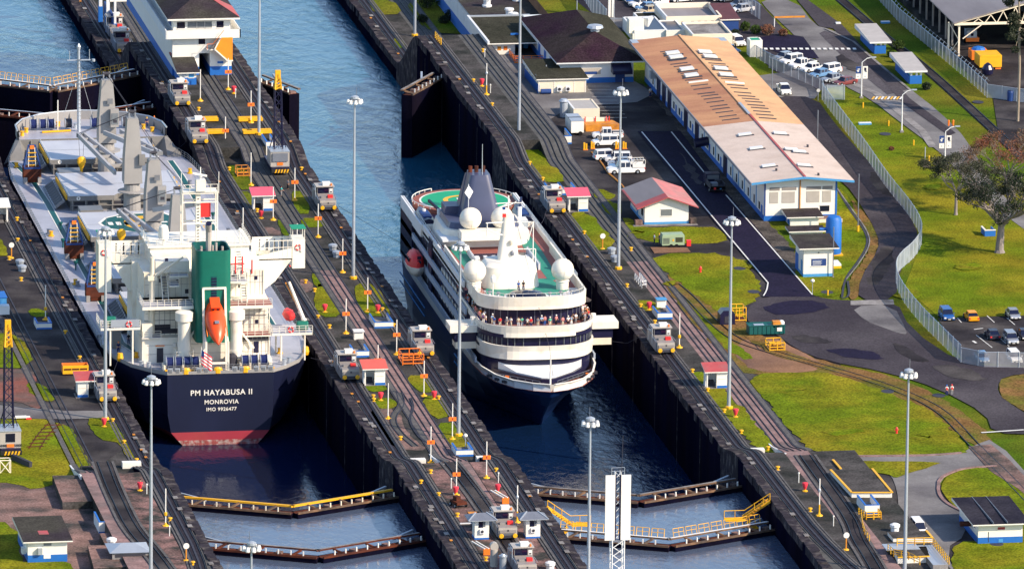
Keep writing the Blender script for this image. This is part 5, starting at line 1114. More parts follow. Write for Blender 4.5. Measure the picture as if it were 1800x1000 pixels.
# grabs standing on the deck
for i, (px, py, l) in enumerate(((57,322,'foremost'),(131,456,'middle'),(168,530,'aftmost'))):
    p = at(px, py, 0); t = thing('cargo_grab', f'{l} of three rusty brown bucket grabs on the port deck of the bulk carrier', 'cargo grab', p, 0, 'bucket grabs on the deck')
    g = MB(); g.prism([(-1.5,0),(1.5,0),(1.5,1.8),(-1.5,1.8)],.7,2.7,'rust'); g.box(-.7,.8,.1,1.7,.1,.7,'rust'); g.box(-1.4,1.4,-.05,0,2.4,2.7,'blue_dk'); g.build('bucket', t)
    f_ = MB()
    for a in (-1, 1):
        for b in (.2, 1.6): f_.beam((a*1.35,b,2.7),(a*.6,.9,6.2),.2,.2,'blue_dk')
    f_.beam((-.7,.9,6.2),(.7,.9,6.2),.3,.3,'blue_dk'); f_.build('grab_arms', t)
    l_ = MB()
    for k in range(4): l_.box(-.7,.7,.5,.6,2.9+k*.7,3.05+k*.7,'yellow')
    for a in (-.6,.6): l_.beam((a,.5,2.7),(a*.8,.8,5.9),.1,.1,'white')
    l_.build('ladder', t); MB().box(-.35,.35,.6,1.2,5.7,6.3,'orange').build('sheave_block', t)
    MB().box(-1.5,-.9,-.3,1.2,0,1.0,'crane_grey').box(.9,1.5,-.3,1.2,0,1.0,'crane_grey').build('cradle', t)
# ================================================================ cruise ship (bow towards the viewer)
KX, KY = 34.8, -61.0                       # stem head
cs_ = thing('cruise_ship', 'white and navy cruise ship facing the viewer with four white radar domes', 'ship', (KX, KY, 0))
zs = [-2.3, -3.6, -4.6, -7, -9.5, -11.6, -14]
bd = ['ship_white','hull_navy2','hull_navy2','hull_navy2','hull_navy2','hull_navy2']
def sc(y, w, rk): return ([y+rk*k for k in (0,.04,.1,.45,.8,1,1.1)], w)
st = [sc(0,[.4,.25,.15,.15,.12,.12,.1],10.5), sc(1.2,[3.0,2.4,1.6,.7,.4,.3,.2],10), sc(3.5,[5.6,5.0,3.8,2.0,1.3,.9,.5],9.5), sc(7.5,[7.7,7.2,6.2,3.9,2.6,2.0,1],8), sc(13,[9.0,8.7,8.0,6.0,4.4,3.6,2],7), sc(20,[9.5,9.4,9.1,8.0,6.6,5.6,4],5),
      sc(30,[9.55,9.55,9.5,9.2,8.8,8.2,6],2), sc(45,[9.55,9.55,9.55,9.5,9.5,9.3,8],0), sc(95,[9.55,9.55,9.55,9.5,9.5,9.3,8],0), sc(112,[9.4,9.3,9.2,9.0,8.7,8.3,6],-.5)]
c = ship_hull(cs_, st, zs, bd)
# aft closing wall
ya, wa = st[-1]
for j in range(len(zs)-1): c.add([(-wa[j],ya[j],zs[j]),(wa[j],ya[j],zs[j]),(wa[j+1],ya[j+1],zs[j+1]),(-wa[j+1],ya[j+1],zs[j+1])],[(0,1,2,3)],'hull_navy2')
c.build('hull', cs_, smooth=True)
EDG = [(w[0], y[0]) for y, w in st]
def outline(yf, yb, ins, wmax, nose=2.0, chin=0):
    """deck outline with a rounded front: list from port aft to starboard aft"""
    pts = []
    for k in range(29):
        a = R(180-180*k/28); pts.append((wmax*math.copysign(abs(math.cos(a))**.62, math.cos(a)), yf+nose-nose*abs(math.sin(a))**1.0*1.0))
    return [(-wmax, yb)]+pts+[(wmax, yb)]
dk = MB(); e1 = [(x, y) for x, y in EDG if y < 34]
dk.poly([(x, y, -3.5) for x, y in e1]+[(-x, y, -3.5) for x, y in e1[::-1]], 'deck_red'); dk.build('fore_deck', cs_)
iw = MB()
for s in (1, -1):
    for (x0_, y0_), (x1_, y1_) in zip(e1, e1[1:]): iw.add([(s*(x0_-.2),y0_+.2,-3.5),(s*(x1_-.2),y1_,-3.5),(s*(x1_-.12),y1_,-2.25),(s*(x0_-.12),y0_+.2,-2.25)],[(0,1,2,3)],'white_cool'); iw.beam((s*x0_,y0_,-2.28),(s*x1_,y1_,-2.28),.28,.1,'white')
iw.build('bulwark_inner', cs_)
ho = MB()
for s in (1,-1):
    for y in (5.5,7.2,9.6): 
        w_ = 6.6 if y == 5.5 else (7.45 if y == 7.2 else 8.3); ho.box(s*w_-.45,s*w_+.45,y-.3,y+.3,-3.15,-2.8,'dark')
ho.build('hawse_openings', cs_)
tb = MB()
for x, y, z, l in ((-9.62,46,-6,.4),): pass
tb.box(-9.66,-9.6,44,62,-8.2,-7.9,'blue_lt').box(-9.66,-9.6,42,60,-10.0,-9.7,'blue_lt').box(-9.64,-9.55,25,36,-8.4,-8.1,'blue_lt').box(-9.64,-9.55,24,34,-9.6,-9.3,'blue_lt') ; 
tb = MB()
for a, b, z in ((78,112,-5.6),(78,112,-7.0),(30,38,-5.9),(31,38,-7.1)): tb.box(-9.68,-9.5,a,b,z,z+.16,'blue_lt')
tb.build('hull_stripes', cs_)
def band(o, z0, z1, mt, th=.25, inward=True, name='bulwark', flare=0.0, close=False):
    b = MB(); n = len(o)
    cx, cy = 0, sum(y for x, y in o)/n
    inn = []
    for x, y in o: L_ = math.hypot(x, y-cy); inn.append((x-th*x/max(abs(x),.1)*.9 if abs(x) > 6 else x, y+th))
    for i in range(n-1):
        a, c_ = o[i], o[i+1]; ai, ci = inn[i], inn[i+1]
        b.add([(a[0],a[1]+flare,z0),(c_[0],c_[1]+flare,z0),(c_[0],c_[1],z1),(a[0],a[1],z1)],[(0,1,2,3)],mt); b.add([(a[0],a[1],z1),(c_[0],c_[1],z1),(ci[0],ci[1],z1),(ai[0],ai[1],z1)],[(0,1,2,3)],mt); b.add([(ai[0],ai[1],z1),(ci[0],ci[1],z1),(ci[0],ci[1],z0),(ai[0],ai[1],z0)],[(0,1,2,3)],mt)
    return b.build(name, cs_, smooth=True)
def solid(o, z0, z1, mt, top, name): return MB().prism(o, z0, z1, mt, top).build(name, cs_)
# fore superstructure, tier by tier
pv = MB(); pv.prism([(-7.4,12.5),(-4.4,8.0),(-1.0,4.4),(.2,4.0),(1.4,4.6),(4.8,8.2),(7.4,12.5)], -3.5, -2.5, 'navy', 'navy'); pv.prism([(-7.0,12.6),(-4.2,8.5),(-.9,5.0),(.2,4.7),(1.3,5.2),(4.6,8.7),(7.0,12.6)], -2.5,[-1.2,-2.3,-2.4,-2.4,-2.4,-2.3,-1.2],'white_cool', 'white_cool'); pv.build('forward_house', cs_)
for s in (-1, 1): 
    b = MB(); b.beam((s*1.2,3.8,-3.2),(s*8.2,11.4,-3.2),.5,.12,'dark'); b.rail([(s*1.4,3.4,-3.5),(s*8.3,10.6,-3.5)],.9,'galv_dk',1.4,.05,2); b.build('bench_rail', cs_)
T1 = outline(10.0, 60, 0, 9.0, 6.5); solid([(x*.97, y+.5) for x, y in T1], -3.5, .1, 'navy', 'deck_red', 'tier_one')
band(outline(9.5, 60, 0, 9.1, 6.5), -.7, 1.5, 'ship_white', .3, name='front_screen', flare=.8)
T2 = outline(12.2, 58, 0, 9.0, 5.0); solid(T2, .1, 2.5, 'navy', 'deck_red', 'bridge_tier')
wb = MB()
for k in range(1, 24):
    a = R(180-180*k/24); x = 9.05*math.copysign(abs(math.cos(a))**.62, math.cos(a)); y = 12.2+5-5*abs(math.sin(a)); wb.beam((x,y-.05,.8),(x,y-.05,2.5),.12,.12,'glass_grey')
wb.build('bridge_mullions', cs_)
wb = MB()
for k in range(1, 18):
    a = R(180-180*k/18); x = 8.22*math.copysign(abs(math.cos(a))**.62, math.cos(a)); y = 17+4.6-4.6*abs(math.sin(a)); wb.beam((x,y-.03,3.3),(x,y-.03,5.9),.08,.08,'galv_dk')
wb.build('lounge_mullions', cs_); band(outline(11.2, 58, 0, 9.2, 5.4), .5, .95, 'dark', .1, name='bridge_rail')
band(outline(11.0, 60, 0, 9.1, 5.8), 2.5, 4.35, 'ship_white', .3, name='front_screen', flare=.5)
solid([(x*.99, y+.4) for x, y in outline(11.0, 60, 0, 9.2, 5.6)], 2.45, 3.25, 'navy', 'deck_red', 'viewing_deck')
T3 = outline(17.0, 60, 0, 8.2, 4.6); solid(T3, 3.25, 6.0, 'navy', 'navy', 'upper_tier')
band(outline(15.4, 60, 0, 8.7, 5.0), 5.9, 8.0, 'ship_white', .3, name='front_screen', flare=.4)
solid([(x*.985, y+.4) for x, y in outline(15.4, 26, 0, 8.5, 5.0)], 5.95, 6.7, 'ship_white', 'hatch_grey', 'forward_roof')
o_ = MB(); o_.rail([(x*.985, y+.2, 3.3) for x, y in outline(11.2, 50, 0, 9.2, 5.4)], 1.1, 'galv_dk', 1.4, .045, 3); o_.build('deck_rail', cs_)
# bridge wings
br = MB(); br.rail([(x*.97, y+.35, 8.0) for x, y in outline(15.4, 30, 0, 8.6, 5.0)], .5, 'white', 1.6, .04, 1); br.build('roof_rail', cs_)
for s in (-1, 1):
    MB().box(*sorted((s*8.8,s*13.4)),17,21.5,2.2,3.3,'ship_white').build('bridge_wing', cs_); MB().box(*sorted((s*8.8,s*12.6)),17.6,21,.6,2.2,'navy').build('wing_windows', cs_); MB().box(*sorted((s*8.8,s*12.4)),17.6,21,-.5,.6,'cream').build('wing_base', cs_)
    MB().lathe((s*9.6,18.4,3.3),[(.25,0),(.25,.5),(.4,.7),(.4,1.1)],'white',10).build('search_light', cs_)
# side decks: pale horizontal bands over dark recesses, long side
for z0, z1, a, b, wd, mt in ((-2.4,-1.5,16,112,9.6,'band_blue'),(.3,1.35,22,112,9.6,'band_blue'),(2.9,3.9,26,112,9.6,'band_blue'),(5.6,7.3,30,112,9.3,'white_cool')):
    for s in (-1, 1): MB().box(*sorted((s*(wd-.3),s*wd)),a,b,z0,z1,mt).build('side_band', cs_)
MB().box(-8.9,8.9,30,110,-3.6,5.9,'navy').build('cabin_block', cs_)
for s in (-1,1):
    b = MB()
    for z0 in (-1.5,1.35,3.9):
        for k in range(20): b.box(*sorted((s*9.25,s*9.35)),34+k*3.7,34.12+k*3.7,z0,z0+1.7,'dark')
    b.build('balcony_dividers', cs_)
MB().box(-9.3,9.3,28,84,5.85,6.35,'navy','deck_red2').build('sun_deck', cs_)
gd = MB(); gd.prism([(-6.6,34),(-5.0,33),(-4.6,90),(-7.6,90),(-7.0,60)],6.35,6.37,'deck_teal'); gd.prism([(5.0,33),(6.8,36),(7.4,60),(7.2,90),(4.8,90)],6.35,6.37,'deck_teal'); gd.prism([(-6.6,24),(-4,22),(5,22),(6.8,25),(5,34),(-5,34)],6.72,6.74,'deck_teal'); gd.prism([(-8,24),(-6.6,24),(-6.6,30),(-8.3,30)],6.72,6.74,'deck_red2'); gd.build('running_track', cs_)
MB().box(-4.6,4.6,44,60,6.3,6.42,'navy').box(-4.9,-4.6,44,60,6.3,7.3,'white_cool').box(4.6,4.9,44,60,6.3,7.3,'white_cool').build('pool_well', cs_)
pr = MB(); pr.rail([(-4.9,44,6.4),(-4.9,60,6.4)],1.1,'galv',1.5,.05,3); pr.rail([(4.9,44,6.4),(4.9,60,6.4)],1.1,'galv',1.5,.05,3); pr.rail([(-9,30,7.3),(-9,95,7.3)],.4,'galv',2,.05,1); pr.rail([(9,30,7.3),(9,95,7.3)],.9,'galv',1.2,.06,3); pr.build('sun_deck_rail', cs_)
lr = MB()
for k in range(7):
    x = -4.2+k*1.35; lr.box(x,x+.6,50,51.8,6.45,6.85,'glass_grey'); lr.box(x,x+.6,54,55.8,6.45,6.85,'white_cool')
lr.build('sun_loungers', cs_)
# dark round skylight on the forward roof
sk_ = MB(); sk_.lathe((-.6,21.2,6.7),[(3.2,0),(3.0,.35),(2.2,.8),(.2,1.1)],'glass',24,1,.95); sk_.build('skylight', cs_, smooth=True); MB().lathe((-.6,21.2,6.65),[(3.5,0),(3.5,.15),(3.3,.15)],'white_cool',24,1,.95).build('skylight_ring', cs_)
for x, y in ((-5.6,18.2),(-3.4,17.4),(2.4,17.2),(4.2,17.7),(6.0,18.4),(-6.8,19.2)):
    MB().tube((x,y,6.7),(x,y,7.9),.12,'white_cool',6).lathe((x,y,7.9),[(.1,0),(.3,.15),(.3,.45)],'galv_dk',8).build('deck_light', cs_)
MB().tube((-6.0,21,6.7),(-6.0,21,9.2),.09,'white',6).lathe((-6.0,21,9.2),[(.35,0),(.42,.3),(.42,.8),(.15,1.2)],'white',12).build('antenna_dome', cs_)
# main mast and its drum-shaped house
mh = MB(); mh.loft([rr(-1.9,31,4.6,4.6,2.4,6.6),rr(-1.9,31,4.1,4.1,2.2,10.0),rr(-1.9,31.4,3.6,3.5,2,10.5)],'ship_white'); mh.build('mast_house', cs_, smooth=True)
ms = MB(); ms.loft([rr(-1.9,32,1.7,1.7,.8,10.3),rr(-1.9,32,1.05,1.1,.6,15.2),rr(-1.9,32,.8,.8,.5,17.6)],'ship_white'); ms.beam((-3.2,31.5,14.6),(-.6,31.5,14.6),.8,.15,'white'); mo = ms.build('mast', cs_, smooth=True)
mt_ = MB(); mt_.path([(-4.6,31,17),(-.9,31.5,17),(2.6,31,17)],.1,'white',5); mt_.path([(-4.4,31,15),(-4.4,31,17),(-2,31,17)],.08,'white',4); mt_.path([(-.9,32,18),(-.9,32,21.2)],.12,'white',6); mt_.path([(-3,31.6,20),(-.9,32,20),(1.4,31.6,20)],.08,'white',4); mt_.path([(3,31,10),(3,31,17),(2.2,31,14)],.08,'white',4); mt_.path([(.3,31.5,12.6),(3.4,31,12.6),(3.4,31,9)],.08,'white',4); mt_.path([(-4.3,31,16),(-2.2,31,15),(-1.4,31,15)],.06,'white',4); mt_.build('mast_yards', mo, loc=(-1,0,-.5))
MB().lathe((-1.5,30.3,13),[(.15,0),(.4,.2),(.4,.6),(.2,.8)],'cream',10).build('radar', mo); MB().lathe((-1.4,30.2,11.3),[(.3,0),(.35,.5),(.1,.8)],'galv_dk',8).build('horn', mo); fg = MB(); fg.box(-3.0,-2.4,30.8,30.86,17.4,18.0,'red').box(-3.0,-2.5,30.8,30.86,18.6,19.1,'blue_dk'); fg.build('signal_flags', mo)
# four big radomes
for x, y, z, l in ((-8.1,26,7.6,0),(5.9,25.8,7.5,0),(-3.7,57,8.9,0),(1.5,57.4,8.8,0)):
    d = MB(); d.lathe((x,y,z-1.2),[(1.0,0),(1.0,1.6),(1.15,1.75),(.9,1.9)],'ship_white',16); d.sphere((x,y,z+2.3),1.78,'ship_white',24,16); do = d.build('radome', cs_, smooth=True)
    s_ = MB()
    for a in (0, 90): 
        q = [(x+1.79*math.cos(R(a))*math.cos(R(b)), y+1.79*math.sin(R(a))*math.cos(R(b)), z+2.3+1.79*math.sin(R(b))) for b in range(-80, 261, 10)]; s_.path(q, .025, 'cream', 3)
    q = [(x+1.79*math.cos(R(b)), y+1.79*math.sin(R(b)), z+2.2) for b in range(0, 361, 15)]; s_.path(q, .025, 'cream', 3); s_.build('seam', do)
# funnel block
fb_ = MB(); fb_.loft([rr(-1,76,7.2,9.5,4,6.35),rr(-1,76,6.6,9,4,9.0)],'ship_white',caps=True); fb_.build('funnel_house', cs_, smooth=True)
fk = MB(); fk.loft([rr(-1,76.5,6.0,8.4,3,8.7),rr(-1,76.5,5.6,8,3,9.9)],'funnel_navy'); fk.box(-6.4,-3.6,78,83,9,11.2,'funnel_navy','galv_dk'); fk.build('funnel_base', cs_)
f2 = MB(); f2.loft([rr(-1,77.5,3.6,4.4,1.3,8.6),rr(-1,77.8,2.6,3.8,1.1,12.6),rr(-.9,78.6,1.6,3.0,.9,16.6)],'funnel_navy'); fo2 = f2.build('funnel', cs_, smooth=True)
f3 = MB(); f3.loft([[(-4.6,76.5,9.4),(-2.6,76.5,9.4),(-1.9,80,15.2),(-2.7,80.5,16.2)],[(-4.6,81,9.4),(-2.6,81,9.4),(-1.9,81.5,15.2),(-2.7,81.5,16.2)]],'funnel_navy'); f3.build('funnel_fin', fo2)
for x in (-2.2,-1.2,-.1): MB().tube((x,79,16),(x,79,17.6),.34,'rust',8).build('exhaust', fo2)
MB().add([(-3.3,72.0,15.6),(-2.5,72.4,14.5),(-3.2,71.8,13.4),(-4.0,71.6,14.5)],[(0,1,2,3)],'white_cool').add([(-3.3,72.1,15.6),(-2.5,72.5,14.5),(-3.2,71.9,13.4),(-4.0,71.7,14.5)],[(3,2,1,0)],'white_cool').tube((-3.3,72,8),(-3.3,72.2,15.8),.06,'white_cool',4).build('house_flag', cs_)
MB().tube((-.6,76,15),(-.5,77,21.5),.09,'galv',5,.04).build('aft_mast', cs_)
MB().box(-8.4,-5.0,64,74,7.8,8.05,'white_cool').box(-5.6,5.4,62,66,8.2,9.6,'ship_white').build('bar_roof', cs_)
# stern: helicopter pad and tender platforms
hp = MB(); hc = onY(817,352,KY+0); 
hd_ = at(817,352,6.7); hx, hy_ = hd_.x-KX, hd_.y-KY
hp.lathe((hx,hy_,5.9),[(8.6,0),(8.6,.75)],'deck_red',40); hp.lathe((hx,hy_,6.65),[(7.5,0),(7.5,.04)],'white',40); hp.lathe((hx,hy_,6.69),[(7.15,0),(7.15,.03)],'green_paint',40)
n = 36
for k in range(n): a, b = R(360*k/n), R(360*(k+1)/n); hp.add([(hx+3.6*math.cos(a),hy_+3.6*math.sin(a),6.75),(hx+3.6*math.cos(b),hy_+3.6*math.sin(b),6.75),(hx+2.8*math.cos(b),hy_+2.8*math.sin(b),6.75),(hx+2.8*math.cos(a),hy_+2.8*math.sin(a),6.75)],[(3,2,1,0)],'yellow')
hp.box(hx-1.2,hx-.8,hy_-1.4,hy_+1.4,6.72,6.78,'white').box(hx+.8,hx+1.2,hy_-1.4,hy_+1.4,6.72,6.78,'white').box(hx-.8,hx+.8,hy_-.2,hy_+.2,6.72,6.78,'white'); hp.build('helipad', cs_)
MB().rail([(hx+8.7*math.cos(R(a)),hy_+8.7*math.sin(R(a)),6.6) for a in range(120,431,10)],.45,'white',2.5,.09,1).build('helipad_rim', cs_)
for s in (-1, 1):
    MB().box(*sorted((s*9.2,s*9.6)),84,112,5.2,7.3,'white_cool').box(*sorted((s*6.2,s*9.6)),83.6,84,5.6,7.3,'ship_white').build('stern_screen', cs_)
    b = MB(); x = s*8.0
    b.loft([[(x+w_*math.cos(R(a)),y,7.2+.6*math.sin(R(a))) for a in range(0,360,45)] for y,w_ in ((86,.9),(88,1.2),(95,1.3),(98.5,.5))],'navy'); b.build('zodiac', cs_, smooth=True); MB().box(x-.7,x+.7,88,94,7.6,7.9,'blue_dk').lathe((x,93,7.8),[(.3,0),(.3,.5)],'white_cool',8).build('zodiac_fittings', cs_)
    c_ = MB(); c_.tube((s*6.6,84,6.4),(s*6.6,84,9.8),.35,'white_cool',8); c_.beam((s*6.6,84,9.6),(s*7.6,90,10.2),.35,.4,'navy'); c_.box(s*6.6-.9,s*6.6+.9,80,83.5,6.4,8.2,'galv','white_cool'); c_.build('tender_crane', cs_)
    MB().box(*sorted((s*9.3,s*9.6)),96,112,-2,5.4,'navy').build('stern_wing', cs_)
MB().box(-9.5,-9.3,70,74,-3,7,'navy').build('side_recess', cs_)
# lifeboat on the near side, red life rafts
lb_ = MB(); X_ = -10.7; yb = 69
lb_.loft([[(X_+w_*math.cos(R(a)),yb+y,1.1+h_*math.sin(R(a))) for a in range(0,181,30)] for y,w_,h_ in ((-4.2,.3,1.2),(-3.2,1.3,2.3),(-1,1.75,2.7),(2,1.75,2.7),(3.6,1.2,2.2),(4.4,.3,1.2))],'red'); lo = lb_.build('lifeboat', cs_, smooth=True); lo.scale = (.8,.8,.8); lo.location = (X_*.2, yb*.2, .3)
h2 = MB(); h2.loft([[(X_+w_*math.cos(R(a)),yb+y,1.1+h_*math.sin(R(a))) for a in range(180,361,30)] for y,w_,h_ in ((-4.6,.15,.6),(-3.2,1.4,2.1),(-1,1.9,2.4),(2,1.9,2.4),(3.6,1.3,1.9),(4.6,.2,.8))],'ship_white'); h2.build('boat_hull', lo, smooth=True)
w3 = MB()
for y, z in ((-2.6,2.6),(-1.2,2.9)): w3.box(X_-.2,X_+.6,yb-4.05+(y+2.6)*.2,yb-3.9,2.0+(y+2.6)*.6,2.6+(y+2.6)*.6,'glass')
for y in (-2,-.5,1): w3.box(X_-1.72,X_-1.5,yb+y,yb+y+.7,2.0,2.7,'glass')
w3.build('boat_windows', lo); MB().path([(X_+1.9,yb-4.2,-2),(X_+1.9,yb-4.2,5.4)],.1,'galv',5).build('falls', lo)
for x, y in ((-7.7,32.5),(7.9,44)):
    r_ = MB(); r_.M = Matrix.Translation((x,y,7.0))@Matrix.Rotation(R(90),4,'Y'); r_.lathe((0,0,-.8),[(.6,0),(.75,.3),(.75,1.3),(.6,1.6)],'red',10); r_.build('life_raft', cs_)
for x, y in ((-7.1,31.5),(7.6,30)): MB().tube((x,y,6.7),(x-.4,y+1,10.4),.18,'white',6).build('davit', cs_)
# bow staff
MB().tube((-.1,1.4,-3.4),(-.1,1.4,2.2),.16,'white',8,.1).lathe((-.1,1.4,-3.5),[(.7,0),(.25,.7)],'white',8).build('bow_staff', cs_)
for x, y in ((-5.8,8.0),(7.0,8.2)): MB().lathe((x,y,-3.5),[(.3,0),(.3,.7),(.4,.8)],'orange',8).build('bollard', cs_)
MB().path([(-.9,32,17.5),(1.0,9,1.5),(1.1,6,-2.4)],.035,'dark',3).build('stay', cs_)

for o in [q for q in COL.objects if q.type == 'MESH' and (q.parent == cs_ or (q.parent and q.parent.parent == cs_))]:
    if o.name.split('.')[0] in ('radome','seam','helipad','helipad_rim','lifeboat','boat_hull','boat_windows','falls'): continue
    for v in o.data.vertices:
        if v.co.y > 30: v.co.y = 30+(v.co.y-30)*.75
# ================================================================ lock gates
def gate(x0, x1, yh, ya, z, l, far=False, yellow=False, rust='gate_brown', top='concrete_light', deep=9.0, rails=True):
    """one leaf from the wall hinge (x0,yh) to the mitre (x1,ya)"""
    t = thing('lock_gate', l, 'lock gate', (x0, yh, z), 0, 'mitre gate leaves'); d = Vector((x1-x0, ya-yh, 0)); L_ = d.length; u = d.normalized(); n = Vector((u.y, -u.x, 0))
    if n.y > 0: n = -n
    P = lambda a, b, c: u*a+n*b+Vector((0,0,c))
    g = MB()
    def bx(mb, a0, a1, b0, b1, c0, c1, mt, tp=None):
        vs = [P(a0,b0,c0),P(a1,b0,c0),P(a1,b1,c0),P(a0,b1,c0),P(a0,b0,c1),P(a1,b0,c1),P(a1,b1,c1),P(a0,b1,c1)]
        mb.add(vs, [(0,3,2,1),(0,1,5,4),(1,2,6,5),(2,3,7,6),(3,0,4,7),(4,5,6,7)], mt); 
        if tp: mb.add([v+Vector((0,0,.01)) for v in vs[4:]], [(0,1,2,3)], tp)
    bx(g, .3, L_-.1, -1.0, 1.0, -deep, -.9, 'lock_wall'); g.build('leaf', t)
    w_ = MB(); bx(w_, .3, L_-.1, -1.25, -.75, -.25, .0, 'yellow' if yellow else rust, 'yellow' if yellow else top); bx(w_, .3, L_-.1, .9, 1.15, -.9, -.6, rust); bx(w_, .3, L_-.1, -.7, .9, -.89, -.86, 'rust'); w_.build('walkway', t)
    r_ = MB(); k = 1.2
    while k < L_-.6:
        bx(r_, k, k+.16, .85, 1.05, -.9, .05, 'white' if not yellow else 'cream'); 
        if int(k*7) % 5 == 1: r_.beam(P(k,.9,-.8), P(k+1.2,-.6,-.2), .35, .25, rust)
        if int(k*7) % 4 == 0: bx(r_, k-.5, k+.4, -.5, .6, -.86, -.5, 'concrete_pink')
        k += 1.9
    r_.build('brackets', t)
    h_ = MB()
    if rails:
        k = 1.5
        while k < L_-2:
            q = [P(k,-1.2,0),P(k,-1.5,1.15),P(k+1.9,-1.5,1.15),P(k+1.9,-1.2,0)]; h_.path(q, .05, 'yellow', 4); h_.path([P(k+.9,-1.2,0),P(k+.9,-1.5,1.15)], .05, 'yellow', 4); h_.path([P(k,-1.35,.6),P(k+1.9,-1.35,.6)], .04, 'yellow', 4); k += 2.3
        h_.build('handrail', t)
    s_ = MB(); s_.beam(P(4.5,-1.6,-.5), P(-.2,-3.4 if not far else -3.4,-.3), .35, .35, 'galv'); s_.build('strut_arm', t)
    return t
mid = (XA+XB)/2; mr = (XC+XD)/2
zg = -1.0
rows_ = [(XA,XB,mid,'left lock'),(XC,XD,mr,'right lock')]
for a, b, m_, nm in rows_:
    for yh, ya, which, z in ((-127.5,-135.5,'upper',zg),(-153.0,-161.0,'lower',zg)):
        for x0, sd_ in ((a,'left'),(b,'right')):
            yl = (nm == 'left lock' and which == 'upper')
            gate(x0, m_, yh+(0 if sd_ == 'left' else 0), ya, z, f'{sd_} leaf of the {which} closed gate at the near end of the {nm}', yellow=yl, rust='rust' if (nm=='left lock' and which=='lower') else 'gate_brown', deep=16 if which == 'upper' else 6, rails=(nm=='right lock' and which=='lower'), top='white_cool' if (nm=='right lock' and which=='lower') else 'concrete_light')
for x0, sd_ in ((XA,'left'),(XB,'right')):
    gate(x0, mid, 167.5, 155.0, -.2, f'{sd_} leaf of the closed gate beyond the bulk carrier bow', deep=14, top='white_cool')
    gate(x0, mid, 146.0, 136.5, -1.5, f'{sd_} leaf of the lower gate just ahead of the bulk carrier bow', deep=14, rust='rust', rails=False, top='galv')
def open_leaf(tip, hinge, l):
    a = at(*tip, .8); b = at(*hinge, .8); return gate(b.x, a.x, b.y, a.y, .8, l, deep=13, rails=False)
open_leaf((715,159), (772,128), 'half-open gate leaf standing out from the right bank'); open_leaf((518,157), (452,132), 'half-open gate leaf standing out from the centre wall')
# yellow gangways on the last gate of the right lock
for x, y, s, l in ((XC+.2,-151,1,'left'),(XD-.2,-151,-1,'right')):
    t = thing('gangway', f'steep yellow gangway at the {l} end of the last gate, right lock', 'gangway', (x, y, 0)); c = MB()
    for o in (0, 1.0): c.beam((0,o,1.7),(s*3.6,o+1,-1.0),.2,.45,'yellow'); c.beam((s*3.6,o,-1.0),(s*6.6,o,-1.0),.2,.35,'yellow')
    for k in range(9): c.box(*sorted((s*(.2+k*.4),s*(.5+k*.4))),.1,1.9,1.5-k*.3,1.56-k*.3,'orange_dk')
    c.beam((s*3.2,.5,-1.4),(s*1.4,.5,-3),.5,.8,'yellow'); c.build('steps', t)
    c = MB(); c.path([(0,0,1.7),(0,0,2.9),(s*3.6,1,.2),(s*6.6,1,.2),(s*6.6,1,-1)],.06,'yellow',4); c.path([(s*1,0,1),(s*1,0,2.2)],.05,'yellow',4); c.path([(s*2.2,.5,.1),(s*2.2,.5,1.4)],.05,'yellow',4); c.path([(s*5,1,-1),(s*5,1,.2)],.05,'yellow',4); c.build('handrail', t)
# ================================================================ buildings
def win(par, x0, x1, z0, z1, y, mt='glass', fr='white', name='window', th=.05):
    o = MB().box(x0, x1, y-th, y, z0, z1, mt).build(name, par)
    if fr: MB().box(x0-.1,x1+.1,y-th-.03,y-th,z0-.12,z0,fr).box(x0-.1,x1+.1,y-th-.03,y-th,z1,z1+.08,fr).build('window_frame', o)
    return o
def winx(par, y0, y1, z0, z1, x, mt='glass', name='window', th=.05): return MB().box(x-th, x, y0, y1, z0, z1, mt).build(name, par)
def room(l, cat, xl, xr, yb, yt, depth, z=0, wall='white', band=.8, bandm='blue', roof='roof_dark', over=.6, slope=.5, name='building', bx=None, side='white_cool', fascia='white'):
    x0, x1, y, h = fb(xl, xr, yb, yt, z); w_ = x1-x0; t = thing(name, l, cat, (x0, y, z))
    MB().box(0,w_,0,depth,band if band else 0,h,wall).build('wall', t)
    if band: MB().box(-.02,w_+.02,-.02,depth+.02,0,band,bandm).build('base_band', t)
    r_ = MB(); r_.prism([(-over,-over),(w_+over,-over),(w_+over,depth+over),(-over,depth+over)], h, [h+.18,h+.18,h+.18+slope,h+.18+slope], fascia, roof); r_.build('roof', t)
    return t, w_, h
# control house on the centre wall
x0, x1, y, h = fb(303, 407, 134.5, 40, ZN); t = thing('control_house', 'white control house with blue base, orange stair panel and dark hipped roof', 'control house', (x0, y, ZN)); w_ = x1-x0; D_ = 62
xa_, xb_ = w_*.45, w_*.635
c = MB(); c.box(0,xa_,0,D_,1.6,6.9,'white').box(xb_,w_,0,D_,1.6,6.9,'white').box(xa_,xb_,0,D_,4.0,6.9,'white').box(xa_,xb_,12,12.3,0,4,'navy').box(.2,w_-.2,.4,D_,6.9,10.1,'white'); c.build('wall', t)
MB().box(-.03,xa_-.01,-.03,D_,0,1.6,'blue').box(xb_+.01,w_+.03,-.03,D_,0,1.6,'blue').build('base_band', t)
c = MB(); c.box(-1.2,w_+1.4,-1.2,D_,6.9,7.1,'white_cool').box(-1.2,w_+1.4,-1.3,-1.1,6.9,8.4,'white').box(-1.35,-1.15,-1.3,D_,6.9,8.4,'white_cool').box(w_+1.2,w_+1.4,-1.3,D_,6.9,8.4,'white'); c.build('balcony', t)
c = MB(); e = 1.0; X1_, Y1_ = w_+e, D_; ap = [(w_*.55,7.5),(w_*.55,D_-7)]
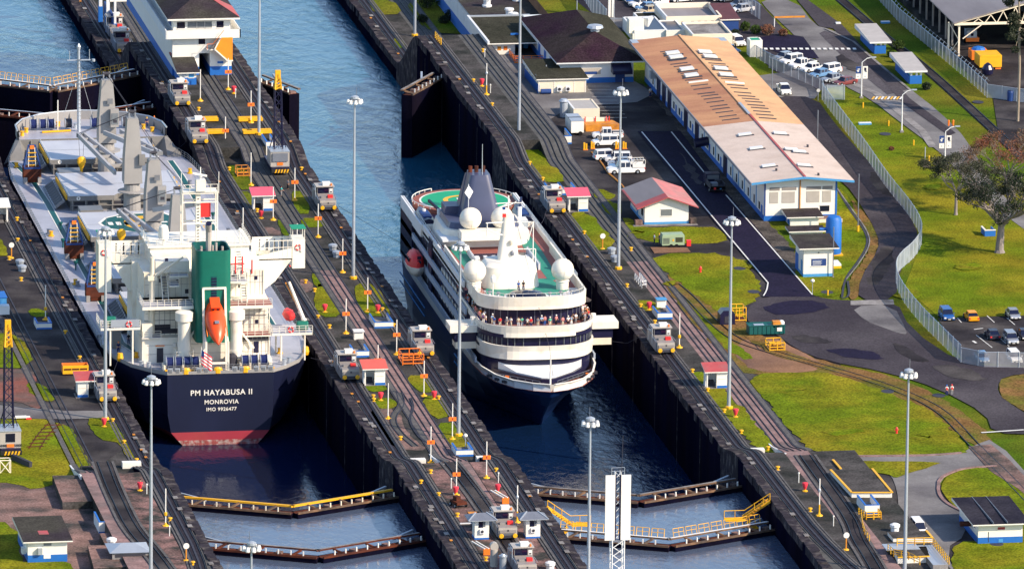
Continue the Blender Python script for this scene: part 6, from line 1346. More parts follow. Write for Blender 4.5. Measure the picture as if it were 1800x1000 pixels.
c.prism([(-e,-e),(X1_+.3,-e),(X1_+.3,Y1_),(-e,Y1_)],10.1,10.4,'white'); c.add([(-e,-e,10.4),(X1_+.3,-e,10.4),(ap[0][0],ap[0][1],13.4),(ap[1][0],ap[1][1],13.4),(-e,Y1_,10.4),(X1_+.3,Y1_,10.4)],[(0,1,2),(0,2,3,4),(1,5,3,2),(5,4,3)],'roof_dark'); c.box(w_*.42,w_*.47,1.5,2.5,11.1,11.3,'dark'); c.add([(X1_+.32,-.6,10.42),(X1_+.3,9,10.44),(ap[0][0]+.3,7.7,13.42)],[(0,1,2)],'roof_red'); c.build('roof', t)
for a, b, mt in ((.9,2.4,'glass'),(2.9,4.6,'glass_grey'),(4.7,6.1,'glass_grey'),(6.2,7.5,'glass_grey'),(8.4,9.7,'glass')): win(t, a*w_/11.2, b*w_/11.2, 8.45, 9.6, .38, mt)
win(t, w_*.44, w_*.55, 5.6, 6.6, 0, 'glass'); MB().box(.8,1.2,-.05,0,2.6,3.0,'dark').build('hatch', t)
for k in range(7): winx(t, 3+k*7, 6.5+k*7, 8.3, 9.7, .18, 'blue_dk')
c = MB(); c.prism([(w_*.56,-1.6),(w_*.70,-1.6),(w_*.70,-.1),(w_*.56,-.1)],[4.8,4.8,4.8,4.8],[5.0,5.0,5.0,5.0],'white'); c.beam((w_*.69,-1.7,5.0),(w_*.79,-1.7,7.1),.2,.22,'white'); c.beam((w_*.69,-1.7,5.0),(w_*.91,-1.7,2.9),.2,.22,'white'); c.beam((w_*.91,-1.7,2.9),(w_*1.0,-1.7,2.9),.2,.2,'white'); c.build('stair_side', t)
c = MB(); q_ = [(.70,5.0),(.91,3.0),(.995,3.0),(.995,7.0),(.79,7.0)]; c.add([(w_*a,-1.62,b) for a, b in q_]+[(w_*a,-.05,b) for a, b in q_],[(0,1,2,3,4),(9,8,7,6,5)]+[(i,(i+1)%5,5+(i+1)%5,5+i) for i in range(5)],'panel_orange'); c.build('orange_panel', t)
c = MB()
for k in range(9): c.box(w_*(.60+k*.022),w_*(.63+k*.022),-1.9,-1.2,5.0+k*.24,5.1+k*.24,'concrete_light')
c.path([(w_*.56,-1.9,5.0),(w_*.56,-1.9,6.0),(w_*.66,-1.9,6.0),(w_*.84,-1.9,8.4)],.05,'orange',4); c.build('stairs', t)
MB().box(w_*.76,w_*.86,-.05,0,2.1,2.5,'blue').build('number_sign', t)
t, w_, h = room('small white and blue annex with a red ridge against the control house corner', 'annex', 316, 345, 150, 129, 9, z=ZN, slope=1.4, band=1.3, name='annex'); win(t, w_*.55, w_*.85, 1.3, 2.0, 0, 'blue_lt'); MB().box(-.6,w_+.6,8.2,9.6,h+1.4,h+1.75,'roof_red').build('ridge', t)
c = MB(); c.M = Matrix.Translation((w_*.3,-.1,1.8))@Matrix.Rotation(R(90),4,'X'); c.lathe((0,0,0),[(.35,-.05),(.35,.05)],'galv',10); c.build('fan', t)
# blue portal over the far tracks
p0 = at(178,22,ZF); t = thing('portal_frame', 'white and blue portal frame over the tracks at the top edge', 'portal', (0,0,0)); a = at(177,40,ZF); b = at(190,58,ZF); 
c = MB(); c.box(a.x-.3,a.x+.3,a.y,a.y+.8,ZF+3,ZF+12,'white_cool').box(b.x-.3,b.x+.3,b.y,b.y+.8,ZF+3,ZF+10.4,'white_cool').box(b.x+.6,b.x+1.0,b.y-4,b.y-3.4,ZF+2.5,ZF+9,'white_cool'); c.build('posts', t)
c = MB(); c.box(a.x-.4,a.x+.4,a.y,a.y+.9,ZF,ZF+3,'blue').box(b.x-.4,b.x+.4,b.y,b.y+.9,ZF,ZF+3,'blue').box(b.x+.5,b.x+1.1,b.y-4.1,b.y-3.3,ZF,ZF+2.5,'blue').box(b.x+.2,b.x+.6,b.y-3,b.y+8,ZF,ZF+4.2,'blue_dk'); c.build('post_bases', t)
pb = onY(192,2,b.y); c = MB(); c.box(pb.x,pb.x+8.2,b.y,b.y+1,pb.z-.2,pb.z+.9,'white').box(a.x,a.x+5,a.y+8,a.y+9,ZF+11,ZF+12,'white'); c.build('lintel', t)
# long workshop
x0, x1, y, h = fb(1343, 1470, 389, 318); WX0, WX1, WY, WH = x0, x1, y, h; rb_ = at(1105,77,6.0); WD = 118.0
e0 = onY(1320,321,WY-1.6); e1 = onY(1502,319,WY-1.6); zE = (e0.z+e1.z)/2; rd_ = onY(1415,311,WY-1.6); EX0, EX1, RX, RZ = e0.x, e1.x, rd_.x, max(rd_.z, zE+.7)
WD = onX(1105,77,EX0).y-WY
t = thing('workshop', 'very long white workshop with blue doors and a tan and pale pink roof', 'workshop', (0,0,0)); ysp = onX(1235,220,EX0).y
wz = lambda x: zE+(RZ-zE)*(1-abs(x-RX)/((EX1-EX0)/2))-.12
c = MB(); 
c.add([(WX0,WY,0),(WX1,WY,0),(WX1,WY,wz(WX1)),(RX,WY,wz(RX)),(WX0,WY,wz(WX0))]+[(WX0,WY+WD-2,0),(WX1,WY+WD-2,0),(WX1,WY+WD-2,wz(WX1)),(RX,WY+WD-2,wz(RX)),(WX0,WY+WD-2,wz(WX0))],[(0,1,2,3,4),(9,8,7,6,5),(0,5,6,1),(1,6,7,2),(0,4,9,5)],'white'); c.build('wall', t)
MB().box(WX0-.04,WX1+.04,WY-.04,WY+WD-2,0,.9,'blue').box(WX1-.25,WX1+.05,WY-.06,WY,.9,zE-.2,'blue').box(WX0-.06,WX0+.2,WY-.06,WY,.9,zE-.2,'blue_dk').build('base_band', t)
def roofpart(y0_, y1_, m1, m2, nm):
    c = MB(); th = .22
    for xa, za, xb, zb, mt in ((EX0,zE,RX,RZ,m1),(RX,RZ,EX1,zE,m2)):
        c.add([(xa,y0_,za),(xb,y0_,zb),(xb,y1_,zb),(xa,y1_,za),(xa,y0_,za-th),(xb,y0_,zb-th),(xb,y1_,zb-th),(xa,y1_,za-th)],[(0,1,2,3)],mt); c.add([(xa,y0_,za),(xb,y0_,zb),(xb,y1_,zb),(xa,y1_,za),(xa,y0_,za-th),(xb,y0_,zb-th),(xb,y1_,zb-th),(xa,y1_,za-th)],[(4,7,6,5),(0,4,5,1),(1,5,6,2),(2,6,7,3),(3,7,4,0)],'galv_dk')
    return c.build(nm, t)
roofpart(WY-1.6, ysp, 'roof_pale', 'roof_pale', 'front_roof'); roofpart(ysp+.02, WY+WD, 'roof_tan', 'roof_tan2', 'rear_roof')
MB().box(EX0-.05,EX0+.1,WY-1.7,WY+WD,zE-.4,zE+.02,'galv_dk').build('gutter', t)
c = MB(); c.add([(EX0,WY-1.62,zE-.35),(RX,WY-1.62,RZ-.35),(EX1,WY-1.62,zE-.35),(EX1,WY-1.62,zE+.03),(RX,WY-1.62,RZ+.03),(EX0,WY-1.62,zE+.03)],[(0,1,4,5),(1,2,3,4)],'blue_lt'); c.build('fascia', t)
MB().box(RX-.18,RX+.18,WY-1.6,ysp+6,RZ-.03,RZ+.12,'roof_red').build('ridge_strip', t); MB().box(RX-.22,RX+.22,ysp+6,WY+WD,RZ-.03,RZ+.14,'roof_tan2').build('ridge_cap', t)
MB().box(RX-.3,RX+.15,ysp+5,ysp+14,RZ,RZ+.2,'galv').build('ridge_flashing', t); MB().box(EX0+.2,EX1-.2,WY+WD-2.2,WY+WD+.6,zE+.02,zE+.14,'galv').build('rear_gutter', t)
def onroof(px, py):
    best = None
    for sgn in (-1, 1):
        k = (RZ-zE)/((EX1-EX0)/2)*(-sgn); d = FW*FPX + RT2*(px-900) + UP2*(500-py); o = Vector((CAMX,-Y0,CAMH))
        # z = RZ + k*(x-RX)
        tt = (RZ + k*(o.x-RX) - o.z)/(d.z-k*d.x); q = o+d*tt
        if (q.x-RX)*sgn >= 0: best = (q, k)
    return best
def on_roof_box(px, py, w_, d_, h_, mt, nm):
    q = onroof(px, py)
    if not q: return
    q, k = q; c = MB(); z = lambda x: k*x
    c.add([(-w_/2,0,z(-w_/2)-.02),(w_/2,0,z(w_/2)-.02),(w_/2,d_,z(w_/2)-.02),(-w_/2,d_,z(-w_/2)-.02),(-w_/2,0,z(-w_/2)+h_),(w_/2,0,z(w_/2)+h_),(w_/2,d_,z(w_/2)+h_),(-w_/2,d_,z(-w_/2)+h_)],[(0,1,5,4),(1,2,6,5),(2,3,7,6),(3,0,4,7),(4,5,6,7)],mt); o = c.build(nm, t); o.location = q; return o
for x, y_ in ((1184,96),(1190,103),(1209,124),(1217,135),(1241,94),(1250,102),(1269,123),(1278,134)):
    on_roof_box(x, y_+1, 2.3, 2.0, .35, 'paint_white', 'skylight'); on_roof_box(x+1, y_+2.5, 3.4, .8, .12, 'dark', 'skylight_curb')
for x, y_ in ((1310,238),(1372,236),(1330,262),(1392,264),(1352,293),(1414,292),(1406,268)):
    on_roof_box(x, y_+1, 2.2, 1.2, .3, 'white_cool', 'skylight'); on_roof_box(x+1, y_+2, 2.9, .6, .1, 'dark', 'skylight_curb')
for x, y_ in ((1176,91),(1191,107),(1194,113),(1200,117),(1212,129),(1220,141),(1230,151),(1235,157),(1242,165),(1248,169),(1253,174),(1258,180),(1264,187),(1268,192),(1274,198),(1280,205),(1285,211),(1255,107),(1261,113),(1266,117),(1283,140),(1294,151),(1300,156),(1306,164),(1313,170),(1320,175),(1326,180),(1330,186),(1336,191),(1340,197),(1345,203),(1350,209)):
    on_roof_box(x, y_, 3.0, .55, .06, 'dark', 'vent_slot')
for x, y_ in ((1228,145),(1292,147)): on_roof_box(x, y_, 3.4, .5, .2, 'paint_white', 'vent_pipe')
for x, y_ in ((1365,301),(1439,309),(1420,259)): on_roof_box(x, y_, .3, .4, .4, 'dark', 'stub_vent')
fw = WX1-WX0
for a, b in ((.07,.19),(.24,.42),(.58,.76),(.80,.92)):
    win(t, WX0+fw*a, WX0+fw*b, 3.0, 4.9, WY, 'mule_lt', None, 'louvre_panel'); win(t, WX0+fw*a, WX0+fw*(b+.02), 5.15, 5.7, WY, 'mule', None, 'clerestory')
win(t, WX0+fw*.77, WX0+fw*.9, 1.4, 2.4, WY, 'glass', 'white'); MB().tube((WX0+fw*.49,WY-.12,1),(WX0+fw*.49,WY-.12,zE),.1,'orange_dk',6).build('down_pipe', t); MB().box(WX0+fw*.49,WX0+fw*.495,WY-.1,WY,.9,5.8,'mule').build('joint', t)
r_ = random.Random(5); yy = WY+1.5
while yy < WY+WD-8:
    k = r_.random()
    if k < .4: winx(t, yy, yy+3.6, 0, 4.2, WX0, 'blue_dk', 'door'); winx(t, yy+.4, yy+3.2, .1, 3.6, WX0-.05, 'navy', 'doorway')
    elif k < .7: winx(t, yy, yy+1.2, .1, 2.3, WX0, 'blue', 'door'); winx(t, yy+2.2, yy+3.2, 1.2, 2.4, WX0, 'glass', 'window')
    else: winx(t, yy, yy+.5, .9, 4.6, WX0, 'blue_lt', 'pilaster'); winx(t, yy+1.6, yy+2.4, 1.2, 2.6, WX0, 'glass', 'window')
    yy += 5.2
MB().box(WX0-1.2,WX0-.2,WY+WD-14,WY+WD-12.6,3,4.2,'galv').build('cooling_unit', t)
c = MB(); c.M = Matrix.Translation((WX0-2.2,WY+50,2.2))@Matrix.Rotation(R(80),4,'Y'); c.lathe((0,0,-.2),[(.8,0),(.8,2.4)],'navy',12); c.build('duct', t)
MB().box(WX1-3.4,WX1+.5,WY-2.6,WY-.1,.05,.7,'cream','concrete_pink').build('loading_step', t)
# three small offices at the front of the workshop
t, w_, h = room('small white office with dark roof nearest the workshop gable', 'office', 1389, 1439, 398, 382.5, 5.4, slope=.5, band=0, name='office', over=.7)
for k in range(2): winx(t, .6+k*2.5, 2.2+k*2.5, .1, h-.6, 0, 'blue', 'door')
t, w_, h = room('low white link building with dark roof between two small offices', 'office', 1391, 1446, 413, 408, 2.4, slope=.2, band=0, name='office', over=.5); winx(t, 1, 2, .3, h-.5, 0, 'blue', 'door')
t, w_, h = room('small white office with a blue notice board beside the blue tank', 'office', 1412, 1463, 488, 437, 6.6, slope=.5, band=.6, bandm='blue_lt', name='office', over=.9)
win(t, w_*.27, w_*.78, 1.9, 3.1, 0, 'blue_dk', 'white', 'notice_board'); c = MB()
for k in range(4): c.box(w_*.31,w_*(.6+.03*(k % 2)),-.09,-.06,2.1+k*.2,2.16+k*.2,'white_cool')
c.build('notice_lines', t); winx(t, .8, 2, .6, 2.6, 0, 'blue_lt', 'door'); winx(t, 4.2, 6.5, .1, 2.9, 0, 'blue', 'door'); MB().box(w_*.5,w_*.53,-.15,0,4.0,4.2,'dark').build('camera', t)
tk = thing('water_tank', 'tall blue vertical tank beside the small office with the notice board', 'tank', at(1468,452)); MB().lathe((0,1.6,0),[(1.25,.3),(1.3,.8),(1.3,5.9),(1.0,6.4),(.3,6.6)],'blue',18).build('shell', tk, smooth=True); MB().tube((-2.4,1.5,4.4),(0,1.5,4.4),.25,'blue',8).build('pipe', tk); MB().box(-1.2,1.4,.4,2.8,0,.32,'yellow').build('stand', tk)
tk = thing('utility_box', 'low box with a yellow front below the blue tank', 'box', at(1466,473)); MB().box(-.3,1.2,0,3,.5,.8,'white_cool').build('lid', tk); MB().box(-.3,1.2,-.02,.2,0,.5,'yellow').build('front', tk)
# red-roofed house
x0, x1, y, h = fb(1133, 1210, 396, 357); t = thing('house', 'small white house with a red and grey gabled roof on the lawn', 'house', (x0, y, 0)); w_ = x1-x0; dd = 13
MB().add([(0,0,.5),(w_,0,.5),(w_,0,h-.4),(w_*.5,0,h+.7),(0,0,h-.4),(0,dd,.5),(w_,dd,.5),(w_,dd,h-.4),(w_*.5,dd,h+.7),(0,dd,h-.4)],[(0,1,2,3,4),(9,8,7,6,5),(0,5,6,1),(1,6,7,2),(4,9,5,0)],'white').build('wall', t); MB().box(-.03,w_+.03,-.03,dd+.03,0,.5,'blue_lt').build('base_band', t)
c = MB(); o = 1.5
for a, b, mt in (((-o,h-.9),(w_*.5,h+.95),'roof_grey'),((w_*.5,h+.95),(w_+o,h-.9),'roof_rose')):
    vs = [(a[0],-1,a[1]),(b[0],-1,b[1]),(b[0],dd+1,b[1]),(a[0],dd+1,a[1])]; c.add([Vector(v)+Vector((0,0,.18)) for v in vs],[(0,1,2,3)],mt); c.add([Vector(v)+Vector((0,0,.18)) for v in vs]+vs,[(4,7,6,5),(0,4,5,1),(1,5,6,2),(2,6,7,3),(3,7,4,0)],'roof_red')
c.build('roof', t); c = MB(); c.add([(-o,-1,h-.72),(w_*.5,-1,h+1.13),(w_*.5,2.0,h+1.15),(-o,1.6,h-.70)],[(0,1,2,3)],'roof_red').add([(-o,-1,h-.70),(-o+.9,-1,h-.5),(-o+.9,dd,h-.5),(-o,dd,h-.70)],[(0,1,2,3)],'roof_red'); c.v = [(a, b, z+.02) for a, b, z in c.v]; c.build('red_edging', t)
win(t, w_*.37, w_*.62, 1.5, 2.6, 0, 'glass_grey'); winx(t, 1.5, 3, 1.2, 2.4, 0); winx(t, 6, 7.2, .2, 2.4, 0, 'blue_lt', 'door')
MB().box(-1.6,-.4,-.5,.5,0,.9,'concrete_pink').box(w_+.3,w_+1.3,-.5,.5,0,1,'concrete_pink').build('planters', t); MB().box(-2,w_+1.4,-1.2,0,.0,.12,'concrete_light').build('plinth', t)
# store houses at the bottom corners
t, w_, h = room('white store with a tall blue base and dark flat roof, bottom right corner', 'store', 1719, 1797, 956, 921, 13, slope=.25, band=1.0, over=1.0, roof='roof_navy', name='store')
win(t, w_*.44, w_*.6, 2.1, 2.5, 0, 'red_dull'); MB().box(w_*.23,w_*.24,-.06,0,.3,1.8,'dark').build('conduit', t); MB().box(w_*.46,w_*.56,-.06,-.02,.2,.7,'blue_lt').build('door', t)
for k in range(3): winx(t, 2+k*3.5, 2.8+k*3.5, 1.9, 2.6, 0)
c = MB()
for k in (.3, .62): c.box(w_*k,w_*k+.08,-1,14,h+.2,h+.5,'galv_dk')
c.build('roof_seams', t); c = MB(); c.M = Matrix.Translation((-1.6,5,1.8))@Matrix.Rotation(R(90),4,'Y'); c.lathe((0,0,0),[(.4,0),(.4,1.6)],'rust',10); c.build('side_drum', t)
t, w_, h = room('white store with a bright blue base and mottled flat roof, bottom left corner', 'store', 49, 118, 989, 952, 12, slope=.25, band=1.15, over=.75, roof='roof_dark', name='store')
win(t, w_*.4, w_*.6, 2.5, 2.9, 0, 'galv_dk'); MB().box(w_*.25,w_*.36,-.6,0,1.3,2.2,'galv').build('cooling_unit', t); MB().box(w_*.4,w_*.58,-.06,-.02,.6,1.2,'white_cool').build('vent_panel', t); MB().box(-.6,-.02,2,3.4,.8,1.6,'white_cool').build('meter_box', t)
MB().box(w_*.35,w_*.6,3,5,h+.24,h+.3,'roof_red').build('roof_patch', t)
# yard buildings
t, w_, h = room('cream prefabricated office with two cooling units and a blue side wall', 'office', 946, 1030, 165, 141, 14, slope=.5, band=0, wall='cream', roof='roof_shingle2', name='office', over=.4)
MB().box(-.05,-.02,0,14,0,1.6,'blue').box(-.05,.2,-.04,0,0,1.6,'blue').build('base_band', t)
for a in (.4, .58):
    c = MB(); c.box(w_*a-.1,w_*a+.8,-.5,0,.4,1.2,'white_cool'); o = c.build('cooling_unit', t); c = MB(); c.M = Matrix.Translation((w_*a+.3,-.53,.8))@Matrix.Rotation(R(90),4,'X'); c.lathe((0,0,0),[(.28,-.02),(.28,.02)],'dark',10); c.build('fan', o)
for a in (0, .33, .75, .98): MB().box(w_*a,w_*a+.12,-.06,0,0,h-.1,'white').build('pilaster', t)
c = MB(); c.M = Matrix.Translation((w_*.04,-.8,.55))@Matrix.Rotation(R(90),4,'Y'); c.lathe((0,0,0),[(.45,0),(.45,1.8)],'blue_dk',12); c.build('gas_cylinder', t)
for k in range(4): winx(t, 2+k*3, 3.2+k*3, 1.9, 2.8, 0, 'glass_grey')
# hip-roofed hall
x0, x1, y, h = fb(985, 1113, 148, 108); t = thing('hall', 'large hall with a dark shingled hipped roof and navy entrance canopy', 'hall', (x0, y, 0)); w_ = x1-x0; dd = 40
MB().box(0,w_,0,dd,1.0,h,'white_cool').build('wall', t); MB().box(-.03,w_+.03,-.03,dd,0,1.0,'blue').build('base_band', t)
E0 = -.9; E1 = w_+2.2; rz = h+3.9; a1 = onY(1045,55,y+9.5); ax = a1.x-x0; ay = 9.5; az = a1.z
rb2 = onX(1013,20,a1.x); by = rb2.y-y; c = MB(); zh = h-.1
c.add([(E0,-1.0,zh),(E1,-1.0,zh),(E1,by+10,zh),(E0,by+10,zh),(ax,ay,az),(ax,by,az),],[(0,1,4)],'roof_shingle'); c.add([(E0,-1.0,zh),(E1,-1.0,zh),(E1,by+10,zh),(E0,by+10,zh),(ax,ay,az),(ax,by,az)],[(0,4,5,3)],'roof_shingle'); c.add([(E0,-1.0,zh),(E1,-1.0,zh),(E1,by+10,zh),(E0,by+10,zh),(ax,ay,az),(ax,by,az)],[(1,2,5,4),(2,3,5)],'roof_shingle2'); c.box(E0,E1,-1.0,by+10,zh-.25,zh-.01,'white_cool'); c.build('roof', t)
MB().lathe((ax+.2,ay+.6,az-.2),[(.8,0),(.8,.5),(1.5,.7),(1.3,1.1),(.4,1.3)],'galv',12).build('roof_vent', t)
c = MB(); xa = w_*.69; xb = w_*.96; c.prism([(xa,-2.2),(xb,-2.2),(xb,0),(xa,0)],[1.9,1.9,2.0,2.0],[2.5,2.5,3.6,3.6],'navy'); c.build('canopy', t); MB().box(xa+.8,xb-1,-.08,0,0,2,'blue_dk').build('doors', t); win(t, w_*.1, w_*.55, 1.6, 2.7, 0, 'mule_lt', 'white'); MB().box(w_*.33,w_*.5,-.1,-.06,1.6,2.1,'blue_dk').build('window_display', t); MB().box(w_*.72,w_*.9,-.06,0,3.9,4.1,'dark').build('sign', t)
for k in range(4): winx(t, 3+k*6, 5+k*6, .2, 2.6, 0, 'blue', 'door')
# flat-roofed shop beside the hall, with its railed porch
x0, x1, y, h = fb(861, 905, 97, 77); t = thing('shop_building', 'white flat-roofed building with grey roof and orange railed porch', 'building', (x0, y, 0)); w_ = x1-x0; dd = 22; wr = w_+6.4
MB().box(0,w_,0,dd,0,h,'white').box(w_,wr,6,dd,0,h,'blue_dk').build('wall', t); c = MB(); c.prism([(-.6,-1),(wr,-1),(wr,dd),(-.6,dd)],h,h+.2,'white','roof_shingle2'); c.box(-.6,-.2,-1,dd,h+.2,h+.6,'white_cool').box(-.6,wr,dd,dd+.3,h,h+.5,'galv'); c.build('roof', t)
win(t, w_*.3, w_*.45, .8, 1.5, 0, 'orange_dk', None); win(t, w_*.55, w_*.7, .8, 1.5, 0, 'orange', None); MB().box(w_+.2,w_+1.6,5.8,6,0,2.6,'blue').build('door', t); MB().box(w_+2.4,w_+3.2,4.8,5.6,0,2,'blue_lt').build('cabinet', t)
t2 = thing('railing', 'orange steel railing round the porch of the flat-roofed building', 'railing', at(905,112)); MB().rail([(0,6,.1),(0,0,.1),(6,0,.1),(6.4,3,.1)],1.2,'orange',1.4,.07,3).build('rails', t2); MB().box(-.1,6.4,-.1,.1,0,.3,'orange').build('kerb', t2)
# big dark flat-roofed block at lower level
rz = at(838,50,5.5); t = thing('warehouse', 'wide low warehouse with a dark flat roof, vents and blue side wall', 'warehouse', (0,0,0)); a = at(846,50,-2.2); c = MB(); b = onY(962,50,a.y)
c.box(a.x,b.x+14,a.y,a.y+70,ZF,-2.2,'white_cool'); c.build('wall', t); MB().box(a.x-.06,b.x,a.y-.02,a.y+70,ZF,ZF+2.2,'blue').build('base_band', t); MB().box(a.x-.4,b.x+14.5,a.y-.4,a.y+70,-2.2,-1.95,'galv','roof_dark').build('roof', t)
for x, y_ in ((856,12),(895,30),(903,38),(978,30),(909,2)):
    q = at(x, y_, -1.95); v = MB(); v.lathe((q.x,q.y,-1.95),[(.9,0),(.9,.3),(.65,.4),(.65,1.2),(.9,1.3),(.8,1.6)],'white_cool',10); v.build('roof_vent', t)
for k in range(5): winx(t, a.y+3+k*8, a.y+6+k*8, -5, -3.4, a.x, 'white_cool', 'window')
# blocks behind
def pbox(l, cat, xl, xr, yb, yt, depth, wall='cream', roof='roof_grey', par=.5, name='building', z=0):
    x0, x1, y, h = fb(xl, xr, yb, yt, z); w_ = x1-x0; t = thing(name, l, cat, (x0, y, z)); MB().box(0,w_,0,depth,0,h-par,wall,roof).build('wall', t); c = MB(); s = .3
    c.box(-.02,w_+.02,-.02,s,h-par,h,wall).box(-.02,s,s,depth,h-par,h,'white_cool').box(w_-s,w_+.02,s,depth,h-par,h,wall).box(-.02,w_+.02,depth-s,depth+.02,h-par,h,wall); c.build('parapet', t); return t, w_, h
t, w_, h = pbox('long cream building with high parapet and streaked grey roof', 'building', 1171, 1268, 58, 30, 12, par=.9); 
for k in range(4): win(t, w_*(.45+k*.12), w_*(.5+k*.12), .3, 2.0, 0, 'dark', None, 'opening')
t, w_, h = pbox('low cream block with a pale flat roof behind the workshop', 'building', 1217, 1287, 90, 61, 11, par=.4, roof='concrete_light'); t, w_, h = pbox('white block with a dark blue roof behind the workshop', 'building', 1171, 1204, 76, 54, 9, wall='white', roof='navy', par=.2)
t, w_, h = room('small building with a maroon roof and blue base beside the car park', 'building', 1268, 1298, 58, 36, 10, slope=.8, band=2.2, bandm='blue_dk', roof='maroon', over=.3, name='building', wall='cream'); 
t, w_, h = pbox('low building with a green-grey roof between the parked cars and the workshop', 'building', 1128, 1170, 52, 40, 9, wall='white_cool', roof='roof_shingle2', par=.1); t, w_, h = pbox('dark building with a curved navy roof behind the hall', 'building', 1115, 1172, 76, 54, 12, wall='white_cool', roof='navy', par=.1)
t = thing('cooling_plant', 'white cooling plant with a funnel-shaped hopper behind the hall', 'plant', at(1112,76)); MB().box(0,2.4,0,2.5,0,1.7,'white').build('lower_box', t); MB().box(-.6,2.1,.3,2.8,1.7,4.2,'white').build('upper_box', t); MB().lathe((2.9,1.5,2.6),[(.3,0),(1.1,1.5),(1.1,1.7)],'white_cool',4).build('hopper', t)
t, w_, h = pbox('small white box building behind the chain-link fence', 'building', 1318, 1340, 101, 72, 3, wall='white', roof='green', par=.05)
# open shed with trusses
x0, x1, y, h = fb(1685, 1860, 100, 39); t = thing('open_shed', 'open steel shed with a grey corrugated roof and truss gable, top right corner', 'shed', (x0, y, 0)); dd = 75; w_ = 36; sl = 5.2
c = MB(); c.add([(-1.2,-.8,h),(w_*.5,-.8,h+sl),(w_*.5,dd,h+sl),(-1.2,dd,h),(-1.2,-.8,h-.2),(w_*.5,-.8,h+sl-.2),(w_*.5,dd,h+sl-.2),(-1.2,dd,h-.2)],[(0,1,2,3),(4,7,6,5),(0,4,5,1),(3,7,4,0)],'roof_grey').add([(w_*.5,-.8,h+sl),(w_+1,-.8,h),(w_+1,dd,h),(w_*.5,dd,h+sl)],[(0,1,2,3)],'roof_grey'); c.build('roof', t)
c = MB(); c.beam((-1,-.4,h-.3),(w_,-.4,h-.3),.3,.45,'cream'); c.beam((-.8,-.4,h-.2),(w_*.5,-.4,h+sl-.5),.25,.3,'cream')
for k in range(1, 8): a = w_*.5*k/8; c.beam((a,-.4,h-.3),(a+(w_*.5/16),-.4,h-.4+sl*(k+.5)/8),.14,.14,'cream'); c.beam((a+w_*.5/16,-.4,h-.4+sl*(k+.5)/8),(a+w_*.5/8,-.4,h-.3),.14,.14,'cream')
c.beam((.6,-.4,h-3),(4,-.4,h-.5),.18,.18,'cream'); c.build('truss', t)
for k in range(13):
    yk = k*5.6; MB().beam((0,yk,0),(0,yk,h-.2),.3,.3,'cream' if k == 0 else 'mule').build('column', t)
    if k == 0: MB().beam((-1.6,1.4,0),(-1.6,1.4,h-.3),.3,.3,'cream').build('column', t); c = MB(); c.beam((-1.6,1.4,0),(0,0,3),.12,.12,'cream'); c.beam((-1.6,1.4,6),(0,0,3),.12,.12,'cream'); c.build('bracing', t)
MB().box(-.6,.4,0,dd,0,.9,'concrete').build('low_wall', t); MB().box(-.3,.1,0,dd,h-.9,h-.3,'mule').build('eaves_beam', t); MB().box(.1,w_,dd-1,dd,0,h,'dark').box(w_*.55,w_*.6,2,dd,0,h,'dark').build('rear_wall', t)
# bus shelters
def shelter(l, xl, xr, yb, yt, rl):
    x0, x1, y, h = fb(xl, xr, yb, yt); w_ = x1-x0; t = thing('bus_shelter', l, 'shelter', (x0, y, 0), 0, 'blue shelters beside the road'); dd = 13
    MB().prism([(-1.0,-.6),(w_+.9,-.6),(w_+.9,dd),(-1.0,dd)],h-.3,[h,h,h+.5,h+.5],'white_cool','shelter_roof').build('roof', t)
    MB().box(0,w_,-.05,.15,0,1.5,'blue').box(-.1,.1,.15,dd-1,0,1.4,'blue').box(-.1,w_,dd-1,dd-.8,0,1.4,'blue_dk').build('screen', t); c = MB()
    for a in (.1, w_*.5, w_-.3):
        for b in (0, dd-1): c.box(a,a+.35,b,b+.3,1.5,h-.3,'white')
    c.build('posts', t); MB().box(.6,1.2,1,dd-2,.4,.55,'blue_lt').build('bench', t)
shelter('blue and white shelter with a long pale roof, upper one of two', 1537, 1557, 95, 73, 0); shelter('blue and white shelter with a long pale roof, lower one of two', 1599, 1620, 148, 124, 0)
# trailers, generator and containers in the yard
t, w_, h = pbox('cream office container on a blue chassis beside the parked cars', 'container', 1008, 1054, 212, 192, 8, wall='cream', roof='mule_lt', par=.1, name='container'); MB().box(-.1,w_+.4,-.3,7,-.6,.0,'blue_dk').build('chassis', t)
MB().lathe((-1.2,3,0),[(.7,0),(.7,2.6),(.9,2.8),(.5,3.2)],'galv',12).build('intake', t)
for i, (x, y_) in enumerate(((1004,239),(999,233))):
    t = thing('box_trailer', ('front' if i == 0 else 'rear')+' white box trailer beside the orange tank', 'trailer', at(x, y_), 0, 'white box trailers'); MB().box(0,2.2,0,3.2,.5,2.5,'white').build('body', t); MB().box(-.03,2.23,-.03,3.23,2.5,2.6,'galv').build('roof', t)
    for b in (1.2, 2.2):
        c = MB(); c.M = Matrix.Translation((1.6,b-1.2,.4))@Matrix.Rotation(R(90),4,'X'); c.lathe((0,0,0),[(.35,0),(.35,.25)],'tyre',10); c.build('wheel', t)
t = thing('barrier_block', 'low orange block with red posts behind the parked pickup', 'barrier', at(1030,232)); MB().prism([(0,0),(6.0,0),(5.2,3.4),(-.2,3.4)],0,1.2,'orange_dk').build('body', t); MB().box(-.4,4.2,2.6,3.2,.5,1.8,'cream').build('rail', t)
for a in (.2, 2.0, 3.9, 4.4): MB().box(a,a+.15,2.4,2.55,.4,2.1,'red').build('red_post', t)
